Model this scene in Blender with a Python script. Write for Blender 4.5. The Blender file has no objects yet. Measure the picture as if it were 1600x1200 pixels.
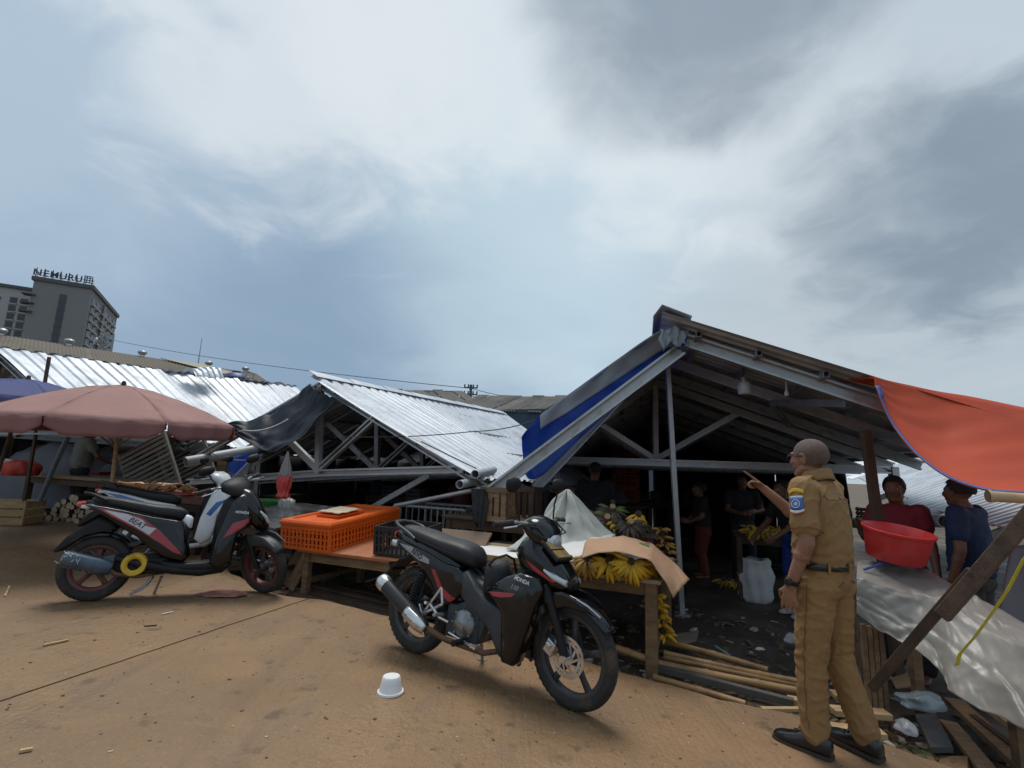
import bpy, bmesh, math, random
import numpy as np
from mathutils import Vector, Matrix, noise
random.seed(7)
SC = bpy.context.scene
COL = SC.collection
R = math.radians
V = Vector

# ------------------------------------------------------------------ camera
FPX, PITCH, ROLL, EYE = 786.0, R(9.7), R(2.2), 1.31
cam = bpy.data.cameras.new('camera')
cam.sensor_width = 36.0
cam.lens = 36.0 * FPX / 1600.0
cam.clip_start, cam.clip_end = 0.05, 5000
camo = bpy.data.objects.new('camera', cam)
COL.objects.link(camo)
_c, _s = math.cos(PITCH), math.sin(PITCH)
FW = V((0, _c, _s))
U0 = V((0, -_s, _c))
RT = V((1, 0, 0)) * math.cos(ROLL) + U0 * math.sin(ROLL)
UP = U0 * math.cos(ROLL) - V((1, 0, 0)) * math.sin(ROLL)
camo.matrix_world = Matrix(((RT.x, UP.x, -FW.x, 0), (RT.y, UP.y, -FW.y, 0), (RT.z, UP.z, -FW.z, EYE), (0, 0, 0, 1)))
SC.camera = camo

# ------------------------------------------------------------------ sky and sun
SUN_EL, SUN_AZ = R(70), R(-14)          # sun high, ahead and a little to the left, behind thin cloud
world = bpy.data.worlds.new('World')
SC.world = world
world.use_nodes = True
nt = world.node_tree
nt.nodes.clear()
def N(t, **k):
    n = nt.nodes.new(t)
    for a, b in k.items():
        if hasattr(n, a): setattr(n, a, b)
    return n
L = lambda a, b: nt.links.new(a, b)
wout = N('ShaderNodeOutputWorld'); bg = N('ShaderNodeBackground'); L(bg.outputs[0], wout.inputs[0])
bg.inputs[1].default_value = 0.1
sky = N('ShaderNodeTexSky'); sky.sky_type = 'NISHITA'; sky.sun_disc = False
sky.sun_elevation = SUN_EL; sky.sun_rotation = SUN_AZ
sky.air_density = 1.0; sky.dust_density = 3.0; sky.ozone_density = 1.5
tc = N('ShaderNodeTexCoord')
sep = N('ShaderNodeSeparateXYZ'); L(tc.outputs['Generated'], sep.inputs[0])
def M(op, a, b=None, clamp=False):
    n = N('ShaderNodeMath', operation=op, use_clamp=clamp)
    for i, q in enumerate((a, b)):
        if q is None: continue
        if isinstance(q, (int, float)): n.inputs[i].default_value = q
        else: L(q, n.inputs[i])
    return n.outputs[0]
zz = M('ADD', M('MAXIMUM', sep.outputs[2], 0.0), 0.22)
px_, py_ = M('DIVIDE', sep.outputs[0], zz), M('DIVIDE', sep.outputs[1], zz)
cmb = N('ShaderNodeCombineXYZ'); L(px_, cmb.inputs[0]); L(py_, cmb.inputs[1])
def nz(scale, detail, rough, off, dist=0.0):
    m = N('ShaderNodeMapping'); L(cmb.outputs[0], m.inputs[0]); m.inputs['Location'].default_value = off
    n = N('ShaderNodeTexNoise'); n.inputs['Scale'].default_value = scale; n.inputs['Detail'].default_value = detail
    n.inputs['Roughness'].default_value = rough; n.inputs['Distortion'].default_value = dist
    L(m.outputs[0], n.inputs['Vector']); return n.outputs[0]
def ramp(fac, stops):
    r = N('ShaderNodeValToRGB'); L(fac, r.inputs[0]); e = r.color_ramp
    while len(e.elements) < len(stops): e.elements.new(0.5)
    for el, (p, c) in zip(e.elements, stops):
        el.position = p; el.color = (*c, 1)
    return r.outputs[0]
def mixc(fac, a, b, mode='MIX'):
    m = N('ShaderNodeMix', data_type='RGBA', blend_type=mode)
    if isinstance(fac, (int, float)): m.inputs[0].default_value = fac
    else: L(fac, m.inputs[0])
    for i, q in ((6, a), (7, b)):
        if isinstance(q, tuple): m.inputs[i].default_value = (*q, 1)
        else: L(q, m.inputs[i])
    return m.outputs[2]
# broad veil of cloud over the blue, then darker and brighter banks
veil = ramp(nz(0.75, 5, 0.5, (3.1, 1.7, 0), 0.4), [(0.30, (0.80,)*3), (0.62, (0.96,)*3)])
cloudcol = ramp(nz(1.15, 6, 0.52, (7.3, 2.2, 0), 0.6), [(0.30, (1.75, 2.5, 3.45)), (0.46, (2.6, 3.45, 4.3)), (0.60, (3.6, 4.35, 4.95)), (0.74, (4.9, 5.3, 5.6))])
c1 = mixc(veil, sky.outputs[0], cloudcol)
# cloud banks standing in particular parts of the sky: direction, size, colour
def bank(prev, d, lo, hi, col, sc, off, amt, amp=0.26):
    d = V(d).normalized()
    vd = N('ShaderNodeVectorMath', operation='DOT_PRODUCT'); L(tc.outputs['Generated'], vd.inputs[0]); vd.inputs[1].default_value = d
    w = M('ADD', vd.outputs['Value'], M('MULTIPLY', M('SUBTRACT', nz(sc, 5, 0.55, off, 0.5), 0.5), amp))
    mr = N('ShaderNodeMapRange', interpolation_type='SMOOTHSTEP'); L(w, mr.inputs[0])
    mr.inputs[1].default_value = lo; mr.inputs[2].default_value = hi
    mr.inputs[3].default_value = 0; mr.inputs[4].default_value = amt
    return mixc(mr.outputs[0], prev, col)
SKYBANKS = True
def dirp(x, y):
    return FW + RT * ((x - 800) / FPX) + UP * ((600 - y) / FPX)
c1 = bank(c1, dirp(150, 330), 0.76, 1.0, (2.35, 3.05, 3.9), 1.0, (0, 3, 0), 0.75, 0.08)
c1 = bank(c1, dirp(540, 510), 0.89, 1.0, (1.6, 2.35, 3.25), 1.2, (8, 8, 0), 0.8, 0.06)
c1 = bank(c1, dirp(60, 430), 0.93, 1.0, (1.8, 2.55, 3.5), 1.2, (2, 4, 0), 0.6, 0.08)
c1 = bank(c1, dirp(60, 20), 0.90, 1.0, (3.1, 3.85, 4.6), 1.6, (6, 7, 0), 0.7, 0.15)
c1 = bank(c1, dirp(900, 300), 0.86, 1.0, (3.6, 4.5, 5.1), 1.3, (4, 2, 0), 0.85, 0.12)
c1 = bank(c1, dirp(480, 50), 0.94, 0.998, (5.0, 5.35, 5.6), 4.0, (1, 5, 0), 0.75, 0.12)
c1 = bank(c1, dirp(740, 40), 0.955, 0.995, (4.9, 5.3, 5.6), 3.6, (3, 5, 0), 0.7, 0.12)
c1 = bank(c1, dirp(1380, 520), 0.88, 1.0, (3.35, 3.8, 4.15), 1.5, (2, 8, 0), 0.8, 0.12)
c1 = bank(c1, dirp(1060, 190), 0.955, 1.0, (4.9, 5.3, 5.6), 3.0, (9, 2, 0), 0.8, 0.12)
c1 = bank(c1, dirp(1420, 130), 0.94, 1.0, (3.7, 4.2, 4.6), 2.0, (3, 9, 0), 0.7, 0.10)
c1 = bank(c1, dirp(1080, -70), 0.948, 0.992, (1.45, 1.85, 2.35), 3.0, (5, 5, 0), 0.8, 0.07)
c1 = bank(c1, dirp(1430, 340), 0.974, 1.0, (1.8, 2.25, 2.75), 4.0, (6, 1, 0), 0.75, 0.05)
c1 = bank(c1, dirp(1610, 290), 0.978, 1.0, (1.55, 2.0, 2.5), 4.0, (7, 3, 0), 0.8, 0.06)
L(c1, bg.inputs[0])

sl = bpy.data.lights.new('sun', 'SUN')
sl.energy = 1.5; sl.angle = R(28); sl.color = (1.0, 0.95, 0.88)
so = bpy.data.objects.new('sun', sl); COL.objects.link(so)
sd = V((math.sin(-SUN_AZ) * -1 * math.cos(SUN_EL), math.cos(SUN_AZ) * math.cos(SUN_EL), math.sin(SUN_EL)))
so.rotation_euler = (-sd).to_track_quat('-Z', 'Y').to_euler()
so.location = (0, 0, 40)

SC.view_settings.view_transform = 'Standard'
SC.view_settings.look = 'None'
SC.view_settings.exposure = 0.6
SC.view_settings.gamma = 1.0
SC.view_settings.use_curve_mapping = False
SC.render.engine = 'CYCLES'
SC.cycles.max_bounces = 6
SC.cycles.use_denoising = True

# ------------------------------------------------------------------ helpers
def gz(x, y=0.0):
    return -0.04 * max(-7.0, min(5.0, x))
def at(x, y, Y):
    d = dirp(x, y); return V((0, 0, EYE)) + d * (Y / d.y)
A_ = V((0.923, -0.385, 0)); B_ = V((0.385, 0.923, 0))     # along the row of sheds / into the market

class MB:
    def __init__(s): s.v = []; s.f = []; s.m = []; s.X = None; s.cm = 0
    def add(s, vs, fs):
        o = len(s.v)
        s.v += [(s.X @ V(p)) if s.X is not None else V(p) for p in vs]
        s.f += [tuple(i + o for i in q) for q in fs]; s.m += [s.cm] * len(fs); return s
    def box(s, c, d, rot=None):
        c = V(c); h = V(d) / 2; vs = []
        for i in (-1, 1):
            for j in (-1, 1):
                for k in (-1, 1):
                    p = V((h.x * i, h.y * j, h.z * k))
                    vs.append(c + (rot @ p if rot is not None else p))
        return s.add(vs, [(0, 1, 3, 2), (4, 6, 7, 5), (0, 4, 5, 1), (2, 3, 7, 6), (0, 2, 6, 4), (1, 5, 7, 3)])
    def beam(s, a, b, w, h, up=(0, 0, 1)):
        a, b = V(a), V(b); d = (b - a).normalized(); u = V(up)
        x = d.cross(u)
        if x.length < 1e-4: x = d.cross(V((1, 0, 0)))
        x.normalize(); z = x.cross(d)
        vs = [p + x * (w / 2 * i) + z * (h / 2 * j) for p in (a, b) for i, j in ((-1, -1), (1, -1), (1, 1), (-1, 1))]
        return s.add(vs, [(0, 1, 2, 3), (7, 6, 5, 4), (0, 4, 5, 1), (1, 5, 6, 2), (2, 6, 7, 3), (3, 7, 4, 0)])
    def channel(s, a, b, w, h, t=0.006, up=(0, 0, 1), flip=1):
        # light gauge C section: web plus two flanges
        a, b = V(a), V(b); d = (b - a).normalized(); x = d.cross(V(up))
        if x.length < 1e-4: x = d.cross(V((1, 0, 0)))
        x.normalize(); z = x.cross(d)
        s.beam(a - x * (w / 2 * flip), b - x * (w / 2 * flip), t, h, up)
        for k in (-1, 1):
            o = z * (k * (h / 2 - t / 2)) + x * (t * flip * .5)
            s.beam(a + o, b + o, w - t, t, up)
            o2 = z * (k * (h / 2 - .012)) + x * (w / 2 * flip)
            s.beam(a + o2, b + o2, t, .022, up)
        return s
    def tube(s, pts, r, n=8, cap=True):
        pts = [V(p) for p in pts]; m = len(pts)
        rs = r if isinstance(r, (list, tuple)) else [r] * m
        vs = []; up = None
        for i, p in enumerate(pts):
            d = (pts[min(i + 1, m - 1)] - pts[max(i - 1, 0)]).normalized()
            if up is None:
                up = V((0, 0, 1)) if abs(d.z) < .9 else V((1, 0, 0))
            x = d.cross(up)
            if x.length < 1e-4: x = d.cross(V((0, 1, 0)))
            x.normalize(); up = x.cross(d)
            for k in range(n):
                a = 2 * math.pi * k / n
                vs.append(p + (x * math.cos(a) + up * math.sin(a)) * rs[i])
        fs = []
        for i in range(m - 1):
            for k in range(n):
                k2 = (k + 1) % n
                fs.append((i * n + k, i * n + k2, (i + 1) * n + k2, (i + 1) * n + k))
        if cap:
            fs.append(tuple(range(n - 1, -1, -1))); fs.append(tuple((m - 1) * n + k for k in range(n)))
        return s.add(vs, fs)
    def lathe(s, prof, c=(0, 0, 0), axis=(0, 0, 1), n=24, a0=0, a1=2 * math.pi):
        ax = V(axis).normalized(); x = ax.orthogonal().normalized(); y = ax.cross(x); c = V(c)
        full = abs(a1 - a0 - 2 * math.pi) < 1e-6; nn = n if full else n + 1; m = len(prof); vs = []; fs = []
        for k in range(nn):
            a = a0 + (a1 - a0) * k / n
            for r, h in prof: vs.append(c + ax * h + (x * math.cos(a) + y * math.sin(a)) * r)
        for k in range(n):
            k2 = (k + 1) % nn
            for i in range(m - 1): fs.append((k * m + i, k2 * m + i, k2 * m + i + 1, k * m + i + 1))
        return s.add(vs, fs)
    def loft(s, secs, cap=True):
        n = len(secs[0]); vs = [p for q in secs for p in q]; fs = []
        for i in range(len(secs) - 1):
            for k in range(n):
                k2 = (k + 1) % n
                fs.append((i * n + k, i * n + k2, (i + 1) * n + k2, (i + 1) * n + k))
        if cap:
            fs.append(tuple(range(n - 1, -1, -1))); fs.append(tuple((len(secs) - 1) * n + k for k in range(n)))
        return s.add(vs, fs)
    def loftx(s, secs, n=18, e=2.6, cap=True):
        # superellipse sections along x: (x, zc, hz, hy[, yc])
        out = []
        for q in secs:
            x, zc, hz, hy = q[:4]; yc = q[4] if len(q) > 4 else 0
            ring = []
            for k in range(n):
                a = 2 * math.pi * k / n; ca, sa = math.cos(a), math.sin(a)
                ring.append(V((x, yc + hy * math.copysign(abs(ca) ** (2 / e), ca), zc + hz * math.copysign(abs(sa) ** (2 / e), sa))))
            out.append(ring)
        return s.loft(out, cap)
    def grid(s, fn, nu, nv):
        vs = [fn(i / nu, j / nv) for i in range(nu + 1) for j in range(nv + 1)]
        fs = [(i * (nv + 1) + j, (i + 1) * (nv + 1) + j, (i + 1) * (nv + 1) + j + 1, i * (nv + 1) + j + 1) for i in range(nu) for j in range(nv)]
        return s.add(vs, fs)
    def pillow(s, outline, y0, y1, ins=0.85, mp=None):
        # outline in (x, z); skirt at y0, face inset and pushed to y1
        n = len(outline); cx = sum(p[0] for p in outline) / n; cz = sum(p[1] for p in outline) / n
        mp = mp or (lambda x, y, z: (x, y, z))
        def ringv(k, y): return [V(mp(cx + (p[0] - cx) * k, y, cz + (p[1] - cz) * k)) for p in outline]
        ks = [(1, 0), (1, .42), (.965, .72), ((1 + ins) / 2 - .01, .90), (ins * .82, .97), (ins * .5, 1.02)]
        vs = []
        for k_, f_ in ks: vs += ringv(k_, y0 + (y1 - y0) * f_)
        fs = []
        for a in range(len(ks) - 1):
            for k in range(n):
                q = (k + 1) % n; fs.append((a * n + k, a * n + q, (a + 1) * n + q, (a + 1) * n + k))
        m_ = len(ks) - 1; vs.append(V(mp(cx, y0 + (y1 - y0) * 1.04, cz)))
        fs += [(m_ * n + k, m_ * n + (k + 1) % n, len(vs) - 1) for k in range(n)]; fs.append(tuple(range(n - 1, -1, -1)))
        return s.add(vs, fs)
    def ball(s, c, r, n=12, sc=(1, 1, 1), rot=None):
        c = V(c); vs = []; fs = []; m = n // 2
        for i in range(m + 1):
            t = math.pi * i / m
            for k in range(n):
                a = 2 * math.pi * k / n
                p = V((math.sin(t) * math.cos(a) * sc[0], math.sin(t) * math.sin(a) * sc[1], math.cos(t) * sc[2])) * r
                vs.append(c + (rot @ p if rot is not None else p))
        for i in range(m):
            for k in range(n):
                q = (k + 1) % n; fs.append((i * n + k, (i + 1) * n + k, (i + 1) * n + q, i * n + q))
        return s.add(vs, fs)
    def capsule(s, a, ra, b, rb, n=12):
        a, b = V(a), V(b); d = b - a; Ld = d.length
        if Ld < 1e-5: return s.ball(a, max(ra, rb), n)
        d.normalize(); x = d.orthogonal().normalized(); y = d.cross(x); prof = []
        for i in range(5):
            t = math.pi / 2 * i / 4; prof.append((ra * math.sin(t) + 1e-5, -ra * math.cos(t)))
        for i in range(5):
            t = math.pi / 2 * i / 4; prof.append((rb * math.cos(t) + 1e-5, Ld + rb * math.sin(t)))
        m = len(prof); vs = []; fs = []
        for k in range(n):
            an = 2 * math.pi * k / n
            for r, h in prof: vs.append(a + d * h + (x * math.cos(an) + y * math.sin(an)) * r)
        for k in range(n):
            q = (k + 1) % n
            for i in range(m - 1): fs.append((k * m + i, q * m + i, q * m + i + 1, k * m + i + 1))
        fs.append(tuple(k * m for k in range(n - 1, -1, -1))); fs.append(tuple(k * m + m - 1 for k in range(n)))
        return s.add(vs, fs)
    def mesh(s, name, off=None):
        me = bpy.data.meshes.new(name)
        o = V(off) if off is not None else V((0, 0, 0))
        me.from_pydata([tuple(p - o) for p in s.v], [], s.f)
        return me
    def build(s, name, mats, parent=None, off=None, smooth=None, bevel=0, solid=0, sub=0, recalc=True):
        me = s.mesh(name, off)
        if not isinstance(mats, (list, tuple)): mats = [mats]
        for m in mats: me.materials.append(m)
        if len(mats) > 1: me.polygons.foreach_set('material_index', s.m)
        if recalc:
            bm = bmesh.new(); bm.from_mesh(me)
            bmesh.ops.recalc_face_normals(bm, faces=bm.faces)
            bm.to_mesh(me); bm.free()
        return link(me, name, parent, smooth, bevel, solid, sub)
def link(me, name, parent=None, smooth=None, bevel=0, solid=0, sub=0):
    if smooth is not None:
        me.polygons.foreach_set('use_smooth', [True] * len(me.polygons))
        if smooth < 179: me.set_sharp_from_angle(angle=R(smooth))
    me.update()
    o = bpy.data.objects.new(name, me); COL.objects.link(o)
    if parent is not None: o.parent = parent
    if solid:
        m = o.modifiers.new('thickness', 'SOLIDIFY'); m.thickness = solid; m.offset = 0
    if bevel:
        m = o.modifiers.new('bevel', 'BEVEL'); m.width = bevel; m.segments = 2; m.limit_method = 'ANGLE'; m.angle_limit = R(40)
    if sub:
        m = o.modifiers.new('sub', 'SUBSURF'); m.levels = sub; m.render_levels = sub
    return o
def tag(o, label=None, cat=None, group=None, kind=None):
    if label: o['label'] = label
    if cat: o['category'] = cat
    if group: o['group'] = group
    if kind: o['kind'] = kind
    return o
def thing(name, label, cat, loc=(0, 0, 0), rz=0.0, group=None, rot=None):
    o = bpy.data.objects.new(name, None); COL.objects.link(o)
    o.location = loc; o.rotation_euler = rot or (0, 0, rz); o.empty_display_size = .1
    return tag(o, label, cat, group)
def copy_tree(o, parent=None):
    c = o.copy(); COL.objects.link(c)
    if parent is not None: c.parent = parent
    for ch in list(o.children): copy_tree(ch, c)
    return c
def share(o, name=None, parent=None):
    c = o.copy(); COL.objects.link(c); c.parent = parent; return c

# ------------------------------------------------------------------ materials
MATS = {}
def mat(name, col, rough=.6, metal=0.0, var=.18, scale=5.0, bump=0.0, bscale=30.0, dirt=None, trans=0.0, spec=.5, coat=0.0, rnd=0.0, alpha=1.0, sub=0.0, two=None, stretch=None, rvar=0.1):
    """noise-varied principled material; dirt = (colour, amount, scale); two = second base colour mixed by noise"""
    if name in MATS: return MATS[name]
    m = bpy.data.materials.new(name); m.use_nodes = True; t = m.node_tree; nd = t.nodes; ln = t.links.new
    b = nd['Principled BSDF']
    tcn = nd.new('ShaderNodeTexCoord'); vec = tcn.outputs['Object']
    if stretch:
        mp = nd.new('ShaderNodeMapping'); ln(vec, mp.inputs[0]); mp.inputs['Scale'].default_value = stretch; vec = mp.outputs[0]
    if rnd:
        oi = nd.new('ShaderNodeObjectInfo'); va = nd.new('ShaderNodeVectorMath'); va.operation = 'ADD'
        mu = nd.new('ShaderNodeMath'); mu.operation = 'MULTIPLY'; mu.inputs[1].default_value = 37.0; ln(oi.outputs['Random'], mu.inputs[0])
        ln(vec, va.inputs[0]); ln(mu.outputs[0], va.inputs[1]); vec = va.outputs[0]
    def noise_(sc, det=6, ro=.6):
        n = nd.new('ShaderNodeTexNoise'); n.inputs['Scale'].default_value = sc; n.inputs['Detail'].default_value = det; n.inputs['Roughness'].default_value = ro
        ln(vec, n.inputs['Vector']); return n.outputs[0]
    def mr(src, a, b_, c, d):
        n = nd.new('ShaderNodeMapRange'); ln(src, n.inputs[0])
        for i, q in enumerate((a, b_, c, d)): n.inputs[i + 1].default_value = q
        return n.outputs[0]
    def mx(fac, a, b_, mode='MIX'):
        n = nd.new('ShaderNodeMix'); n.data_type = 'RGBA'; n.blend_type = mode
        if isinstance(fac, float): n.inputs[0].default_value = fac
        else: ln(fac, n.inputs[0])
        for i, q in ((6, a), (7, b_)):
            if isinstance(q, tuple): n.inputs[i].default_value = (*q, 1)
            else: ln(q, n.inputs[i])
        return n.outputs[2]
    n1 = noise_(scale)
    c2 = two or tuple(min(1, q * (1 + var)) for q in col); c1_ = col if two else tuple(q * (1 - var) for q in col)
    cc = mx(mr(n1, .32, .68, 0, 1), c1_, c2)
    if dirt:
        dn = noise_(dirt[2], 8, .65)
        am = dirt[1]
        cc = mx(mr(dn, .62 - am * .35, .80 - am * .25, 0, min(1.0, .5 + am)), cc, dirt[0])
    if rnd:
        hv = nd.new('ShaderNodeHueSaturation'); ln(cc, hv.inputs['Color'])
        mm = mr(oi.outputs['Random'], 0, 1, 1 - rnd, 1 + rnd); ln(mm, hv.inputs['Value']); cc = hv.outputs[0]
    ln(cc, b.inputs['Base Color'])
    ln(mr(n1, .3, .7, max(0.02, rough - rvar), min(1, rough + rvar)), b.inputs['Roughness'])
    b.inputs['Metallic'].default_value = metal; b.inputs['Specular IOR Level'].default_value = spec
    b.inputs['Coat Weight'].default_value = coat; b.inputs['Transmission Weight'].default_value = trans; b.inputs['Alpha'].default_value = alpha
    if sub: b.inputs['Subsurface Weight'].default_value = sub; b.inputs['Subsurface Scale'].default_value = .01
    if bump:
        bn = nd.new('ShaderNodeBump'); bn.inputs['Strength'].default_value = bump; bn.inputs['Distance'].default_value = .02
        ln(noise_(bscale, 5), bn.inputs['Height']); ln(bn.outputs[0], b.inputs['Normal'])
    MATS[name] = m; return m
def leaky(m, col, w):
    """thin cloth or plastic film: let part of the light through"""
    t = m.node_tree; b = t.nodes['Principled BSDF']; o = [n for n in t.nodes if n.type == 'OUTPUT_MATERIAL'][0]
    tr = t.nodes.new('ShaderNodeBsdfTranslucent'); tr.inputs[0].default_value = (*col, 1)
    mx = t.nodes.new('ShaderNodeMixShader'); mx.inputs[0].default_value = w
    t.links.new(b.outputs[0], mx.inputs[1]); t.links.new(tr.outputs[0], mx.inputs[2]); t.links.new(mx.outputs[0], o.inputs[0]); return m
MUD = (.16, .095, .045)
galv = mat('galvanised_sheet', (.52, .55, .59), .42, .40, .12, 3, .05, 60, dirt=((.34, .32, .29), .26, 2.2), rnd=.05)
galvold = mat('weathered_sheet', (.42, .44, .46), .5, .4, .15, 3, .05, 40, dirt=((.22, .20, .18), .3, 2.0), rnd=.08)
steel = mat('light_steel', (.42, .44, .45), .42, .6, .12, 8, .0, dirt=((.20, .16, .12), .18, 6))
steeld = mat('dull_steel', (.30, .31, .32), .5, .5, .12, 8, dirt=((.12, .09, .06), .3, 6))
pvc = mat('grey_pipe', (.40, .41, .42), .45, 0, .1, 6, dirt=(MUD, .1, 8))
wood = mat('raw_timber', (.20, .12, .06), .75, 0, .3, 5, .25, 60, dirt=((.06, .035, .02), .35, 3), rnd=.25, stretch=(1, 4, 4))
woodlt = mat('pale_timber', (.42, .28, .14), .75, 0, .25, 5, .25, 60, dirt=((.16, .10, .05), .25, 4), rnd=.2, stretch=(1, 4, 4))
wooddk = mat('dark_timber', (.075, .045, .028), .8, 0, .3, 5, .25, 60, dirt=((.03, .02, .012), .3, 4), rnd=.25)
bamboo = mat('bamboo', (.34, .19, .075), .5, 0, .25, 4, .1, 60, dirt=((.12, .06, .025), .35, 5), rnd=.25)
rubber = mat('tyre_rubber', (.022, .021, .020), .75, 0, .25, 12, .15, 80, dirt=((.11, .07, .04), .28, 9))
blackp = mat('black_paint', (.006, .006, .007), .16, 0, .2, 4, coat=.25, spec=.4, dirt=((.05, .04, .03), .06, 9))
blackpl = mat('black_plastic', (.012, .012, .013), .5, 0, .2, 9, .04, 120, spec=.25, dirt=((.07, .05, .035), .12, 6))
greypl = mat('grey_plastic', (.042, .046, .050), .45, 0, .15, 9, spec=.35, dirt=((.12, .09, .06), .15, 6))
vinyl = mat('seat_vinyl', (.017, .017, .019), .48, 0, .25, 14, .12, 160, spec=.35, dirt=((.10, .085, .065), .14, 7))
chrome = mat('bright_metal', (.62, .62, .62), .28, .9, .1, 12, dirt=((.18, .12, .07), .22, 10))
alloy = mat('dark_alloy', (.05, .052, .056), .42, .4, .2, 12, dirt=((.13, .09, .055), .3, 9))
rust = mat('rusty_pipe', (.13, .075, .045), .7, .4, .3, 14, .1, 60)
redpaint = mat('red_paint', (.33, .022, .03), .3, 0, .1, 5, coat=.4)
whitep = mat('white_paint', (.68, .70, .72), .3, 0, .08, 4, coat=.4, dirt=((.30, .22, .15), .12, 7))
bluep = mat('blue_paint', (.03, .12, .36), .3, 0, .1, 5, coat=.4)
glassd = mat('dark_glass', (.03, .035, .045), .12, 0, .1, 3)
lens = mat('lamp_lens', (.55, .58, .6), .08, .3, .1, 8, coat=.8)
redlens = mat('red_lens', (.4, .02, .02), .12, 0, .1, 8, coat=.8)
# ------------------------------------------------------------------ ground
soil = mat('market_mud', (.045, .032, .022), .7, 0, .35, 1.3, .6, 9, dirt=((.15, .115, .085), .42, .9), rvar=.3)
gsoil = mat('far_ground', (.12, .09, .06), .9, 0, .2, .1)
g = MB(); g.grid(lambda u, v: V((-900 + 1800 * u, -300 + 2300 * v, -.55)), 6, 6)
tag(g.build('ground', gsoil), kind='structure')

def road_material():
    m = mat('muddy_concrete', (.232, .138, .066), .62, 0, .16, .55, .6, 34, dirt=((.20, .13, .075), .35, .9), rvar=.2)
    t = m.node_tree; nd = t.nodes; ln = t.links.new; b = nd['Principled BSDF']
    src = b.inputs['Base Color'].links[0].from_socket
    tcn = nd.new('ShaderNodeTexCoord')
    # orange mud smeared over the slab, dark wet spots and footprints, combed grooves running into the market
    def nse(sc, det, vec=None, dist=0.0):
        n = nd.new('ShaderNodeTexNoise'); n.inputs['Scale'].default_value = sc; n.inputs['Detail'].default_value = det; n.inputs['Distortion'].default_value = dist
        ln(vec or tcn.outputs['Object'], n.inputs['Vector']); return n.outputs[0]
    def mrg(s, a, b_, c, d):
        n = nd.new('ShaderNodeMapRange'); ln(s, n.inputs[0])
        for i, q in enumerate((a, b_, c, d)): n.inputs[i + 1].default_value = q
        return n.outputs[0]
    def mixn(f, a, col):
        n = nd.new('ShaderNodeMix'); n.data_type = 'RGBA'; ln(f, n.inputs[0]); ln(a, n.inputs[6]); n.inputs[7].default_value = (*col, 1); return n.outputs[2]
    c = mixn(mrg(nse(.33, 6, None, .6), .47, .68, 0, .8), src, (.27, .138, .052))
    c = mixn(mrg(nse(1.7, 8), .53, .75, 0, .55), c, (.20, .130, .074))
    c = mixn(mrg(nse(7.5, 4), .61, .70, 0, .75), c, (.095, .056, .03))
    c = mixn(mrg(nse(22, 3), .63, .72, 0, .5), c, (.14, .085, .046))
    c = mixn(mrg(nse(3.1, 7, None, 1.2), .56, .66, 0, .6), c, (.19, .118, .064))
    c = mixn(mrg(nse(1.1, 9, None, 1.5), .55, .62, 0, .45), c, (.29, .165, .074))
    c = mixn(mrg(nse(60, 3), .60, .80, 0, .6), c, (.36, .24, .135))
    c = mixn(mrg(nse(130, 2), .58, .74, 0, .6), c, (.10, .06, .033))
    mp = nd.new('ShaderNodeMapping'); ln(tcn.outputs['Object'], mp.inputs[0]); mp.inputs['Rotation'].default_value = (0, 0, R(17)); mp.inputs['Scale'].default_value = (24, .45, 1)
    gr = nse(1.6, 4, mp.outputs[0])
    c = mixn(mrg(gr, .55, .8, 0, .4), c, (.19, .118, .064))
    mp2 = nd.new('ShaderNodeMapping'); ln(tcn.outputs['Object'], mp2.inputs[0]); mp2.inputs['Rotation'].default_value = (0, 0, R(-66)); mp2.inputs['Scale'].default_value = (2.2, .22, 1)
    c = mixn(mrg(nse(1.3, 5, mp2.outputs[0], .8), .54, .66, 0, .42), c, (.15, .092, .05))
    ln(c, b.inputs['Base Color'])
    bp = b.inputs['Normal'].links[0].from_node
    bn = nd.new('ShaderNodeBump'); bn.inputs['Strength'].default_value = .35; bn.inputs['Distance'].default_value = .02
    ln(gr, bn.inputs['Height']); ln(bp.outputs[0], bn.inputs['Normal'])
    bn2 = nd.new('ShaderNodeBump'); bn2.inputs['Strength'].default_value = .5; bn2.inputs['Distance'].default_value = .03
    ln(nse(7.5, 4), bn2.inputs['Height']); ln(bn.outputs[0], bn2.inputs['Normal']); ln(bn2.outputs[0], b.inputs['Normal'])
    ln(mrg(nse(.8, 5), .35, .65, .42, .8), b.inputs['Roughness'])
    return m
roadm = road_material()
EDGE = [(-60, 14), (-14, 10.6), (-9, 9.2), (-5.5, 8.3), (-4.2, 7.3), (-2.9, 5.6), (-2.12, 4.98), (-1.55, 4.85), (-1.0, 4.6), (.1, 4.2), (.75, 3.82), (1.39, 3.42), (1.87, 3.26), (2.3, 2.80), (3.2, 2.15), (6, .6), (14, -3.5)]
def edge_y(x):
    for (a, b), (c, d) in zip(EDGE, EDGE[1:]):
        if a <= x <= c: y = b + (d - b) * (x - a) / (c - a); break
    else: y = EDGE[-1][1]
    return y + .05 * noise.noise(V((x * 2.1, 3.3, 0))) + .035 * noise.noise(V((x * 7, 1.3, 0)))
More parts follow.
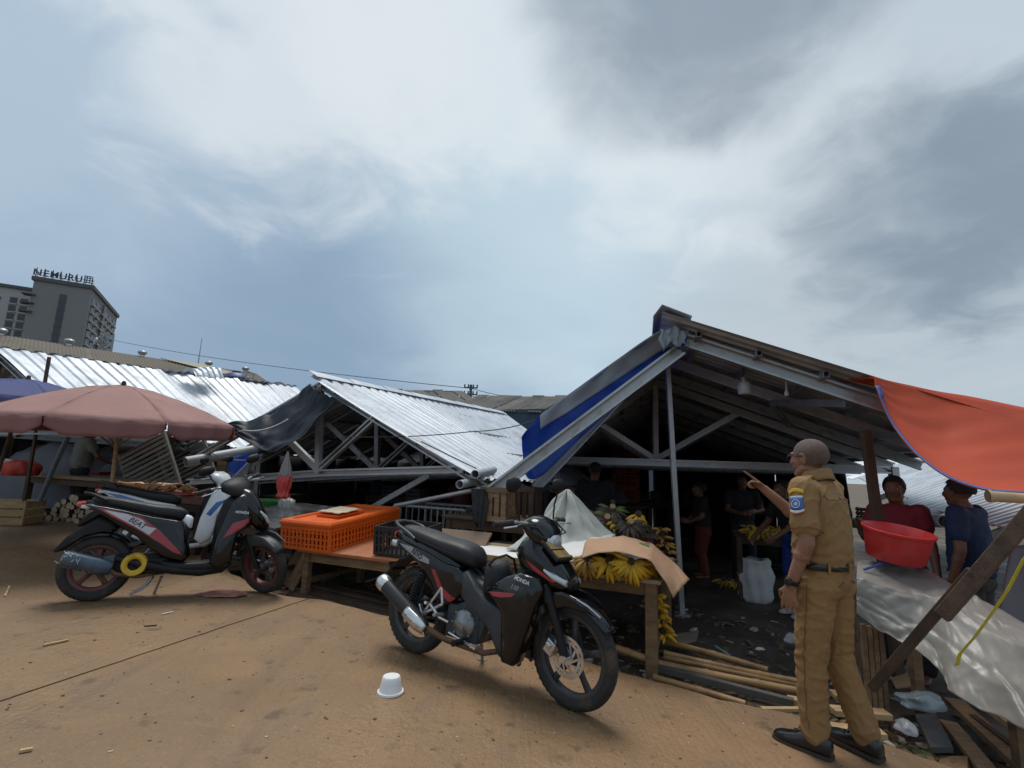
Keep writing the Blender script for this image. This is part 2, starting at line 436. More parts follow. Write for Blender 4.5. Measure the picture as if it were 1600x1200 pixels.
def slab(s0, s1, n):
    mb = MB(); rows = 160 if abs(n) < 0 else 90
    jx = lambda y: -3.255 + .297 * y
    vs = []; fs = []
    cols = []
    for i in range(n + 1):
        t = i / n; s = s0 + (s1 - s0) * t
        if s0 < -20: s = -.009 - 50 * (1 - t) ** 2.6
        y = 4.5
        for _ in range(40): y = .6 * y + .4 * edge_y(s + jx(y))
        col = []
        for j in range(rows + 1):
            yy = -5 + (y + 5) * j / rows; x = s + jx(yy) + (.006 * noise.noise(V((yy * 9, 0, 0))) + .005 * noise.noise(V((yy * 31, 2, 0))) if abs(s) < .05 else 0)
            col.append(V((x, yy, gz(x))))
        low = col[-1] + V((.0, .05, -.16)); col.append(low)
        cols.append(col)
    m = rows + 2
    for c_ in cols: vs += c_
    for i in range(n):
        for j in range(m - 1): fs.append((i * m + j, (i + 1) * m + j, (i + 1) * m + j + 1, i * m + j + 1))
    # the faces of the joint between the two slabs
    for i in (0, n):
        base = len(vs)
        if (i == n) == (s0 < -20):
            low = [p + V((0, 0, -.16)) for p in cols[i]]
            vs += low
            for j in range(m - 1): fs.append((i * m + j, i * m + j + 1, base + j + 1, base + j))
    mb.add(vs, fs); return mb
road = bpy.data.objects.new('road', None); COL.objects.link(road); tag(road, kind='structure')
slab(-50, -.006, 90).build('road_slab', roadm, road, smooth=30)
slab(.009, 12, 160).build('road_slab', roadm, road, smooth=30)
jf = MB(); jf.grid(lambda u, v: (lambda y: V((-3.255 + .297 * y + (.03 if v > .5 else -.03), y, gz(-3.255 + .297 * y) - .012 + .004 * noise.noise(V((y * 12, 0, 0))))))(-5 + 9.72 * u), 120, 1); jf.build('joint_filling', mat('joint_mud', (.12, .075, .042), .9, 0, .3, 20), road)

def floor_z(x, y):
    return gz(x) - .115 + .035 * noise.noise(V((x * .9, y * .9, 0))) + .018 * noise.noise(V((x * 3.1, y * 3.1, 5)))
def fgrid(u, v):
    x = -16 + 34 * u; y = -.5 + 34 * v ** 1.3
    return V((x, y, floor_z(x, y)))
mb = MB(); mb.grid(fgrid, 170, 130); tag(mb.build('market_floor', soil, smooth=180), kind='structure')

# little litter trodden into the floor near the road
lit = MB(); rl = random.Random(3)
lm = [mat('litter_earth', (.14, .10, .07), .9, 0, .3, 30), mat('litter_pale', (.40, .36, .30), .8, 0, .2, 30), mat('litter_leaf', (.10, .12, .03), .8, 0, .3, 30), mat('litter_wood', (.24, .14, .07), .8, 0, .3, 30)]
for k in range(2100):
    x = rl.uniform(-2.6, 4.2); y = edge_y(x) + abs(rl.gauss(.05, .8)) + .02
    if k > 1500: x = rl.uniform(1.9, 3.4); y = edge_y(x) + abs(rl.gauss(.0, .35)) + .02
    if rl.random() < .12: x, y = rl.uniform(.9, 3.2), rl.uniform(3.8, 6.2)
    r = rl.uniform(.006, .032) if rl.random() < .9 else rl.uniform(.03, .06)
    lit.cm = 0 if rl.random() < .72 else (1 if rl.random() < .5 else 2)
    if k > 1900: lit.cm = 3; r *= 1.6
    q = Matrix.Rotation(rl.uniform(0, 6), 3, 'Z') @ Matrix.Rotation(rl.uniform(-.5, .5), 3, 'X')
    lit.box((x, y, floor_z(x, y) + r * .2), (r * rl.uniform(1, 3), r * rl.uniform(.6, 1.6), r * rl.uniform(.2, .7)), q)
tag(lit.build('trodden_litter', lm), 'small scraps and crumbs trodden into the muddy market floor', 'litter', kind='stuff')
clods = MB()
for k in range(1500):
    x = rl.uniform(-6, 2.4); y = rl.uniform(1.4, max(1.6, edge_y(x) - .05))
    r = abs(rl.gauss(0, .003)) + .0015
    clods.cm = 0 if rl.random() < .85 else 1
    clods.box((x, y, gz(x) + r * .25), (r * rl.uniform(1, 2.4), r * rl.uniform(.8, 1.6), r * .6), Matrix.Rotation(rl.uniform(0, 6), 3, 'Z'))
tag(clods.build('road_crumbs', [mat('mud_crumb', (.15, .095, .055), .9, 0, .3, 30), lm[1]]), 'crumbs of dried mud scattered over the concrete road', 'mud', kind='stuff')

# ------------------------------------------------------------------ far hotel with its roof sign
def text_mesh(s, size, name, ext=.01, shear=0.0, bold=0.0):
    cu = bpy.data.curves.new(name, 'FONT'); cu.body = s; cu.size = size; cu.extrude = ext; cu.align_x = 'CENTER'; cu.shear = shear; cu.offset = bold
    o = bpy.data.objects.new(name, cu); COL.objects.link(o)
    dg = bpy.context.evaluated_depsgraph_get(); dg.update()
    me = bpy.data.meshes.new_from_object(o.evaluated_get(dg)); bpy.data.objects.remove(o); me.name = name
    return me
def text(s, size, m, parent, mw, name='lettering', ext=.01, shear=0.0, bold=0.0):
    me = text_mesh(s, size, name, ext, shear, bold); me.materials.clear(); me.materials.append(m)
    o = bpy.data.objects.new(name, me); COL.objects.link(o); o.parent = parent; o.matrix_local = mw; return o
hconc = mat('hotel_concrete', (.20, .195, .19), .85, 0, .07, .05)
hlight = mat('hotel_render', (.36, .355, .34), .85, 0, .07, .05)
hdark = mat('hotel_trim', (.09, .09, .095), .8, 0, .1, .1)
hwin = mat('hotel_window', (.035, .04, .05), .25, 0, .2, .2)
e1 = V((.886, .463, 0)); e2 = V((-.463, .886, 0))          # along the front, into the depth
hot = thing('hotel_tower', 'far grey hotel tower with dark window strip and rooftop letters', 'building', (-160, 160, 0))
H = 57.5; W1, D1 = 15.2, 40.0
Q = Matrix(((e1.x, e2.x, 0), (e1.y, e2.y, 0), (0, 0, 1)))
def hb(c, d): return (Q @ V(c)), d
def hbox(mb, x0, x1, y0, y1, z0, z1): mb.box(Q @ V(((x0 + x1) / 2, (y0 + y1) / 2, (z0 + z1) / 2)), (x1 - x0, y1 - y0, z1 - z0), Q)
mb = MB(); hbox(mb, 0, W1, 0, D1, 0, H); mb.build('wall', hconc, hot)
mb = MB(); hbox(mb, -.6, W1 + .6, -.6, D1 + .6, H, H + 1.3); mb.build('parapet', hdark, hot)
for k in range(9):
    z = H - 4.6 - k * 2.85
    mb = MB(); hbox(mb, 7.2, 9.0, -.16, .1, z - 1.0, z + 1.15); w = mb.build('window', hwin, hot)
    mb = MB(); hbox(mb, 7.05, 9.15, -.3, -.02, z - 1.55, z - 1.1); mb.build('sill', hdark, w)
for k in range(3):
    mb = MB(); hbox(mb, -2.2, 1.2, -1.2, 2, H - 5.2 - k * 2.9, H - 4.85 - k * 2.9); mb.build('ledge', hdark, hot)
for i in range(6):
    for k in range(10):
        z = H - 3.6 - k * 2.85; y = 3.6 + i * 6.3
        mb = MB(); hbox(mb, W1 - .1, W1 + .15, y - 1.5, y + 1.5, z - 1.1, z + 1.1); w = mb.build('window', hwin, hot)
        mb = MB(); hbox(mb, W1 - .1, W1 + .9, y - 1.9, y + 1.9, z - 1.7, z - 1.2); mb.build('balcony', hlight, w)
mb = MB(); hbox(mb, W1, W1 + .5, 17, 20, 4, H - 1); mb.build('service_riser', hconc, hot)
for i in range(8):
    x = i * 2.1 + .2
    mb = MB(); a = Q @ V((x, -.2, H + 1.2)); mb.beam(a, a + V((0, 0, 3.2)), .18, .18); mb.beam(a + V((0, 0, 3.0)), a + Q @ V((0, 2, 0)), .14, .14); mb.build('sign_post', hdark, hot)
mb = MB()
for z in (1.9, 2.9): mb.beam(Q @ V((-.2, -.2, H + z)), Q @ V((15.5, -.2, H + z)), .12, .12)
mb.build('sign_rail', hdark, hot)
signm = mat('sign_letters', (.035, .04, .06), .5, 0, .05, 1)
QM = Q.to_4x4()
xs = [.6, 2.75, 4.95, 7.2, 9.25, 11.3]
for ch, x in zip('NEMURU', xs):
    mw = Matrix.Translation(Q @ V((x, -.5, H + 1.75))) @ QM @ Matrix.Rotation(R(90), 4, 'X')
    text(ch, 3.0, signm, hot, mw, 'sign_letter', .12, 0, .05)
mw = Matrix.Translation(Q @ V((13.9, -.5, H + 3.1))) @ QM @ Matrix.Rotation(R(90), 4, 'X'); text('三', 1.4, signm, hot, mw, 'sign_mark', .12) if 0 else None
mb = MB()
for dz in (0, .8, 1.6, 2.2): hbox(mb, 13.0, 14.7, -.6, -.4, H + 1.8 + dz, H + 2.05 + dz)
for dx in (13.4, 14.2): hbox(mb, dx, dx + .25, -.62, -.38, H + 1.7, H + 4.2)
mb.build('sign_mark', signm, hot)
# wing
wing = thing('hotel_wing', 'pale hotel wing with rows of dark windows beside the far tower', 'building', (-186, 162, 0))
WL, WH = 22.0, 57.0
mb = MB(); hbox(mb, -16, WL, 0, 14, 0, WH); mb.build('wall', hlight, wing)
mb = MB(); hbox(mb, -16.5, WL + 2.6, -.8, 14.5, WH, WH + 1.0); mb.build('roof', hdark, wing)
for i, x in enumerate((1, 4.2, 7.0, 9.8, 13.6, 16.4, 20)):
    for k in range(10):
        z = WH - 4.2 - k * 2.9; small = i in (3, 6)
        mb = MB(); hbox(mb, x - (.5 if small else .95), x + (.5 if small else .95), -.14, .1, z - (.6 if small else 1.05), z + (.6 if small else 1.05)); w = mb.build('window', hwin, wing)
        if not small:
            mb = MB(); hbox(mb, x - 1.15, x + 1.15, -.5, -.02, z - 1.5, z - 1.1); mb.build('balcony', hlight, w)

# ------------------------------------------------------------------ long warehouse roof on the left, with ventilators
whr = mat('warehouse_roof', (.155, .130, .098), .85, .1, .12, .15, dirt=((.10, .085, .065), .3, .3))
whl = mat('warehouse_skylight', (.30, .27, .19), .7, 0, .1, .4)
WA, WB = V((-37.4, 31.6, 9.1)), V((-23.4, 45.4, 9.1))
wh = thing('warehouse', 'long low warehouse with brown metal roof and roof ventilators', 'building', (WA.x, WA.y, 0))
wd = (WB - WA).normalized(); wn = V((wd.y, -wd.x, 0))
mb = MB()
def whp(u, v): return WA + (WB - WA) * u + wn * (11 * v) + V((0, 0, -3.6 * v))
mb.grid(lambda u, v: whp(-.25 + 1.25 * u, v) + V((0, 0, .06 * (int(u * 240) % 2))), 240, 3)
mb.grid(lambda u, v: WA + (WB - WA) * (-.25 + 1.25 * u) - wn * (11 * v) + V((0, 0, -3.6 * v - .01)), 4, 2)
rf = mb.build('roof', whr, wh, off=(WA.x, WA.y, 0))
for u0, u1 in ((-.08, .14), (.62, .93)):
    mb = MB(); mb.add([whp(u0, .03) + V((0, 0, .16)), whp((u0 + u1) / 2, .02) + V((0, 0, .16)), whp(u1, .30) + V((0, 0, .16)), whp(u1 - .12, .30) + V((0, 0, .16))], [(0, 1, 2, 3)])
    mb.build('skylight_sheet', whl, rf, off=(WA.x, WA.y, 0), solid=.05)
mb = MB()
for a, b in ((-.25, 1.0),):
    for sgn in (1, -1):
        p0, p1 = WA + (WB - WA) * a + wn * (10.6 * sgn), WA + (WB - WA) * b + wn * (10.6 * sgn)
        mb.add([V((p0.x, p0.y, 0)), V((p1.x, p1.y, 0)), V((p1.x, p1.y, 5.6)), V((p0.x, p0.y, 5.6))], [(0, 1, 2, 3)])
p = WB
mb.add([V((p + wn * 10.6).to_3d()) * 1, V((p - wn * 10.6)), p], [(0, 1, 2)])
mb.build('wall', mat('warehouse_wall', (.20, .18, .15), .9, 0, .1, .3), wh, off=(WA.x, WA.y, 0))
ventm = mat('roof_ventilator', (.5, .5, .5), .4, .7, .2, 3)
for u in (.155, .335, .56, .80, .95):
    c = WA + (WB - WA) * u - V((WA.x, WA.y, 0)); mb = MB()
    mb.lathe([(.16, -.3), (.16, .12), (.17, .13), (.30, .28), (.32, .36), (.23, .48), (.0, .52)], c, n=14)
    vt = mb.build('ventilator', ventm, wh, smooth=40)
    mb = MB()
    for k in range(12):
        a = k * math.pi / 6; mb.beam(c + V((math.cos(a) * .19, math.sin(a) * .19, .14)), c + V((math.cos(a) * .325, math.sin(a) * .325, .35)), .02, .03)
    mb.build('fin', ventm, vt)

# lattice mast, thin aerial, water tank
mast = mat('mast_steel', (.33, .34, .35), .6, .3, .1, 3)
mb = MB(); c = at(163, 560, 70); c.z = 0; t_ = thing('lattice_mast', 'small lattice telecom mast behind the brown warehouse roof', 'mast', c)
top = at(165, 523, 70).z
for dx, dy in ((-.6, -.6), (.6, -.6), (.6, .6), (-.6, .6)): mb.beam((dx, dy, 0), (dx * .7, dy * .7, top), .22, .22)
for k in range(26):
    z = k * top / 26; z2 = z + top / 26
    for s_ in (-1, 1): mb.beam((-.6 * s_, -.6, z), (.6 * s_, -.6, z2), .12, .12); mb.beam((-.6, -.6 * s_, z), (-.6, .6 * s_, z2), .12, .12)
mb.build('lattice', mast, t_)
mb = MB(); mb.lathe([(0, 0), (.55, 0), (.55, .25), (0, .3)], (-.8, -.8, top - 1.2), (-.6, -.8, 0), 12); mb.build('dish', mast, t_)
c = at(309, 573, 55); mb = MB(); tp = at(314, 528, 55)
mb.tube([(0, 0, 0), (0, 0, tp.z * .8), (0, 0, tp.z)], [.07, .06, .03], 6)
t_ = tag(mb.build('aerial_mast', mast), 'thin bare aerial mast rising above the roofs', 'mast'); t_.location = (c.x, c.y, 0)
c = at(367, 600, 22); t_ = thing('water_tank', 'blue plastic water tank behind the torn white roof', 'water tank', (c.x, c.y, 0))
tz = at(367, 581, 22).z
mb = MB(); mb.lathe([(0, -1.0), (.5, -1.0), (.52, -.9), (.50, -.7), (.52, -.55), (.50, -.4), (.52, -.25), (.42, -.1), (.16, 0), (0, 0)], (0, 0, tz - .03), n=20); mb.build('tank', mat('tank_blue', (.02, .05, .16), .5, 0, .1, 2), t_, smooth=40)
mb = MB(); mb.lathe([(0, .0), (.17, 0), (.17, .06), (0, .08)], (0, 0, tz - .03), n=14); mb.build('lid', mat('tank_blue', (.02, .05, .16)), t_)
mb = MB()
for dx in (-.5, .5):
    for dy in (-.5, .5): mb.beam((dx, dy, 0), (dx, dy, tz - 1.03), .08, .08)
mb.box((0, 0, tz - 1.06), (1.3, 1.3, .06)); mb.beam((.62, .3, tz - 1), (.62, .3, tz), .04, .04); mb.beam((.62, -.3, tz - 1), (.62, -.3, tz), .04, .04); mb.beam((.62, -.3, tz), (.62, .3, tz), .04, .04)
mb.build('stand', mast, t_)

# ------------------------------------------------------------------ grey fibre-cement roofs in the middle distance
asb = mat('fibre_cement', (.155, .145, .128), .95, 0, .18, .9, .1, 20, dirt=((.07, .066, .06), .4, .8), rnd=.14)
def far_house(name, label, ridge0, ridge1, half, drop, wallm, n, gable=True):
    base = (ridge0 + ridge1) / 2
    t = thing(name, label, 'building', (base.x, base.y, 0)); off = V((base.x, base.y, 0))
    d = ridge1 - ridge0; nn = V((d.y, -d.x, 0)).normalized()
    for s_ in (1, -1):
        for i in range(n):
            mb = MB(); j = random.uniform(-.05, .05); ww = 10
            def p(u, v, i=i, j=j): 
                uu = (i + u * 1.02) / n
                return ridge0 + d * uu + nn * (half * v * s_ * (1 + .04 * random.Random(i * 7 + s_).uniform(-1, 1))) + V((0, 0, -drop * v + .05 * abs(math.sin(u * math.pi * 5)) + j * (1 - v) + .03 * (i % 2)))
            mb.grid(p, 20, 2); mb.build('roof_sheet', asb, t, off=off)
    mb = MB(); zb = ridge0.z - drop
    a0, a1, b0, b1 = ridge0 + nn * half * .95, ridge1 + nn * half * .95, ridge0 - nn * half * .95, ridge1 - nn * half * .95
    q = lambda p, z: V((p.x, p.y, z))
    mb.add([q(a0, -.5), q(a1, -.5), q(b1, -.5), q(b0, -.5), q(a0, zb), q(a1, zb), q(b1, zb), q(b0, zb), ridge0 - V((0, 0, .1)), ridge1 - V((0, 0, .1))],
           [(0, 1, 5, 4), (1, 2, 6, 9, 5), (2, 3, 7, 6), (3, 0, 4, 8, 7)])
    mb.build('wall', wallm, t, off=off); return t
blueW = mat('blue_wall', (.045, .075, .10), .85, 0, .15, .6)
greyW = mat('grey_wall', (.22, .21, .2), .9, 0, .12, .6)
far_house('market_hall', 'grey market hall with old ribbed roof beyond the middle shed', at(560, 609, 30), at(722, 612, 33), 5.0, 1.75, greyW, 10)
far_house('market_hall', 'blue walled hall with patched grey roof behind the blue tarpaulin', at(748, 619, 26), at(1010, 622, 22), 3.2, 1.15, blueW, 14)
far_house('market_hall', 'low grey roofed hall peeping over the torn white roof', at(388, 599, 34), at(440, 598, 36), 3.0, 1.0, greyW, 5)
# utility pole with cross arms and wires
c = at(734, 640, 40); t_ = thing('utility_pole', 'dark utility pole with stacked insulators between the grey roofs', 'utility pole', (c.x, c.y, 0))
tz = at(734, 601, 40).z; mb = MB(); mb.tube([(0, 0, 0), (0, 0, tz)], [.16, .11], 8); mb.build('pole', hdark, t_)
for k in range(4):
    mb = MB(); mb.beam((-.55, 0, tz - .25 - k * .55), (.55, 0, tz - .25 - k * .55), .1, .1)
    for x in (-.5, -.2, .2, .5): mb.lathe([(0, 0), (.07, 0), (.05, .14), (.07, .2), (0, .24)], (x, 0, tz - .2 - k * .55), n=8)
    mb.build('cross_arm', hdark, t_)
wire = mat('wire', (.03, .03, .03), .6)
def cable(name, label, pts, r, sag=0.0, n=14, m=wire):
    mb = MB(); P = []
    for a, b in zip(pts, pts[1:]):
        for k in range(n + 1):
            t = k / n; p = V(a).lerp(V(b), t); p.z -= sag * 4 * t * (1 - t); P.append(p)
    mb.tube(P, r, 5); o = mb.build(name, m, smooth=60); return tag(o, label, name.split('_')[-1])
pt = V((c.x, c.y, tz - .3))
cable('overhead_wire', 'long thin wire crossing the sky from the hotel side to the pole', [at(150, 526, 75), pt], .03, .6)
cable('overhead_wire', 'short wire running right from the utility pole over the blue hall', [pt, at(900, 626, 44)], .025, .4)
cable('overhead_wire', 'lower wire leaving the utility pole towards the right', [pt - V((0, 0, .6)), at(900, 634, 44)], .025, .4)
# red brick structures glimpsed at the back of the big shed are built with it
# ------------------------------------------------------------------ sheds
def poly(pts, s):
    """point at parameter s on a list of (s, point)"""
    if s <= pts[0][0]: return V(pts[0][1])
    for (a, p), (b, q) in zip(pts, pts[1:]):
        if s <= b: return V(p).lerp(V(q), (s - a) / (b - a))
    a, p = pts[-2]; b, q = pts[-1]; return V(p).lerp(V(q), (s - a) / (b - a))
def roof_sheets(parent, off, top, bot, s0, s1, width, m, pitch=.2, amp=.022, warp=None, nv=6, lift=.004, seed=1, skip=()):
    """corrugated sheets, each its own part, laid from a ridge line to an eave line"""
    n = max(1, round((s1 - s0) / width)); rr = random.Random(seed)
    for i in range(n):
        if i in skip: continue
        a, b = s0 + (s1 - s0) * i / n, s0 + (s1 - s0) * (i + 1) / n + .05
        ribs = max(2, round((b - a) / pitch)); j0, j1 = rr.uniform(-.015, .05), rr.uniform(-.05, .05)
        tp, bt = poly(top, (a + b) / 2), poly(bot, (a + b) / 2)
        nrm = (bt - tp).cross(poly(top, b) - poly(top, a)).normalized()
        if nrm.z < 0: nrm = -nrm
        prof = [(0, 0), (.32, 0), (.46, 1), (.86, 1)]
        us = []
        for k in range(ribs):
            for f, hgt in prof: us.append(((k + f) / ribs, hgt))
        us.append((1.0, 0))
        vs = []; mv = nv + 1
        for u, hgt in us:
            s_ = a + (b - a) * u
            for k in range(mv):
                v = k / nv
                p = poly(top, s_).lerp(poly(bot, s_), v + (j1 * .5 if k == nv else 0) - (j0 if k == 0 else 0) * .3)
                p = p + nrm * (amp * hgt + lift * (i % 2 + 1))
                if warp: p = p + warp(s_, v, u, i)
                vs.append(p)
        fs = [(q * mv + k, (q + 1) * mv + k, (q + 1) * mv + k + 1, q * mv + k + 1) for q in range(len(us) - 1) for k in range(nv)]
        mb = MB(); mb.add(vs, fs); mb.build('roof_sheet', m, parent, off=off, recalc=False)
def cmem(parent, off, name, a, b, w=.05, h=.1, m=None, flip=1):
    mb = MB(); mb.channel(a, b, w, h, flip=flip); return mb.build(name, m or steel, parent, off=off)

# ---- big shed on the right -------------------------------------------------
S1o = V((1.45, 4.75, 0))
RID = [(0, (1.45, 4.75, 2.90)), (11, (4.25, 15.4, 2.95))]
EAR = [(0, (4.15, 3.60, 1.66)), (11, (7.35, 14.1, 1.7))]
EAL = [(0, (-.24, 5.42, 1.04)), (1.5, tuple(at(838, 746, 6.3))), (3.3, (.40, 8.0, 1.50)), (11, (1.6, 15.4, 1.7))]
big = thing('market_shed', 'half collapsed gable shed with steel trusses behind the banana stall', 'shed', S1o)
roof_sheets(big, S1o, RID, EAR, 0, 11, 1.0, galvold, .18, .02, seed=4)
roof_sheets(big, S1o, RID, EAL, 1.45, 11, 1.0, galvold, .18, .02, seed=5)
dn = V((0, 0, -.13))
def truss(parent, off, rid, eal, ear, s, m, king=True, left=True, right=True, zc=None, name='truss'):
    p, l, r = poly(rid, s) + dn, poly(eal, s) + dn, poly(ear, s) + dn
    tr = bpy.data.objects.new(name, None); COL.objects.link(tr); tr.parent = parent
    if right: cmem(tr, off, 'top_chord', p, r, .06, .11, m)
    if left: cmem(tr, off, 'top_chord', p, l, .06, .11, m, -1)
    if king:
        z = zc if zc is not None else min(l.z, r.z)
        tl = (p.z - z) / max(.1, p.z - l.z); tr_ = (p.z - z) / max(.1, p.z - r.z)
        a, b = p.lerp(l, min(1, tl)), p.lerp(r, min(1, tr_)); a.z = b.z = z
        c = V((p.x, p.y, z)); cm = a.lerp(b, (p - a).length / ((p - a).length + (p - b).length)) ; cm = V((p.x, p.y, z))
        cmem(tr, off, 'bottom_chord', a, b, .06, .10, m)
        cmem(tr, off, 'king_post', cm, p, .08, .08, m)
        cmem(tr, off, 'diagonal_strut', cm + V((0, 0, .06)), p.lerp(l, .48), .06, .08, m)
        cmem(tr, off, 'diagonal_strut', cm + V((0, 0, .06)), p.lerp(r, .40), .06, .08, m)
    return tr
# front frame: right chord and the long left rafter that has dropped to the tables
tr = bpy.data.objects.new('truss', None); COL.objects.link(tr); tr.parent = big
cmem(tr, S1o, 'top_chord', poly(RID, .35) + dn + V((.06, 0, 0)), poly(EAR, .35) + dn, .07, .13, steel)
cmem(tr, S1o, 'top_chord', at(1064, 546, 5.0), at(762, 772, 5.38), .07, .13, steel, -1)
truss(big, S1o, RID, EAL, EAR, 1.5, steel, king=False)
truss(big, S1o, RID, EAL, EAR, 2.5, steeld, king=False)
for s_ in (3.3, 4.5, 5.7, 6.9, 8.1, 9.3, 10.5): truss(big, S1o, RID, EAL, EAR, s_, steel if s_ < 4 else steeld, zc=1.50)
for v in (.12, .3, .48, .66, .84, .97):
    a, b = poly(RID, .2).lerp(poly(EAR, .2), v), poly(RID, 10.9).lerp(poly(EAR, 10.9), v)
    cmem(big, S1o, 'purlin', a - V((0, 0, .045)), b - V((0, 0, .045)), .045, .06, steeld)
    if v < .9:
        a, b = poly(RID, 1.5).lerp(poly(EAL, 1.5), v), poly(RID, 10.9).lerp(poly(EAL, 10.9), v)
        cmem(big, S1o, 'purlin', a - V((0, 0, .045)), b - V((0, 0, .045)), .045, .06, steeld)
for (a, b) in (((.4, .55), (1.5, .42)), ((1.5, .42), (2.5, .55)), ((.4, .8), (1.5, .7))):
    p, q = [poly(RID, s_).lerp(poly(EAR, s_), v) + V((0, 0, -.2)) for s_, v in (a, b)]
    cmem(big, S1o, 'brace', p, q, .04, .07, steeld)
mb = MB()
rc0, rc1 = poly(RID, -.12), poly(RID, 11)
ax = (poly(EAR, 0) - poly(RID, 0)).normalized(); al = (poly(EAL, 0) - poly(RID, 0)).normalized()
for d_, q in ((ax, .30), (al, .12)):
    mb.add([rc0 + V((0, 0, .075)), rc1 + V((0, 0, .075)), rc1 + d_ * q + V((0, 0, .05)), rc0 + d_ * q + V((0, 0, .05))], [(0, 1, 2, 3)])
mb.build('ridge_cap', mat('pale_cap', (.50, .52, .54), .5, 0, .1, 4), big, off=S1o, solid=.006)
# posts
pole_b = V((1.96, 5.85, floor_z(1.96, 5.85))); pole_t = at(1042, 556, 5.78)
mb = MB(); mb.beam(pole_b, pole_t, .055, .055, (0, 1, 0)); mb.build('post', steel, big, off=S1o, bevel=.004)
mb = MB(); mb.box(pole_b + V((0, 0, .01)), (.14, .14, .02)); mb.build('base_plate', steeld, big, off=S1o)
for s_ in (3.3, 5.7, 8.1, 10.5):
    for e in (EAL, EAR):
        p = poly(e, s_); mb = MB(); mb.beam((p.x, p.y, floor_z(p.x, p.y)), p + dn, .09, .09); mb.build('post', steeld, big, off=S1o)
# wooden prop with the man's hand on it
mb = MB(); pb = at(1388, 850, 4.15); pb.z = -.25; mb.beam(pb, at(1352, 672, 4.3), .075, .05, (0, 1, 0))
tag(mb.build('timber_prop', wooddk, bevel=.005), 'leaning wooden prop under the shed roof beside the man in red', 'prop')

# lamp hanging in the gable
lc = at(1163, 605, 5.1); t_ = thing('hanging_lamp', 'small glass jar lamp hanging under the big shed roof', 'lamp', lc)
mb = MB(); mb.lathe([(0, -.075), (.055, -.075), (.065, -.06), (.065, .02), (.05, .05), (.035, .055)], n=18); mb.build('shade', mat('frosted_glass', (.5, .52, .52), .3, 0, .1, 8, trans=.3), t_, smooth=40)
mb = MB(); mb.lathe([(.036, .05), (.03, .10), (0, .11)], n=12); mb.build('cap', steeld, t_, smooth=40)
mb = MB(); mb.tube([(0, 0, .1), (.01, 0, .35)], .004, 5); mb.build('cord', wire, t_)
lc = at(1229, 614, 5.0); mb = MB(); mb.lathe([(0, -.03), (.018, -.03), (.022, 0), (.01, .03), (.01, .3)], n=10); t_ = tag(mb.build('light_bulb', mat('bulb', (.7, .7, .66), .3), smooth=50), 'bare bulb hanging under the right roof slope', 'bulb'); t_.location = lc

# ---- middle shed, dropped on its trusses ----------------------------------
S2o = V((-2.7, 6.6, 0))
RI2 = [(0, (-2.72, 6.6, 2.45)), (6.5, (-.20, 12.6, 2.70))]
ER2 = [(0, tuple(at(752, 750, 5.6))), (6.5, (2.1, 11.7, 1.02))]
EL2 = [(0, (-4.9, 7.5, 1.35)), (6.5, (-2.5, 13.6, 1.5))]
mid = thing('market_shed', 'middle shed with dropped white corrugated roof and black tarpaulin gable', 'shed', S2o)
def wp2(s_, v, u, i):
    return V((0, 0, .05 * math.sin(v * 3.1) * math.sin(s_ * 1.3) - .03 * math.sin(math.pi * v)))
roof_sheets(mid, S2o, RI2, ER2, 0, 6.5, .8, galv, .2, .026, warp=wp2, seed=11)
roof_sheets(mid, S2o, RI2, EL2, .9, 6.5, .8, galv, .2, .026, seed=12)
dn2 = V((0, 0, -.10))
def truss2(s_, m):
    p, l, r = poly(RI2, s_) + dn2, poly(EL2, s_) + dn2, poly(ER2, s_) + dn2
    tr = bpy.data.objects.new('truss', None); COL.objects.link(tr); tr.parent = mid
    cmem(tr, S2o, 'top_chord', p, r, .06, .09, m); cmem(tr, S2o, 'top_chord', p, l, .06, .09, m, -1)
    k = V((p.x + .1, p.y - .04, 1.17 + .0 * s_)); lb = l.lerp(k, .0); lb.z = 1.02; rb = r.copy(); rb.z = max(1.22, r.z)
    cmem(tr, S2o, 'bottom_chord', V((l.x, l.y, .95)), k + V((0, 0, .0)), .06, .09, m); cmem(tr, S2o, 'bottom_chord', k + V((0, 0, .003)), V((r.x, r.y, 1.32)).lerp(k, .14), .06, .09, m)
    cmem(tr, S2o, 'king_post', k, p, .07, .07, m)
    cmem(tr, S2o, 'diagonal_strut', k + V((0, 0, .05)), p.lerp(r, .36), .06, .08, m)
    cmem(tr, S2o, 'diagonal_strut', k + V((0, 0, .05)), p.lerp(l, .40), .06, .08, m)
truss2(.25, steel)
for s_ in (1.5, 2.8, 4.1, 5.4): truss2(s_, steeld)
for v in (.15, .4, .65, .9):
    for e in (ER2, EL2):
        a, b = poly(RI2, .1 if e is ER2 else 1.0).lerp(poly(e, .1 if e is ER2 else 1.0), v), poly(RI2, 6.4).lerp(poly(e, 6.4), v)
        cmem(mid, S2o, 'purlin', a - V((0, 0, .05)), b - V((0, 0, .05)), .04, .05, steeld)
mb = MB()
for i in range(8):
    a = poly(RI2, i * .8 + .02); b = poly(RI2, (i + 1) * .8 + .04); j = random.uniform(-.01, .01)
    d_ = (poly(ER2, 1) - poly(RI2, 1)).normalized()
    mb.add([a + V((-.02, 0, .07 + j)), b + V((-.02, 0, .06 - j)), b + d_ * .16 + V((0, 0, .055)), a + d_ * .16 + V((0, 0, .055))], [(0, 1, 2, 3)])
mb.build('ridge_cap', galv, mid, off=S2o, solid=.004)
for s_ in (1.5, 4.1):
    for e in (EL2, ER2):
        p = poly(e, s_); mb = MB(); mb.beam((p.x, p.y, floor_z(p.x, p.y)), p + dn2, .07, .07); mb.build('post', steeld, mid, off=S2o)
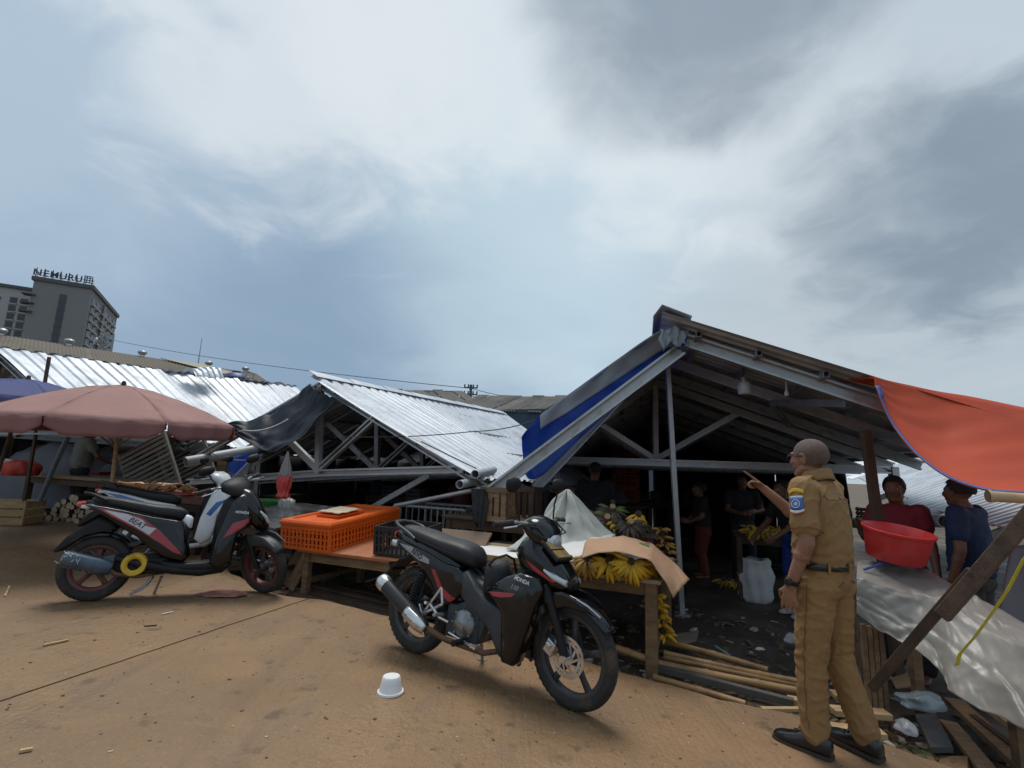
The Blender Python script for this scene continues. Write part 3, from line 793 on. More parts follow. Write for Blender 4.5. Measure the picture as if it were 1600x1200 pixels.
# bent struts that came down at the eave
tag(cmem(None, (0, 0, 0), 'fallen_strut', at(672, 742, 6.6), at(560, 806, 7.3), .05, .07, steel), 'steel strut slanting down behind the orange crate', 'strut')
mb = MB(); mb.tube([at(760, 762, 5.6), at(640, 786, 6.2), at(618, 790, 6.3), at(613, 797, 6.32), at(612, 835, 6.35)], .026, 8)
tag(mb.build('bent_pipe', steel, smooth=50), 'bent grey pipe rail leading down to the wire cage', 'pipe')
cap = mat('pipe_inside', (.12, .12, .12), .8)
def pipe(name, label, a, b, r, m=pvc):
    a, b = V(a), V(b); d = (b - a); mb = MB()
    mb.lathe([(r * .86, 0), (r, 0), (r, d.length), (r * .86, d.length), (r * .86, 0)], a, d.normalized(), 18)
    return tag(mb.build(name, m, smooth=40), label, 'pipe')
pipe('gutter_pipe', 'upper grey gutter pipe resting on the middle shed eave', at(742, 741, 5.42), at(771, 734, 6.3), .046)
pipe('gutter_pipe', 'lower grey gutter pipe poking out under the middle shed eave', at(718, 757, 5.5), at(768, 748, 6.4), .046)
cable('sagging_cord', 'thin cord stretched in front of the middle shed roof', [at(535, 682, 6.2), at(740, 674, 5.9), at(835, 657, 5.7)], .006, .03)
cable('loose_rod', 'thin dark rod lying on the middle shed roof', [at(658, 694, 5.98) + V((0, 0, .03)), at(744, 738, 5.55) + V((0, 0, .04))], .007, 0)
# slack black tarpaulin over the gable
btarp = leaky(mat('black_tarpaulin', (.012, .017, .028), .55, 0, .3, 3, .25, 12, spec=.35), (.02, .03, .06), .15)
BT_T = [(0, at(486, 598, 6.75)), (.3, at(452, 628, 6.9)), (.62, at(410, 652, 6.95)), (1, at(352, 663, 6.9))]
BT_B = [(0, at(528, 622, 6.5)), (.22, at(503, 648, 6.35)), (.42, at(470, 684, 6.2)), (.6, at(430, 706, 6.2)), (.75, at(405, 703, 6.35)), (.9, at(375, 684, 6.6)), (1, at(353, 666, 6.9))]
def btp(u, v):
    a = (poly(BT_T, max(0, u - .04)) + poly(BT_T, u) + poly(BT_T, min(1, u + .04))) / 3; b = (poly(BT_B, max(0, u - .04)) + poly(BT_B, u) + poly(BT_B, min(1, u + .04))) / 3
    p = a.lerp(b, v); w = math.sin(math.pi * v) * math.sin(math.pi * min(1, u + .1))
    p += V((0, -.05, -.16)) * w + V((.02, -.04, .03)) * (noise.noise(V((u * 5, v * 4, 1))) + .6 * noise.noise(V((u * 11, v * 9, 4)))) + V((0, -.02, .012)) * math.sin(u * 22 + v * 3)
    return p
mb = MB(); mb.grid(btp, 28, 30); tag(mb.build('black_tarpaulin', btarp, smooth=180, solid=.004), 'slack black tarpaulin hanging from the middle shed gable', 'tarpaulin')
cable('white_rope', 'white rope tied from the umbrella rim to the black tarpaulin', [at(352, 664, 6.9), at(380, 672, 6.7), at(450, 655, 6.5)], .008, .06, m=mat('white_rope', (.6, .58, .54), .8))
cable('white_rope', 'white cord looping across the small blue tarpaulin', [at(320, 695, 7.0), at(352, 714, 6.8), at(408, 712, 6.6)], .007, .05, m=mat('white_rope', (.6, .58, .54), .8))
bluet = leaky(mat('blue_tarpaulin', (.018, .095, .42), .45, 0, .2, 1.5, .3, 9, dirt=((.02, .05, .16), .15, 2)), (.03, .16, .7), .5)
bluet2 = leaky(mat('bright_blue_tarpaulin', (.03, .17, .62), .45, 0, .15, 2, .2, 9), (.05, .25, .9), .5)
mb = MB()
A0, A1, A2 = at(352, 713, 7.2), at(410, 709, 6.9), at(362, 748, 7.0)
mb.grid(lambda u, v: A0.lerp(A1, u).lerp(A2, v) + V((0, .05, 0)) * math.sin(u * 9) * (1 - v), 14, 12)
tag(mb.build('small_blue_tarpaulin', bluet2, smooth=180, solid=.003), 'small bright blue tarpaulin scrap hanging left of the black one', 'tarpaulin')
pipe('drain_pipe', 'long grey drain pipe slung below the torn roof edge', at(290, 722, 7.4), at(400, 702, 8.2), .075)
mb = MB(); mb.beam(at(405, 712, 6.9), at(352, 765, 6.6), .05, .09); tag(mb.build('fallen_strut', steeld), 'grey strut leaning beside the small blue tarpaulin', 'strut')

# ---- torn white shed on the left ------------------------------------------
S3o = V((-8.4, 8.1, 0))
RI3 = [(-2, (-9.3, 6.1, 2.85)), (0, (-8.4, 8.1, 2.95)), (6, (-5.93, 13.6, 3.32))]
ER3 = [(-2, (-6.9, 5.6, 1.85)), (0, (-6.0, 7.1, 1.75)), (2.9, (-4.9, 9.8, 1.50)), (6, (-3.6, 12.7, 1.45))]
EL3 = [(-2, (-11.8, 7.2, 1.7)), (0, (-10.9, 9.2, 1.7)), (6, (-8.4, 14.6, 1.9))]
torn = thing('market_shed', 'wrecked white corrugated shed roof torn open behind the umbrellas', 'shed', S3o)
def wp3(s_, v, u, i):
    w = V((0, 0, .035 * noise.noise(V((s_ * 1.2, v * 2, 3)))))
    k = math.exp(-((s_ - 1.75) / .55) ** 2); w += V((.10, -.12, -.06)) * k * (max(0, .62 - v) ** 1.3) * (1 + .5 * math.sin(s_ * 9))
    k = math.exp(-((s_ - 2.9) / .5) ** 2); w += V((-.1, -.05, -.03)) * k * max(0, .5 - v) * (1.2 + math.sin(s_ * 7 + 1))
    if i in (3, 5): w += V((0, 0, -.05 + .10 * v * (1 - v)))
    if i == 4: w += V((.05, -.1, -.06 + .05 * u * (1 - v) ** 2))
    k = math.exp(-((s_ + .3) / .25) ** 2); w += V((.0, -.05, .10)) * k * max(0, .4 - v)
    return w
roof_sheets(torn, S3o, RI3, ER3, -.1, 6, .9, galv, .26, .02, warp=wp3, nv=14, seed=21)
roof_sheets(torn, S3o, RI3, EL3, -.1, 6, 1.0, galv, .22, .03, nv=3, seed=22)
for s_ in (0, 1.5, 3, 4.5):
    tr = bpy.data.objects.new('truss', None); COL.objects.link(tr); tr.parent = torn
    p, l, r = poly(RI3, s_) + dn, poly(EL3, s_) + dn, poly(ER3, s_) + dn
    cmem(tr, S3o, 'top_chord', p, r, .06, .1, steeld); cmem(tr, S3o, 'top_chord', p, l, .06, .1, steeld, -1)
    cmem(tr, S3o, 'bottom_chord', l, r, .06, .1, steeld); cmem(tr, S3o, 'king_post', V((p.x, p.y, (l.z + r.z) / 2)), p, .06, .08, steeld)
    for e in ((EL3, ER3) if s_ > 2 else (EL3,)):
        q = poly(e, s_); mb = MB(); mb.beam((q.x, q.y, floor_z(q.x, q.y)), q + dn, .07, .07); mb.build('post', wooddk, torn, off=S3o)
def loose(label, corners, sag=.05, m=galv, ribs=5):
    c = [V(q) for q in corners]; mb = MB(); o = (c[0] + c[1] + c[2] + c[3]) / 4
    nn = (c[1] - c[0]).cross(c[3] - c[0]).normalized()
    def p(u, v): return c[0].lerp(c[1], u).lerp(c[3].lerp(c[2], u), v) + nn * (.02 * (1 if math.sin(u * ribs * 2 * math.pi) > 0 else -1)) + V((0, 0, sag * math.sin(math.pi * v) + .04 * noise.noise(V((u * 3, v * 3, o.x)))))
    mb.grid(p, ribs * 8, 8); return tag(mb.build('loose_roof_sheet', m), label, 'roof sheet')
loose('curled sheet standing above the torn roof near the water tank', [at(285, 580, 10.6), at(336, 578, 11.2), at(350, 592, 11.0), at(305, 588, 10.4)], .12)
mb = MB(); pb = at(76, 595, 7.6); mb.beam(V((pb.x, pb.y, floor_z(pb.x, pb.y))), at(77, 558, 7.6), .035, .035, (0, 1, 0)); tag(mb.build('timber_post', wooddk), 'brown post poking up through the torn white roof', 'post')

# ---- next shed to the right, its white slope shows behind the men ------------
S4o = V((7.0, 3.2, 0))
RI4 = [(-1, (6.6, 2.6, 2.55)), (2, (7.6, 4.6, 2.6)), (9, (10.2, 9.6, 2.9)), (14, (12.6, 14.5, 3.0))]
EL4 = [(-1, tuple(at(1575, 838, 4.3))), (2, tuple(at(1450, 804, 5.6))), (9, tuple(at(1338, 748, 10.0))), (14, tuple(at(1285, 738, 15.0)))]
nxt = thing('market_shed', 'white corrugated shed slope sunk low behind the men at right', 'shed', S4o)
roof_sheets(nxt, S4o, RI4, EL4, -1, 14, .9, galv, .24, .03, seed=31, warp=lambda s_, v, u, i: V((0, 0, -.08 * math.sin(math.pi * v))))
for s_ in (0, 3, 6):
    cmem(nxt, S4o, 'top_chord', poly(RI4, s_) + dn, poly(EL4, s_) + dn, .06, .1, steeld)
    for e in (RI4, EL4):
        q = poly(e, s_ + .1); mb = MB(); mb.beam((q.x, q.y, floor_z(q.x, q.y)), q + dn, .08, .08); mb.build('post', steeld, nxt, off=S4o)
pipe('gutter_pipe', 'grey gutter pipe lying along the sunk shed eave behind the basin', at(1440, 812, 5.2), at(1475, 815, 4.9), .06)

# ---- blue tarpaulin over the big shed's left slope ---------------------------
bl_top = leaky(mat('faded_skylit_tarpaulin', (.40, .46, .52), .55, 0, .2, 2, .25, 10), (.3, .4, .5), .35)  # sun-bleached cloth, its colour lightened further for sky light from above
# the sheet lies over the slope and its front edge is folded down behind the long rafter
BL_T = [(0, at(1068, 516, 4.92)), (.08, at(1040, 513, 4.95)), (.16, at(1005, 535, 5.05)), (.42, at(935, 585, 5.3)), (.62, at(880, 625, 5.5)), (.78, at(848, 648, 5.6)), (.92, at(822, 672, 5.65)), (1, at(814, 684, 5.65))]
BL_B = [(0, at(1062, 552, 5.06)), (.08, at(1050, 560, 5.1)), (.3, at(985, 612, 5.25)), (.5, at(935, 658, 5.38)), (.68, at(885, 706, 5.5)), (.82, at(848, 744, 5.6)), (.92, at(832, 750, 5.62)), (1, at(818, 738, 5.62))]
def blf(u, v):
    sm = lambda P: (poly(P, max(0, u - .03)) + poly(P, u) * 2 + poly(P, min(1, u + .03))) / 4
    p = sm(BL_T).lerp(sm(BL_B), v)
    return p + V((.0, .09 * math.sin(math.pi * v), 0)) + V((.01, .035, .012)) * (noise.noise(V((u * 9, v * 3, 2))) + .5 * math.sin(u * 46 + v * 5) * v)
def blb(u, v):
    # v=0 front edge, v=1 back over the sheets
    a = (poly(BL_T, max(0, u - .03)) + poly(BL_T, u) * 2 + poly(BL_T, min(1, u + .03))) / 4; r_ = poly(RID, 2.4).lerp(poly(EAL, 2.4), max(0, u - .05) * 1.02)
    return a.lerp(r_ + V((0, 0, .06)), v) + V((0, 0, -.05 * math.sin(math.pi * v) + .03 * noise.noise(V((u * 8, v * 4, 6)))))
tp = thing('blue_tarpaulin', 'blue tarpaulin draped down the left slope of the big shed', 'tarpaulin', S1o)
mb = MB(); mb.grid(lambda u, v: blf(u, v), 60, 16); mb.build('front_fold', bluet, tp, off=S1o, smooth=180, solid=.003)
mb = MB(); mb.grid(blb, 50, 12); mb.build('cover', bluet, tp, off=S1o, smooth=180, solid=.003)
mb = MB(); mb.grid(lambda u, v: blf(.0 + .80 * u, -.02 + (.66 - .42 * u) * v) + V((-.005, -.012, .004)), 40, 8); mb.build('faded_skylit_top', bl_top, tp, off=S1o, smooth=180, solid=.003)
def knot(u, v):
    a = at(1030 + 44 * u, 514 + 4 * math.sin(u * 9), 4.86); return a + V((.015 * math.sin(v * 7 + u * 20), -.02 - .015 * math.sin(u * 24), -.17 * v * (1 + .25 * math.sin(u * 13))))
mb = MB(); mb.grid(knot, 24, 8); mb.build('gathered_corner', bl_top, tp, off=S1o, smooth=180, solid=.003)
mb = MB(); mb.tube([at(1072, 524, 4.85), at(1070, 536, 4.86), at(1058, 545, 4.88)], .016, 6); mb.build('blue_edge', bluet, tp, off=S1o)

# ---- orange tarpaulin on the right -------------------------------------------
orm = leaky(mat('orange_tarpaulin', (.66, .12, .045), .5, 0, .14, 1.5, .2, 22, dirt=((.50, .10, .05), .25, 1.2)), (.85, .17, .06), .5)
hemm = mat('blue_hem', (.025, .07, .26), .55, 0, .15, 4)
TOPO = [(0, at(1363, 588, 4.02)), (.25, at(1420, 602, 4.0)), (.55, at(1510, 619, 3.95)), (1, at(1760, 668, 3.8))]
BOTO = [(0, at(1366, 600, 4.0)), (.1, at(1378, 630, 3.88)), (.22, at(1396, 668, 3.72)), (.36, at(1428, 712, 3.45)), (.52, at(1480, 748, 3.1)), (.68, at(1540, 766, 2.86)), (.84, at(1610, 774, 2.72)), (1, at(1760, 782, 2.6))]
def smp(P, t):
    a = poly(P, max(0, t - .05)); b = poly(P, t); c = poly(P, min(1, t + .05)); return (a + b * 2 + c) / 4
def orp(u, v):
    p = smp(TOPO, u ** 1.0).lerp(smp(BOTO, u), v)
    p.z -= .10 * math.sin(math.pi * v) * min(1, u * 2.2)
    p += V((0, -.5, .8)) * (.022 * noise.noise(V((u * 4, v * 3, 8))) + .006 * math.sin(v * 26 + u * 30) * math.sin(math.pi * v))
    return p
orr = thing('orange_tarpaulin', 'orange tarpaulin with blue hem stretched off the big shed eave', 'tarpaulin', (3.2, 3.6, 0))
off = V((3.2, 3.6, 0))
mb = MB(); mb.grid(orp, 44, 26); mb.build('cover', orm, orr, off=off, smooth=180, solid=.003)
def obk(u, v):
    p = orp(u, 0); return p + V((.25, .9, .05)) * v + V((0, 0, -.1 * v * v)) + V((0, 0, .03)) * noise.noise(V((u * 5, v * 3, 1)))
mb = MB(); mb.grid(lambda u, v: orp(u, 0).lerp(poly(RID, 1.2).lerp(poly(EAR, 1.2), .52 + .48 * u) + V((0, 0, .06)), v) + V((0, 0, .02 * v)), 24, 6); mb.build('back_fold', orm, orr, off=off, smooth=180, solid=.003)
def hem(u, v):
    e = orp(u, 1.0); i_ = orp(u, .93) if u > .08 else orp(u, 1) + V((.05, 0, 0))
    d_ = (i_ - e); d_ = d_.normalized() if d_.length > 1e-5 else V((1, 0, 0))
    return e + d_ * (.035 * v) + V((0, -.006, .004))
mb = MB(); mb.grid(hem, 60, 1); mb.build('hem', hemm, orr, off=off, smooth=180, solid=.006)
# ------------------------------------------------------------------ motorcycles
from mathutils.bvhtree import BVHTree
def project(me, targets, lift=.0018, side=-1):
    """press the vertices of a flat decal (given in the bike's x,z) onto the outer face of the panels"""
    trees = []
    for o in targets:
        bm = bmesh.new(); bm.from_mesh(o.data); trees.append(BVHTree.FromBMesh(bm)); bm.free()
    last = None; todo = []
    for v in me.vertices:
        best = None
        for t in trees:
            h_ = t.ray_cast(V((v.co.x, side * 1.0, v.co.z)), V((0, -side, 0)))
            if h_[0] is not None and (best is None or h_[0].y * side > best * side): best = h_[0].y
        if best is None: todo.append(v)
        else: v.co.y = best + side * lift; last = v.co.y
    for v in todo: v.co.y = last if last is not None else side * .15
def decal_on(name, outl, m, t, targets, lift=.0018):
    bm = bmesh.new(); f = bm.faces.new([bm.verts.new((x, -.2, z)) for x, z in outl]); bmesh.ops.triangulate(bm, faces=[f])
    for _ in range(3): bmesh.ops.subdivide_edges(bm, edges=bm.edges[:], cuts=1, use_grid_fill=False); bmesh.ops.triangulate(bm, faces=bm.faces[:])
    me = bpy.data.meshes.new(name); bm.to_mesh(me); bm.free(); project(me, targets, lift); me.materials.append(m)
    return link(me, name, t, smooth=180)
def text_on(s, size, m, t, x, z, rot, targets, shear=0.0, bold=0.0):
    me = text_mesh(s, size, 'lettering', 0.0, shear, bold); me.transform(Matrix.Translation((x, -.2, z)) @ Matrix.Rotation(rot, 4, 'Y') @ Matrix.Rotation(R(90), 4, 'X'))
    project(me, targets, .0032); me.materials.clear(); me.materials.append(m); return link(me, 'lettering', t)
silver = mat('silver_paint', (.42, .43, .45), .35, .5, .1, 6)
sticker = mat('silver_sticker', (.50, .50, .52), .35, .2, .1, 6)
rimred = mat('muddy_red_rim', (.13, .035, .035), .5, .3, .3, 12, dirt=((.12, .08, .05), .35, 8))
yellowp = mat('yellow_cover', (.55, .36, .02), .45, 0, .15, 10, dirt=((.08, .05, .02), .25, 8))
def wheel(parent, hx, r, tw, X, spokes, rimm, n=44, style=0):
    w = bpy.data.objects.new('wheel', None); COL.objects.link(w); w.parent = parent
    c = (hx, 0, r); rt = tw / 2; rr = r - tw * .92
    prof = []
    for k in range(13):
        a = -math.pi * .62 + 2 * math.pi * .62 * k / 12
        prof.append((r - rt + math.cos(a) * rt, math.sin(a) * rt))
    prof += [(rr, rt * .7), (rr, -rt * .7), prof[0]]
    mb = MB(); mb.X = X; mb.lathe(prof, c, (0, 1, 0), n); mb.build('tyre', rubber, w, smooth=60)
    mb = MB(); mb.X = X
    # raised tread blocks
    for k in range(46):
        a = 2 * math.pi * k / 46
        for s_ in (-1, 1):
            p = V((hx + math.cos(a) * (r - .0085), s_ * tw * .16, r + math.sin(a) * (r - .0085)))
            q = V((hx + math.cos(a + .06) * (r - .017), s_ * tw * .36, r + math.sin(a + .06) * (r - .017)))
            mb.beam(p, q, .016, .010, (math.cos(a), 0, math.sin(a)))
    tag(mb.build('tread', rubber, w), kind='stuff')
    mb = MB(); mb.X = X
    mb.lathe([(rr + .012, rt * .72), (rr - .004, rt * .78), (rr - .022, rt * .55), (rr - .026, 0), (rr - .022, -rt * .55), (rr - .004, -rt * .78), (rr + .012, -rt * .72)], c, (0, 1, 0), n); mb.build('rim', rimm, w, smooth=40)
    mb = MB(); mb.X = X
    for k in range(spokes):
        a = 2 * math.pi * k / spokes + .3
        d = V((math.cos(a), 0, math.sin(a))); t = V((-d.z, 0, d.x))
        p0, p1 = V(c) + d * .045, V(c) + d * (rr - .018)
        vs = []
        for p, hw, hy in ((p0, .026, .022), (p0.lerp(p1, .5), .017, .016), (p1, .022, .013)):
            vs.append([p + t * hw + V((0, hy * .4, 0)), p + V((0, hy, 0)), p - t * hw + V((0, hy * .4, 0)), p - t * hw - V((0, hy * .4, 0)), p - V((0, hy, 0)), p + t * hw - V((0, hy * .4, 0))])
        mb.loft(vs)
    mb.build('spoke', alloy if not style else rimm, w, smooth=50)
    mb = MB(); mb.X = X; mb.lathe([(0, -.055), (.03, -.055), (.05, -.035), (.055, 0), (.05, .035), (.03, .055), (0, .055)], c, (0, 1, 0), 20); mb.build('hub', alloy, w, smooth=40)
    return w
def disc(parent, c, X, r=.11):
    mb = MB(); mb.X = X
    cx, cy, cz = c; n = 72; ri = r * .66
    ang = [2 * math.pi * k / n for k in range(n)]
    # outer ring scalloped like the photo, drilled look by alternating radial slots
    for lo, hi in ((ri, r * .80), (r * .86, r)):
        vs = []; fs = []
        for k, a in enumerate(ang):
            ro = hi * (1 + (.012 if hi == r and k % 4 < 2 else 0))
            for q in (lo, ro):
                for dy in (-.002, .002): vs.append(V((cx + math.cos(a) * q, cy + dy, cz + math.sin(a) * q)))
        for k in range(n):
            b, e = k * 4, ((k + 1) % n) * 4
            fs += [(b, b + 2, e + 2, e), (b + 1, e + 1, e + 3, b + 3), (b + 2, b + 3, e + 3, e + 2), (b, e, e + 1, b + 1)]
        mb.add(vs, fs)
    for k in range(36):
        a = 2 * math.pi * k / 36
        if k % 3 == 2: continue
        mb.beam(V((cx + math.cos(a) * r * .79, cy, cz + math.sin(a) * r * .79)), V((cx + math.cos(a) * r * .87, cy, cz + math.sin(a) * r * .87)), .011, .003, (0, 1, 0))
    for k in range(10):
        a = 2 * math.pi * k / 10; a2 = a + .75
        mb.beam(V((cx + math.cos(a) * r * .30, cy, cz + math.sin(a) * r * .30)), V((cx + math.cos(a2) * ri * 1.01, cy, cz + math.sin(a2) * ri * 1.01)), .012, .004, (0, 1, 0))
    mb.lathe([(.0, -.003), (r * .34, -.003), (r * .34, .003), (0, .003)], c, (0, 1, 0), 20)
    return mb.build('brake_disc', chrome, parent)
def arc_shell(mb, c, r, a0, a1, hw, crown=.02, n=18, m=8):
    def fn(u, v):
        a = a0 + (a1 - a0) * u; w = hw(u) if callable(hw) else hw; t = v * 2 - 1
        rr = r + (r_ if 0 else 0) - crown * t * t
        return V((c[0] + math.cos(a) * rr, t * w, c[2] + math.sin(a) * rr))
    mb.grid(fn, n, m); return mb
def sym(mb, fn):
    for s_ in (-1, 1): fn(s_)
    return mb
def place_bike(o, rear, front):
    r, f = V(rear), V(front); d = f - r; hd = math.atan2(d.y, d.x)
    return hd

def motorcycle(rear, hd, steer, lean):
    ptch = math.atan(.04 * math.cos(hd))
    t = thing('motorcycle', 'black underbone motorcycle with red stripes parked before the banana table', 'motorcycle', (rear[0], rear[1], gz(rear[0])), rot=(lean, ptch, hd))
    r = .288; wb = 1.225
    axd = V((-.424, 0, .905)).normalized(); ap = V((wb - .03, 0, .30))
    ST = Matrix.Translation(ap) @ Matrix.Rotation(steer, 4, axd) @ Matrix.Translation(-ap)
    wheel(t, 0, r, .082, None, 5, alloy)
    fwl = wheel(t, wb, r, .074, ST, 5, alloy)
    disc(fwl, (wb, -.062, r), ST, .112)
    # drum brake on the rear wheel
    mb = MB(); mb.lathe([(0, -.085), (.04, -.085), (.075, -.075), (.085, -.04), (.085, .04), (0, .06)], (0, 0, r), (0, 1, 0), 24); mb.build('rear_drum', alloy, t, smooth=40)
    # fork, caliper
    mb = MB(); mb.X = ST
    for s_ in (-1, 1):
        mb.tube([(wb - .005, s_ * .082, r), (wb - .055, s_ * .082, .42), (wb - .13, s_ * .082, .58)], [.024, .026, .027], 12)
        mb.tube([(wb - .12, s_ * .082, .56), (wb - .21, s_ * .082, .74)], .018, 10)
        mb.tube([(wb - .128, s_ * .082, .56), (wb - .17, s_ * .082, .655)], .034, 12)
    mb.build('fork', blackpl, t, smooth=50)
    mb = MB(); mb.X = ST; mb.tube([(wb, -.105, r), (wb, .105, r)], .012, 8); mb.tube([(wb, -.098, r), (wb, -.112, r)], .02, 6); mb.build('axle', chrome, t)
    mb = MB(); mb.X = ST; mb.box((wb - .10, -.075, r + .035), (.07, .06, .085), Matrix.Rotation(.5, 3, 'Y')); mb.tube([(wb - .10, -.10, r + .05), (wb - .10, -.12, r + .05)], .02, 10); mb.build('brake_caliper', chrome, t, bevel=.008)
    mb = MB(); mb.X = ST; mb.tube([(wb - .11, -.09, r + .07), (wb - .16, -.12, r + .12), (wb - .19, -.10, r + .26), (wb - .22, -.06, .78)], .006, 6); mb.build('brake_hose', blackpl, t)
    # front fender and the blade behind it
    mb = MB(); mb.X = ST; arc_shell(mb, (wb, 0, r), r + .028, R(36), R(132), lambda u: .03 + .045 * math.sin(math.pi * min(1, u * .75 + .18)), .022); mb.build('front_fender', blackp, t, smooth=180, solid=.005)
    mb = MB(); mb.X = ST
    for s_ in (-1, 1):
        mb.pillow([(wb - .20, .60), (wb - .05, .64), (wb + .08, .615), (wb + .17, .565), (wb + .10, .56), (wb - .02, .56), (wb - .12, .52)], s_ * .062, s_ * .085, .8)
    mb.build('fender_side', blackp, t, smooth=50)
    mb = MB(); mb.X = ST; mb.tube([(wb + .06, -.080, .615), (wb + .13, -.072, .592), (wb + .20, -.05, .545)], .005, 6); mb.build('fender_trim', silver, t)
    mb = MB(); mb.X = ST
    for s_ in (-1, 1):
        o_ = [(wb - .20, .58), (wb - .16, .50), (wb - .235, .40), (wb - .30, .30), (wb - .345, .14), (wb - .365, .16), (wb - .37, .30), (wb - .34, .44), (wb - .27, .55)]
        mb.pillow(o_, s_ * .045, s_ * .10, .75)
    mb.build('wheel_flap', greypl, t, smooth=50)
    # swing arm, shocks, chain case
    mb = MB()
    for s_ in (-1, 1): mb.beam((.42, s_ * .085, .34), (-.03, s_ * .095, r), .025, .05)
    mb.build('swing_arm', blackpl, t, bevel=.006)
    for s_ in (-1, 1):
        mb = MB(); a, b = V((.03, s_ * .125, .33)), V((.12, s_ * .125, .62)); mb.tube([a, b], .013, 8)
        for k in range(11):
            p = a.lerp(b, .18 + k * .06); mb.lathe([(.030, -.006), (.036, 0), (.030, .006)], p, (b - a).normalized(), 12)
        mb.build('shock_absorber', blackpl, t, smooth=50)
    mb = MB(); mb.pillow([(-.08, .33), (.36, .40), (.42, .36), (.36, .30), (-.08, .26)], .10, .125, .9); mb.build('chain_case', blackpl, t, bevel=.006)
    # engine
    mb = MB(); mb.pillow([(.34, .22), (.36, .40), (.48, .45), (.60, .42), (.66, .34), (.62, .22), (.5, .185)], .10, .125, .9); mb.pillow([(.34, .22), (.36, .40), (.48, .45), (.60, .42), (.66, .34), (.62, .22), (.5, .185)], .0, -.105, .92)
    mb.box((.48, 0, .31), (.26, .22, .2)); mb.build('engine_case', greypl, t, bevel=.01)
    mb = MB(); mb.lathe([(0, .055), (.035, .052), (.05, .04), (.078, .03), (.09, .012), (.092, -.02)], (.50, -.105, .315), (0, -1, 0), 26)
    for k in range(8):
        a = k * math.pi / 4; mb.lathe([(0, .03), (.008, .03), (.008, -.01)], (.50 + math.cos(a) * .084, -.105, .315 + math.sin(a) * .084), (0, -1, 0), 8)
    mb.box((.50, -.155, .315), (.07, .02, .022), Matrix.Rotation(.4, 3, 'Y')); mb.build('clutch_cover', mat('engine_alloy', (.24, .25, .26), .38, .8, .2, 14, dirt=((.09, .065, .045), .3, 9)), t, smooth=40)
    mb = MB()
    for k in range(7): mb.box((.66 + k * .018, 0, .355 + k * .004), (.007, .15, .14), Matrix.Rotation(-.15, 3, 'Y'))
    mb.box((.70, 0, .36), (.14, .11, .10)); mb.box((.80, 0, .375), (.06, .12, .11)); mb.build('cylinder', steeld, t)
    # exhaust
    mb = MB(); mb.tube([(.82, -.03, .32), (.80, -.07, .22), (.68, -.12, .185), (.40, -.15, .20), (.20, -.155, .235)], [.017, .018, .018, .018, .022], 10); mb.build('exhaust_pipe', rust, t, smooth=50)
    mb = MB(); a, b = V((.22, -.165, .235)), V((-.23, -.185, .46)); d = (b - a); mb.lathe([(0, 0), (.035, .0), (.046, .05), (.050, .12), (.052, d.length - .06), (.050, d.length - .03), (.036, d.length)], a, d.normalized(), 22); mf = mb.build('muffler', mat('muffler_black', (.03, .03, .031), .5, .2, .2, 8, dirt=((.12, .09, .06), .12, 8)), t, smooth=40)
    mb = MB(); dn_ = d.normalized(); mb.lathe([(.053, d.length - .075), (.056, d.length - .05), (.053, d.length - .01), (.038, d.length + .006), (.026, d.length + .008), (.024, d.length - .02)], a, dn_, 22); mb.build('muffler_cap', chrome, mf, smooth=40)
    mb = MB()
    nrm = V((0, -1, 0)); nrm = (nrm - dn_ * nrm.dot(dn_)).normalized(); upv = dn_.cross(nrm)
    def sh(u, v):
        an = (v - .5) * 2.1; p = a + dn_ * (-.02 + .19 * u); rad = .062 * (.62 + .38 * min(1, u * 2.5))
        return p + nrm * (math.cos(an) * rad) + upv * (math.sin(an) * rad * (1 - .2 * u))
    mb.grid(sh, 8, 8); hs = mb.build('heat_shield', chrome, mf, smooth=180, solid=.004)
    mb = MB()
    for u in (.25, .55, .85): mb.lathe([(0, .006), (.008, .006), (.008, -.004)], sh(u, .5), tuple(nrm), 8)
    mb.build('bolt', steeld, mf)
    # pillion peg bracket in cast alloy, foot pegs, levers, stand
    mb = MB(); mb.beam((.16, -.135, .30), (.33, -.14, .40), .018, .028, (0, 1, 0)); mb.beam((.33, -.14, .40), (.30, -.135, .50), .018, .028, (0, 1, 0)); mb.beam((.16, -.135, .30), (.30, -.135, .50), .018, .022, (0, 1, 0)); mb.beam((.16, -.135, .30), (.12, -.13, .36), .018, .03, (0, 1, 0)); mb.build('peg_bracket', chrome, t, bevel=.005)
    mb = MB(); mb.tube([(.33, -.13, .335), (.33, -.22, .345)], .012, 8); mb.build('pillion_peg', steeld, t)
    mb = MB()
    for s_ in (-1, 1): mb.tube([(.52, s_ * .08, .205), (.53, s_ * .24, .225)], .011, 8); mb.tube([(.53, s_ * .16, .222), (.535, s_ * .25, .227)], .019, 10)
    mb.build('foot_peg', blackpl, t)
    mb = MB(); mb.tube([(.40, -.13, .24), (.60, -.15, .21), (.66, -.17, .22), (.665, -.21, .225)], .009, 8); mb.box((.665, -.2, .232), (.04, .05, .012)); mb.build('brake_pedal', chrome, t)
    mb = MB(); mb.tube([(.38, -.13, .30), (.33, -.16, .32), (.26, -.20, .40), (.27, -.25, .41)], .010, 8); mb.build('kick_starter', chrome, t)
    mb = MB(); mb.tube([(.5, .09, .2), (.44, .22, .02)], .012, 8); mb.box((.43, .23, .012), (.05, .04, .012)); mb.build('side_stand', steeld, t)
    # seat and tail
    def cx_(o):
        for v in o.data.vertices:
            if v.co.x < .5: v.co.x = .5 - (.5 - v.co.x) * .83
        return o
    before_ = set(o.name for o in t.children)
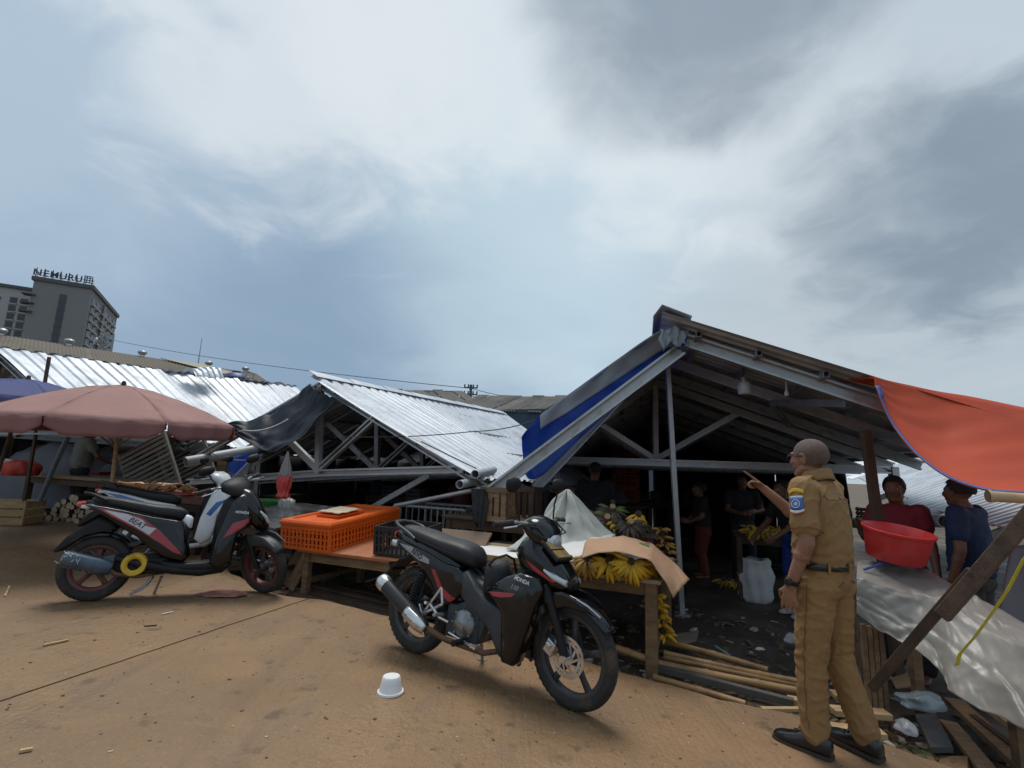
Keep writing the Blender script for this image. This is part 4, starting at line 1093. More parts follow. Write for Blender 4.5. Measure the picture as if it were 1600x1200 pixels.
    mb = MB(); secs = [(-.36, .815, .018, .045), (-.33, .81, .035, .085), (-.25, .80, .045, .110), (-.10, .785, .050, .125), (.05, .765, .052, .130), (.15, .752, .055, .132), (.24, .742, .062, .135), (.34, .730, .066, .130), (.43, .712, .064, .112), (.485, .692, .050, .085), (.505, .68, .03, .05)]
    mb.loftx(secs, 22, 2.9); seat = mb.build('seat', vinyl, t, smooth=70)
    mb = MB()
    for s_ in (-1, 1): mb.tube([(x, s_ * (hy + .002), z - .012) for x, z, hz, hy in secs[1:-1]], .004, 6)
    mb.build('piping', vinyl, seat)
    mb = MB(); mb.tube([(-.22, .12, .80), (-.34, .12, .835), (-.42, .085, .855), (-.44, 0, .86), (-.42, -.085, .855), (-.34, -.12, .835), (-.22, -.12, .80), (-.12, -.125, .765)], .014, 10); mb.build('grab_rail', greypl, t, smooth=50)
    mb = MB(); mb.loftx([(-.44, .78, .02, .03), (-.40, .77, .045, .075), (-.28, .745, .055, .105), (-.1, .715, .06, .12), (.1, .68, .065, .125), (.28, .64, .07, .125), (.38, .61, .06, .11)], 20, 3.0); mb.build('tail_cowl', blackp, t, smooth=60)
    mb = MB(); mb.loftx([(-.475, .765, .012, .03), (-.455, .765, .03, .06), (-.41, .765, .035, .08)], 16, 2.6); mb.build('tail_light', redlens, t, smooth=60)
    for s_ in (-1, 1):
        mb = MB(); mb.loftx([(-.40, .715, .012, .01, s_ * .11), (-.37, .715, .024, .02, s_ * .125), (-.31, .715, .02, .016, s_ * .13)], 12, 2.2); mb.build('turn_signal', lens, t, smooth=60)
    side = [(-.36, .745), (-.2, .735), (.05, .70), (.26, .655), (.40, .64), (.46, .60), (.47, .52), (.40, .44), (.30, .38), (.24, .40), (.14, .50), (-.02, .60), (-.2, .68)]
    mb = MB()
    for s_ in (-1, 1): mb.pillow(side, s_ * .098, s_ * .142, .84)
    sp_ = mb.build('side_panel', blackp, t, smooth=75)
    low = [(.36, .60), (.47, .635), (.56, .55), (.66, .49), (.80, .45), (.86, .40), (.845, .20), (.80, .185), (.72, .30), (.58, .40), (.44, .47)]
    mb = MB()
    for s_ in (-1, 1): mb.pillow(low, s_ * .085, s_ * .132, .86)
    mb.build('centre_cover', greypl, t, smooth=70)
    mb = MB(); mb.loftx([(.42, .585, .05, .075), (.54, .53, .05, .07), (.66, .50, .045, .07), (.80, .55, .06, .08), (.90, .68, .08, .08)], 16, 3); mb.build('spine_cover', greypl, t, smooth=60)
    # stripes and lettering on the tail
    decal_on('red_stripe', [(.13, .60), (.17, .60), (.27, .50), (.40, .45), (.35, .42), (.25, .46)], redpaint, t, [sp_])
    decal_on('silver_stripe', [(-.28, .722), (-.12, .712), (.09, .655), (.10, .625), (-.02, .635), (-.2, .69)], mat('pale_stripe', (.30, .30, .31), .4, .3, .15, 20), t, [sp_])
    text_on('REVO', .05, blackp, t, -.06, .660, R(17), [sp_], .25, .002)
    for o in [q_ for q_ in t.children if q_.name not in before_]: cx_(o)
    for o in seat.children: cx_(o)
    # leg shield
    leg = [(.80, .66), (.92, .70), (1.04, .69), (1.07, .62), (1.03, .52), (.985, .36), (.94, .20), (.90, .165), (.83, .17), (.815, .30), (.80, .45), (.70, .54), (.66, .575)]
    mb = MB()
    for s_ in (-1, 1): mb.pillow(leg, s_ * .075, s_ * .175, .8)
    ls_ = mb.build('leg_shield', blackp, t, smooth=75)
    mb = MB(); mb.loftx([(.84, .46, .27, .10), (.90, .48, .26, .12), (.96, .52, .20, .10), (1.02, .58, .12, .07)], 16, 3); mb.build('inner_shield', blackpl, t, smooth=60)
    decal_on('red_stripe', [(.70, .552), (.78, .565), (.90, .578), (.88, .556), (.80, .537), (.715, .532)], redpaint, t, [ls_])
    decal_on('silver_stripe', [(.73, .585), (.84, .605), (.97, .632), (.945, .60), (.86, .582)], greypl, t, [ls_], .0012)
    text_on('HONDA', .030, sticker, t, .93, .648, R(9), [ls_], .15, .0015)
    text_on('110', .036, mat('dull_sticker', (.22, .22, .23), .4), t, .885, .600, R(9), [ls_], .3, .002)
    # upper front cowl with nose
    mb = MB(); mb.loftx([(.80, .80, .03, .05), (.86, .80, .10, .105), (.94, .795, .14, .13), (1.02, .765, .13, .14), (1.10, .72, .10, .13), (1.17, .68, .065, .10), (1.21, .66, .03, .055)], 20, 2.6); fc_ = mb.build('front_cowl', blackp, t, smooth=60)
    for s_ in (-1, 1):
        mb = MB(); mb.loftx([(1.06, .735, .012, .03, s_ * .115), (1.12, .705, .022, .035, s_ * .105), (1.19, .675, .018, .03, s_ * .075)], 12, 2.2); mb.build('front_signal', lens, t, smooth=60)
    decal_on('red_stripe', [(.92, .775), (1.0, .745), (1.13, .682), (1.12, .672), (.98, .725)], redpaint, t, [fc_])
    # handlebar nacelle with headlight, dash, grips, levers, mirrors
    mb = MB(); mb.X = ST; mb.loftx([(.84, .965, .02, .04), (.87, .97, .05, .10), (.92, .965, .075, .125), (.98, .94, .085, .12), (1.03, .915, .07, .10), (1.06, .90, .04, .06)], 20, 2.5); mb.build('handlebar_cover', blackp, t, smooth=60)
    mb = MB(); mb.X = ST; mb.loftx([(1.03, .905, .055, .085), (1.055, .895, .048, .072), (1.075, .885, .03, .045)], 18, 2.4); mb.build('headlight', lens, t, smooth=60)
    mb = MB(); mb.X = ST
    mb.tube([(.865, -.34, .99), (.90, -.20, 1.0), (.93, -.06, .985), (.93, .06, .985), (.90, .20, 1.0), (.865, .34, .99)], .011, 8)
    mb.build('handlebar', steeld, t, smooth=50)
    for s_ in (-1, 1):
        mb = MB(); mb.X = ST; mb.tube([(.895, s_ * .225, 1.0), (.865, s_ * .345, .99)], .018, 12); mb.tube([(.862, s_ * .345, .99), (.858, s_ * .358, .989)], .02, 12); mb.build('grip', rubber, t, smooth=50)
        mb = MB(); mb.X = ST; mb.tube([(.93, s_ * .19, .99), (.955, s_ * .26, .985), (.93, s_ * .345, .975)], .006, 6); mb.build('lever', chrome, t)
        mb = MB(); mb.X = ST; mb.tube([(.905, s_ * .175, 1.01), (.89, s_ * .20, 1.10), (.90, s_ * .225, 1.20)], .006, 6); mb.build('mirror_stem', blackpl, t)
        mb = MB(); mb.X = ST; mb.loftx([(.915, 1.225, .02, .03, s_ * .235), (.90, 1.225, .045, .062, s_ * .235), (.885, 1.225, .048, .068, s_ * .235)], 18, 2.4); mr = mb.build('mirror', blackpl, t, smooth=50)
        mb = MB(); mb.X = ST; mb.loftx([(.884, 1.225, .043, .062, s_ * .235), (.881, 1.225, .043, .062, s_ * .235)], 18, 2.4); mb.build('mirror_glass', lens, mr)
    for k_, s_ in enumerate((-1, -1, 1, 1)):
        mb = MB(); mb.X = ST; mb.tube([(.92, s_ * (.17 + .02 * (k_ % 2)), .99), (1.0 + .03 * (k_ % 2), s_ * .15, 1.0 - .02 * k_), (1.03, s_ * .09, .93), (.99, s_ * .05, .84)], .0045, 6); mb.build('control_cable', blackpl, t, smooth=60)
    # plate and stickers on the nose
    mb = MB(); q = Matrix.Rotation(R(38), 3, 'Y'); mb.box((1.09, -.05, .845), (.15, .20, .02), q); pl = mb.build('front_plate', blackpl, t, bevel=.006)
    mb = MB()
    for dx in (-.033, .033): mb.box(V((1.09, -.05, .845)) + q @ V((dx, 0, .012)), (.055, .165, .006), q)
    mb.build('brown_panel', mat('brown_panel', (.20, .13, .045), .6, 0, .2, 12), pl)
    mb = MB(); q2 = Matrix.Rotation(R(35), 3, 'Y'); mb.box((1.0, -.09, .905), (.06, .045, .012), q2); mb.build('red_sticker', mat('red_sticker', (.55, .07, .03), .5), t)
    # rear fender with mud flap
    mb = MB(); mb.loft([[V((x, -w, z)), V((x, -w * .7, z + .02)), V((x, w * .7, z + .02)), V((x, w, z)), V((x, w * .9, z - .012)), V((x, -w * .9, z - .012))] for x, z, w in ((-.05, .62, .10), (-.2, .63, .10), (-.32, .60, .085), (-.42, .53, .075), (-.50, .45, .07), (-.545, .385, .068))]); cx_(mb.build('rear_fender', blackpl, t, smooth=50))
    mb = MB(); mb.box((-.43, 0, .535), (.012, .16, .07), Matrix.Rotation(-.6, 3, 'Y')); cx_(mb.build('number_plate', blackpl, t))
    mb = MB(); arc_shell(mb, (0, 0, r), r + .025, R(40), R(120), .05, .015); mb.build('inner_fender', blackpl, t, smooth=180, solid=.004)
    mb = MB(); mb.tube([(.45, 0, .60), (.70, 0, .50), (.92, 0, .72), (.95, 0, .84)], .03, 8); mb.build('frame', blackpl, t)
    return t

def scooter(name, label, rear, hd, steer, lean, main, accent, sticker_m, rimm, seatm, blue_muffler, full=True):
    ptch = math.atan(.04 * math.cos(hd))
    t = thing(name, label, 'scooter', (rear[0], rear[1], gz(rear[0])), rot=(lean, ptch, hd), group='scooters parked on the left')
    r = .255; wb = 1.256
    axd = V((-.44, 0, .9)).normalized(); ap = V((wb - .03, 0, .26))
    ST = Matrix.Translation(ap) @ Matrix.Rotation(steer, 4, axd) @ Matrix.Translation(-ap)
    wheel(t, 0, r, .088, None, 5, rimm, style=1)
    fwl = wheel(t, wb, r, .078, ST, 5, rimm, style=0)
    disc(fwl, (wb, .062, r), ST, .09)
    mb = MB(); mb.X = ST
    for s_ in (-1, 1): mb.tube([(wb, s_ * .075, r), (wb - .06, s_ * .075, .42), (wb - .11, s_ * .07, .54)], [.022, .024, .026], 10)
    mb.build('fork', blackpl, t, smooth=50)
    mb = MB(); mb.X = ST; mb.tube([(wb, -.10, r), (wb, .10, r)], .011, 8); mb.build('axle', chrome, t)
    mb = MB(); mb.X = ST; arc_shell(mb, (wb, 0, r), r + .032, R(42), R(150), lambda u: .045 + .035 * math.sin(math.pi * min(1, u * .8 + .15)), .025); mb.build('front_fender', greypl, t, smooth=180, solid=.005)
    mb = MB(); mb.X = ST
    for s_ in (-1, 1): mb.pillow([(wb - .18, .50), (wb - .04, .575), (wb + .08, .565), (wb + .19, .50), (wb + .10, .49), (wb, .48), (wb - .12, .43)], s_ * .06, s_ * .085, .8)
    mb.build('fender_side', greypl, t, smooth=50)
    # drive unit, fan cover, muffler
    mb = MB(); mb.pillow([(-.06, .22), (-.04, .32), (.15, .36), (.36, .37), (.44, .30), (.40, .20), (.15, .17)], .06, .15, .88); mb.build('belt_case', steeld, t, smooth=50)
    mb = MB(); mb.box((.28, 0, .28), (.32, .18, .17)); mb.box((.42, -.03, .27), (.16, .15, .14)); mb.build('engine_case', blackpl, t, bevel=.02)
    mb = MB(); mb.lathe([(.045, .03), (.062, .045), (.085, .045), (.092, .02), (.092, -.04)], (.27, -.115, .285), (0, -1, 0), 26); mb.build('fan_cover', yellowp if blue_muffler else greypl, t, smooth=40)
    mb = MB(); mb.lathe([(0, .01), (.046, .012), (.046, .0)], (.27, -.115, .285), (0, -1, 0), 20)
    for k in range(9):
        a = k * 2 * math.pi / 9; mb.box((.27 + math.cos(a) * .03, -.13, .285 + math.sin(a) * .03), (.02, .006, .006), Matrix.Rotation(-a, 3, 'Y'))
    mb.build('fan', blackpl, t)
    mb = MB(); a, b = V((.13, -.155, .255)), V((-.20, -.165, .345)); d = b - a; dl = d.length; mb.lathe([(0, 0), (.045, .005), (.062, .04), (.066, .10), (.066, dl - .05), (.060, dl - .015), (.04, dl), (.02, dl + .004), (.02, dl - .02)], a, d.normalized(), 24)
    mfm = mat('bluish_muffler', (.055, .085, .12), .42, .3, .3, 7, dirt=((.16, .11, .07), .28, 7)) if blue_muffler else greypl
    mf = mb.build('muffler', mfm, t, smooth=40)
    if blue_muffler:
        mb = MB(); rs = random.Random(2); dd = d.normalized(); nn = V((0, -1, 0)); up = dd.cross(nn)
        for k in range(13):
            s0, an = .12 + .22 * rs.random(), rs.uniform(-.9, .9); s1, an1 = s0 + rs.uniform(-.06, .06), an + rs.uniform(-.5, .5)
            p = lambda s_, an_: a + dd * s_ + (nn * math.cos(an_) + up * math.sin(an_)) * .067
            mb.tube([p(s0, an), p((s0 + s1) / 2, (an + an1) / 2), p(s1, an1)], .0022, 4)
        mb.build('scratch', mat('pale_scratch', (.5, .52, .55), .5), mf)
    mb = MB(); mb.tube([(.10, -.155, .26), (.16, -.15, .215), (.30, -.12, .19), (.45, -.06, .21)], .015, 8); mb.build('exhaust_pipe', rust, t, smooth=50)
    mb = MB(); mb.tube([(-.02, .13, .30), (.04, .13, .56)], .013, 8)
    for k in range(9): mb.lathe([(.026, -.006), (.032, 0), (.026, .006)], (-.015 + k * .006, .13, .33 + k * .024), (.2, 0, 1), 10)
    mb.build('shock_absorber', blackpl, t)
    mb = MB()
    for s_ in (-1, 1): mb.tube([(.40, s_ * .08, .17), (.36, s_ * .12, .10), (.28, s_ * .13, .05)], .011, 6)
    mb.build('centre_stand', steeld, t)
    mb = MB(); mb.tube([(.46, .09, .17), (.42, .2, .02)], .011, 6); mb.build('side_stand', steeld, t)
    # seat
    def cx_(o):
        for v in o.data.vertices: v.co.x = v.co.x * .82 + .235
        return o
    before_ = set(o.name for o in t.children)
    secs = [(-.44, .80, .015, .04), (-.40, .795, .035, .08), (-.30, .785, .045, .11), (-.15, .765, .048, .125), (.0, .742, .05, .13), (.12, .722, .055, .13), (.24, .712, .06, .128), (.34, .70, .058, .11), (.40, .685, .045, .085), (.42, .675, .03, .05)]
    mb = MB(); mb.loftx(secs, 22, 2.9); mb.build('seat', seatm, t, smooth=70)
    mb = MB(); mb.tube([(-.30, .115, .79), (-.42, .11, .835), (-.50, .07, .85), (-.515, 0, .85), (-.50, -.07, .85), (-.42, -.11, .835), (-.30, -.115, .79)], .013, 10); mb.build('grab_rail', blackpl if blue_muffler else greypl, t, smooth=50)
    # body sides
    side = [(-.50, .765), (-.38, .755), (-.15, .722), (.10, .675), (.30, .65), (.40, .635), (.45, .50), (.50, .34), (.46, .30), (.30, .33), (.16, .40), (.02, .50), (-.14, .58), (-.34, .69)]
    mb = MB()
    for s_ in (-1, 1): mb.pillow(side, s_ * .09, s_ * .155, .84)
    sp_ = mb.build('side_panel', main, t, smooth=75)
    mb = MB(); mb.loftx([(-.52, .765, .015, .03), (-.47, .76, .035, .075), (-.30, .735, .05, .10), (0, .68, .06, .115), (.3, .60, .08, .12), (.42, .50, .14, .115), (.46, .45, .14, .10)], 18, 3); mb.build('under_seat', blackpl, t, smooth=60)
    mb = MB(); mb.loftx([(-.555, .755, .012, .035), (-.53, .755, .032, .07), (-.47, .755, .035, .085)], 14, 2.5); mb.build('tail_light', redlens, t, smooth=60)
    for s_ in (-1, 1):
        mb = MB(); mb.loftx([(-.50, .735, .012, .008, s_ * .085), (-.45, .74, .022, .012, s_ * .112), (-.39, .742, .015, .01, s_ * .125)], 10, 2.2); mb.build('turn_signal', lens, t, smooth=60)
    for o in [q_ for q_ in t.children if q_.name not in before_]: cx_(o)
    # floor and skirt
    mb = MB(); mb.loftx([(.46, .27, .055, .13), (.54, .262, .045, .15), (.62, .258, .04, .158), (.78, .262, .045, .155), (.86, .285, .06, .14)], 18, 4); mb.build('footboard', blackpl, t, smooth=50)
    mb = MB(); mb.loftx([(.14, .33, .03, .13), (.30, .29, .045, .152), (.55, .235, .04, .16), (.75, .22, .045, .155), (.92, .26, .06, .12), (.98, .30, .04, .08)], 18, 3.2); mb.build('lower_skirt', blackpl if blue_muffler else main, t, smooth=50)
    # leg shield and front
    leg = [(.80, .27), (.82, .50), (.875, .72), (.925, .86), (1.0, .90), (1.06, .80), (1.10, .70), (1.08, .60), (1.0, .55), (.985, .40), (.96, .28), (.88, .22)]
    mb = MB()
    for s_ in (-1, 1): mb.pillow(leg, s_ * .06, s_ * .175, .80)
    ls_ = mb.build('leg_shield', main, t, smooth=75)
    mb = MB(); mb.loftx([(.80, .48, .20, .10), (.84, .55, .28, .15), (.90, .60, .29, .15), (.96, .66, .22, .10)], 16, 3.2); mb.build('inner_shield', blackpl, t, smooth=60)
    mb = MB(); mb.loftx([(.92, .88, .05, .09), (.99, .84, .12, .14), (1.06, .78, .16, .165), (1.13, .715, .145, .16), (1.20, .655, .095, .13), (1.245, .615, .04, .07)], 20, 2.7); mb.build('front_cowl', main, t, smooth=60)
    for s_ in (-1, 1):
        mb = MB(); mb.loftx([(1.08, .80, .012, .02, s_ * .115), (1.15, .735, .03, .035, s_ * .115), (1.215, .67, .035, .04, s_ * .085), (1.245, .635, .02, .02, s_ * .06)], 12, 2.2); mb.build('headlight', lens, t, smooth=60)
    # stripes
    if blue_muffler:
        decal_on('red_stripe', [(-0.060, .735), (0.038, .715), (0.251, .665), (0.399, .56), (0.530, .43), (0.596, .36), (0.530, .38), (0.415, .46), (0.235, .57), (0.055, .66)], redpaint, t, [sp_], .0012)
        decal_on('white_flash', [(-0.011, .715), (0.153, .685), (0.268, .64), (0.317, .585), (0.374, .575), (0.333, .52), (0.219, .59), (0.096, .655)], sticker, t, [sp_], .0024)
        decal_on('red_stripe', [(.88, .50), (.94, .63), (1.06, .67), (1.07, .64), (1.0, .57)], redpaint, t, [ls_])
        text_on('BEAT', .058, blackp, t, .225, .600, R(30), [sp_], .2, .001)
        text_on('HONDA', .030, sticker, t, 1.0, .715, R(4), [ls_], .15, .0015)
        mb = MB(); mb.loftx([(.545, .655, .05, .075), (.565, .645, .055, .09), (.605, .63, .055, .085), (.62, .625, .045, .07)], 16, 4); mb.build('white_seat_nose', whitep, t, smooth=60)
    else:
        decal_on('blue_stripe', [(-0.109, .735), (0.071, .710), (0.276, .655), (0.235, .635), (0.055, .675)], bluep, t, [sp_])
        decal_on('blue_stripe', [(.88, .55), (.96, .68), (1.06, .72), (1.0, .64), (.93, .53)], bluep, t, [ls_])
    # handlebar
    mb = MB(); mb.X = ST; mb.loftx([(.83, .985, .02, .05), (.87, .99, .045, .12), (.92, .98, .055, .155), (.98, .955, .055, .13), (1.03, .925, .04, .08), (1.05, .91, .02, .04)], 20, 2.5); mb.build('handlebar_cover', main if not blue_muffler else blackpl, t, smooth=60)
    mb = MB(); mb.X = ST
    mb.tube([(.85, -.35, .985), (.895, -.20, .995), (.92, -.10, .985), (.92, .10, .985), (.895, .20, .995), (.85, .35, .985)], .011, 8)
    mb.build('handlebar', steeld, t)
    for s_ in (-1, 1):
        mb = MB(); mb.X = ST; mb.tube([(.885, s_ * .235, .993), (.85, s_ * .355, .985)], .018, 12); mb.build('grip', rubber, t, smooth=50)
        mb = MB(); mb.X = ST; mb.tube([(.93, s_ * .19, .985), (.95, s_ * .26, .98), (.92, s_ * .35, .97)], .006, 6); mb.build('lever', chrome, t)
        mb = MB(); mb.X = ST; mb.tube([(.90, s_ * .17, 1.01), (.875, s_ * .21, 1.08), (.88, s_ * .245, 1.14)], .006, 6); mb.build('mirror_stem', blackpl, t)
        mb = MB(); mb.X = ST; mb.loftx([(.905, 1.17, .02, .03, s_ * .26), (.885, 1.17, .04, .075, s_ * .26), (.868, 1.17, .042, .08, s_ * .26)], 18, 2.2); mr = mb.build('mirror', blackpl, t, smooth=50)
        mb = MB(); mb.X = ST; mb.loftx([(.867, 1.17, .037, .073, s_ * .26), (.864, 1.17, .037, .073, s_ * .26)], 18, 2.2); mb.build('mirror_glass', lens, mr)
    # rear fender
    ol = [(-.04, .665), (.08, .63), (.10, .57), (.0, .55), (-.10, .52), (-.20, .44), (-.275, .375), (-.295, .39), (-.23, .50)]
    mb = MB(); mb.pillow(ol, -.02, -.075, .85); mb.pillow(ol, .02, .075, .85); mb.box((-.16, 0, .49), (.26, .06, .04), Matrix.Rotation(-.78, 3, 'Y')); mb.build('rear_fender', blackpl, t, smooth=60)
    mb = MB(); arc_shell(mb, (0, 0, r), r + .03, R(45), R(130), .055, .015); mb.build('inner_fender', blackpl, t, smooth=180, solid=.004)
    return t

mr_, mf_ = (-.62, 3.80), (.39, 3.12)
moto = motorcycle(mr_, math.atan2(mf_[1] - mr_[1], mf_[0] - mr_[0]), R(-8), R(-4))
beat = scooter('scooter', 'black scooter with red swoosh, blue muffler and yellow fan cover', (-3.36, 4.33), R(28), R(-50), R(-6), blackp, redpaint, sticker, rimred, vinyl, True)
beat2 = scooter('scooter', 'white and blue scooter parked behind the black one', (-4.22, 5.55), R(21), R(-22), R(-6), whitep, bluep, sticker, alloy, vinyl, False)
# bag hanging on the motorcycle hook
bagm = mat('black_bag', (.012, .012, .014), .7, 0, .3, 12, .3, 30)
mw = Matrix.Translation(moto.location) @ moto.rotation_euler.to_matrix().to_4x4()
bp = mw @ V((.66, -.02, .60)); t_ = thing('shoulder_bag', 'black shoulder bag stuffed behind the motorcycle leg shield', 'bag', bp)
mb = MB(); mb.loftx([(-.09, 0, .05, .06), (-.06, .01, .10, .09), (0, .01, .12, .10), (.06, .01, .11, .09), (.10, 0, .06, .06)], 16, 2.6)
for v in mb.v: v += V((1, 1, 1)) * (.012 * noise.noise(v * 14))
mb.build('body', bagm, t_, smooth=60)
mb = MB(); mb.tube([(-.06, -.05, .10), (-.02, -.09, .15), (.05, -.08, .17), (.10, -.04, .14), (.12, 0, .05)], .008, 6); mb.build('strap', bagm, t_)
# ------------------------------------------------------------------ people
def remesh(mb, voxel, it=3, fac=.5):
    me = mb.mesh('tmp'); o = bpy.data.objects.new('tmp', me); COL.objects.link(o)
    m = o.modifiers.new('r', 'REMESH'); m.mode = 'VOXEL'; m.voxel_size = voxel
    m = o.modifiers.new('s', 'SMOOTH'); m.factor = fac; m.iterations = it
    dg = bpy.context.evaluated_depsgraph_get(); dg.update()
    out = bpy.data.meshes.new_from_object(o.evaluated_get(dg)); bpy.data.objects.remove(o); bpy.data.meshes.remove(me)
    return out
def skinobj(me, name, m, parent, fold=None):
    me.materials.clear(); me.materials.append(m); me.name = name
    if fold:
        n = len(me.vertices)
        nor = [v.normal.copy() for v in me.vertices]
        for v, q in zip(me.vertices, nor): v.co += q * fold(v.co)
    return link(me, name, parent, smooth=180)
def ell(c, hx, hy, z, n=20, rot=None):
    out = []
    for k in range(n):
        a = 2 * math.pi * k / n; ca, sa = math.cos(a), math.sin(a)
        p = V((hx * math.copysign(abs(ca) ** .85, ca), hy * math.copysign(abs(sa) ** .85, sa), 0))
        out.append(V(c) + (rot @ p if rot is not None else p) + V((0, 0, z)))
    return out
def hand(mb, w, d, nrm, sd, curl, r=.0085, L=1.0, spread=.05, thumb=.6):
    """palm and five fingers; w wrist, d pointing direction, nrm palm normal (towards the palm side), sd side of the thumb, curl per finger"""
    w, d, nrm = V(w), V(d).normalized(), V(nrm).normalized(); s_ = d.cross(nrm).normalized() * sd
    nrm = s_.cross(d).normalized() * (1 if s_.cross(d).dot(nrm) > 0 else -1)
    for k in (-1.35, -.5, .4, 1.3):
        mb.capsule(w + s_ * (k * .010), .017 * L, w + d * .078 * L + s_ * (k * .0205 * L), .0115 * L, 8)
    mb.capsule(w + d * .03 + s_ * .012, .017 * L, w + d * .06 * L + s_ * -.012, .015 * L, 8)
    ln = (.72, .95, 1.0, .92)
    for k in range(4):
        cu = curl[k]; o = (k - 1.5); base = w + d * (.082 * L) + s_ * (o * .0215 * L * (1 if sd else 1))
        a = 0.0; p = base; dirv = (d + s_ * (o * spread)).normalized()
        for j, seg in enumerate((.042, .027, .021)):
            a += cu * (1.0, 1.15, .7)[j]
            dd = dirv * math.cos(a) + nrm * math.sin(a)
            q = p + dd * (seg * ln[k] * L); mb.capsule(p, r * L * (1.08 - .08 * j), q, r * L * (1.0 - .10 * j), 8); p = q
    p = w + d * .025 * L + s_ * .022 * L; q = p + (d * .55 + s_ * .62 + nrm * .3).normalized() * .042 * L; mb.capsule(p, .0135 * L, q, .0108 * L, 8)
    dd = (d * .9 + s_ * (.35 - .5 * thumb) + nrm * (.25 + .5 * thumb)).normalized(); e = q + dd * .032 * L; mb.capsule(q, .0105 * L, e, .0095 * L, 8)
    mb.capsule(e, .0095 * L, e + (dd + nrm * .3 * thumb).normalized() * .024 * L, .008 * L, 8)
def head(mb, c, yaw=0.0, pitch=0.0, k=1.0):
    M_ = Matrix.Rotation(yaw, 3, 'Z') @ Matrix.Rotation(pitch, 3, 'Y'); c = V(c)
    P = lambda x, y, z: c + M_ @ (V((x, y, z)) * k)
    mb.ball(P(-.012, 0, .028), 1, 20, (.097 * k, .076 * k, .089 * k), M_)
    mb.ball(P(.025, 0, -.005), 1, 18, (.068 * k, .064 * k, .088 * k), M_)
    mb.capsule(P(.045, 0, -.075), .036 * k, P(.062, 0, -.088), .026 * k)
    for s_ in (-1, 1):
        mb.capsule(P(-.005, s_ * .052, -.055), .022 * k, P(.045, s_ * .028, -.088), .022 * k)
        mb.ball(P(.060, s_ * .034, -.018), 1, 10, (.024 * k, .024 * k, .022 * k), M_)
        mb.capsule(P(.083, s_ * .014, .030), .012 * k, P(.074, s_ * .045, .032), .011 * k, 8)
        # ears
        for a in range(7):
            t = -1.2 + a * .55
            mb.ball(P(-.012 - .017 * math.cos(t) , s_ * (.078 + .006 * math.sin(t)), .0 + .030 * math.sin(t)), .0085 * k, 8)
        mb.ball(P(-.008, s_ * .072, -.004), 1, 8, (.016 * k, .012 * k, .024 * k), M_)
    mb.capsule(P(.088, 0, .018), .010 * k, P(.106, 0, -.018), .013 * k, 8)
    for s_ in (-1, 1): mb.ball(P(.094, s_ * .012, -.022), .010 * k, 8)
    mb.capsule(P(.085, -.018, -.048), .008 * k, P(.085, .018, -.048), .008 * k, 8)
    mb.capsule(P(.082, -.016, -.060), .009 * k, P(.082, .016, -.060), .009 * k, 8)
    return P
SKIN = mat('skin_light_brown', (.26, .125, .072), .55, 0, .18, 14, .3, 90, sub=.08, dirt=((.19, .08, .048), .25, 11))
SKIND = mat('skin_dark_brown', (.16, .075, .042), .5, 0, .12, 9, sub=.08)
hairm = mat('black_hair', (.010, .009, .008), .6, 0, .3, 60, .5, 200)
shaved = mat('shaved_hair', (.12, .078, .062), .7, 0, .3, 60, .5, 320)
eyew = mat('eye_white', (.6, .58, .55), .3); eyeb = mat('eye_iris', (.02, .012, .008), .2)

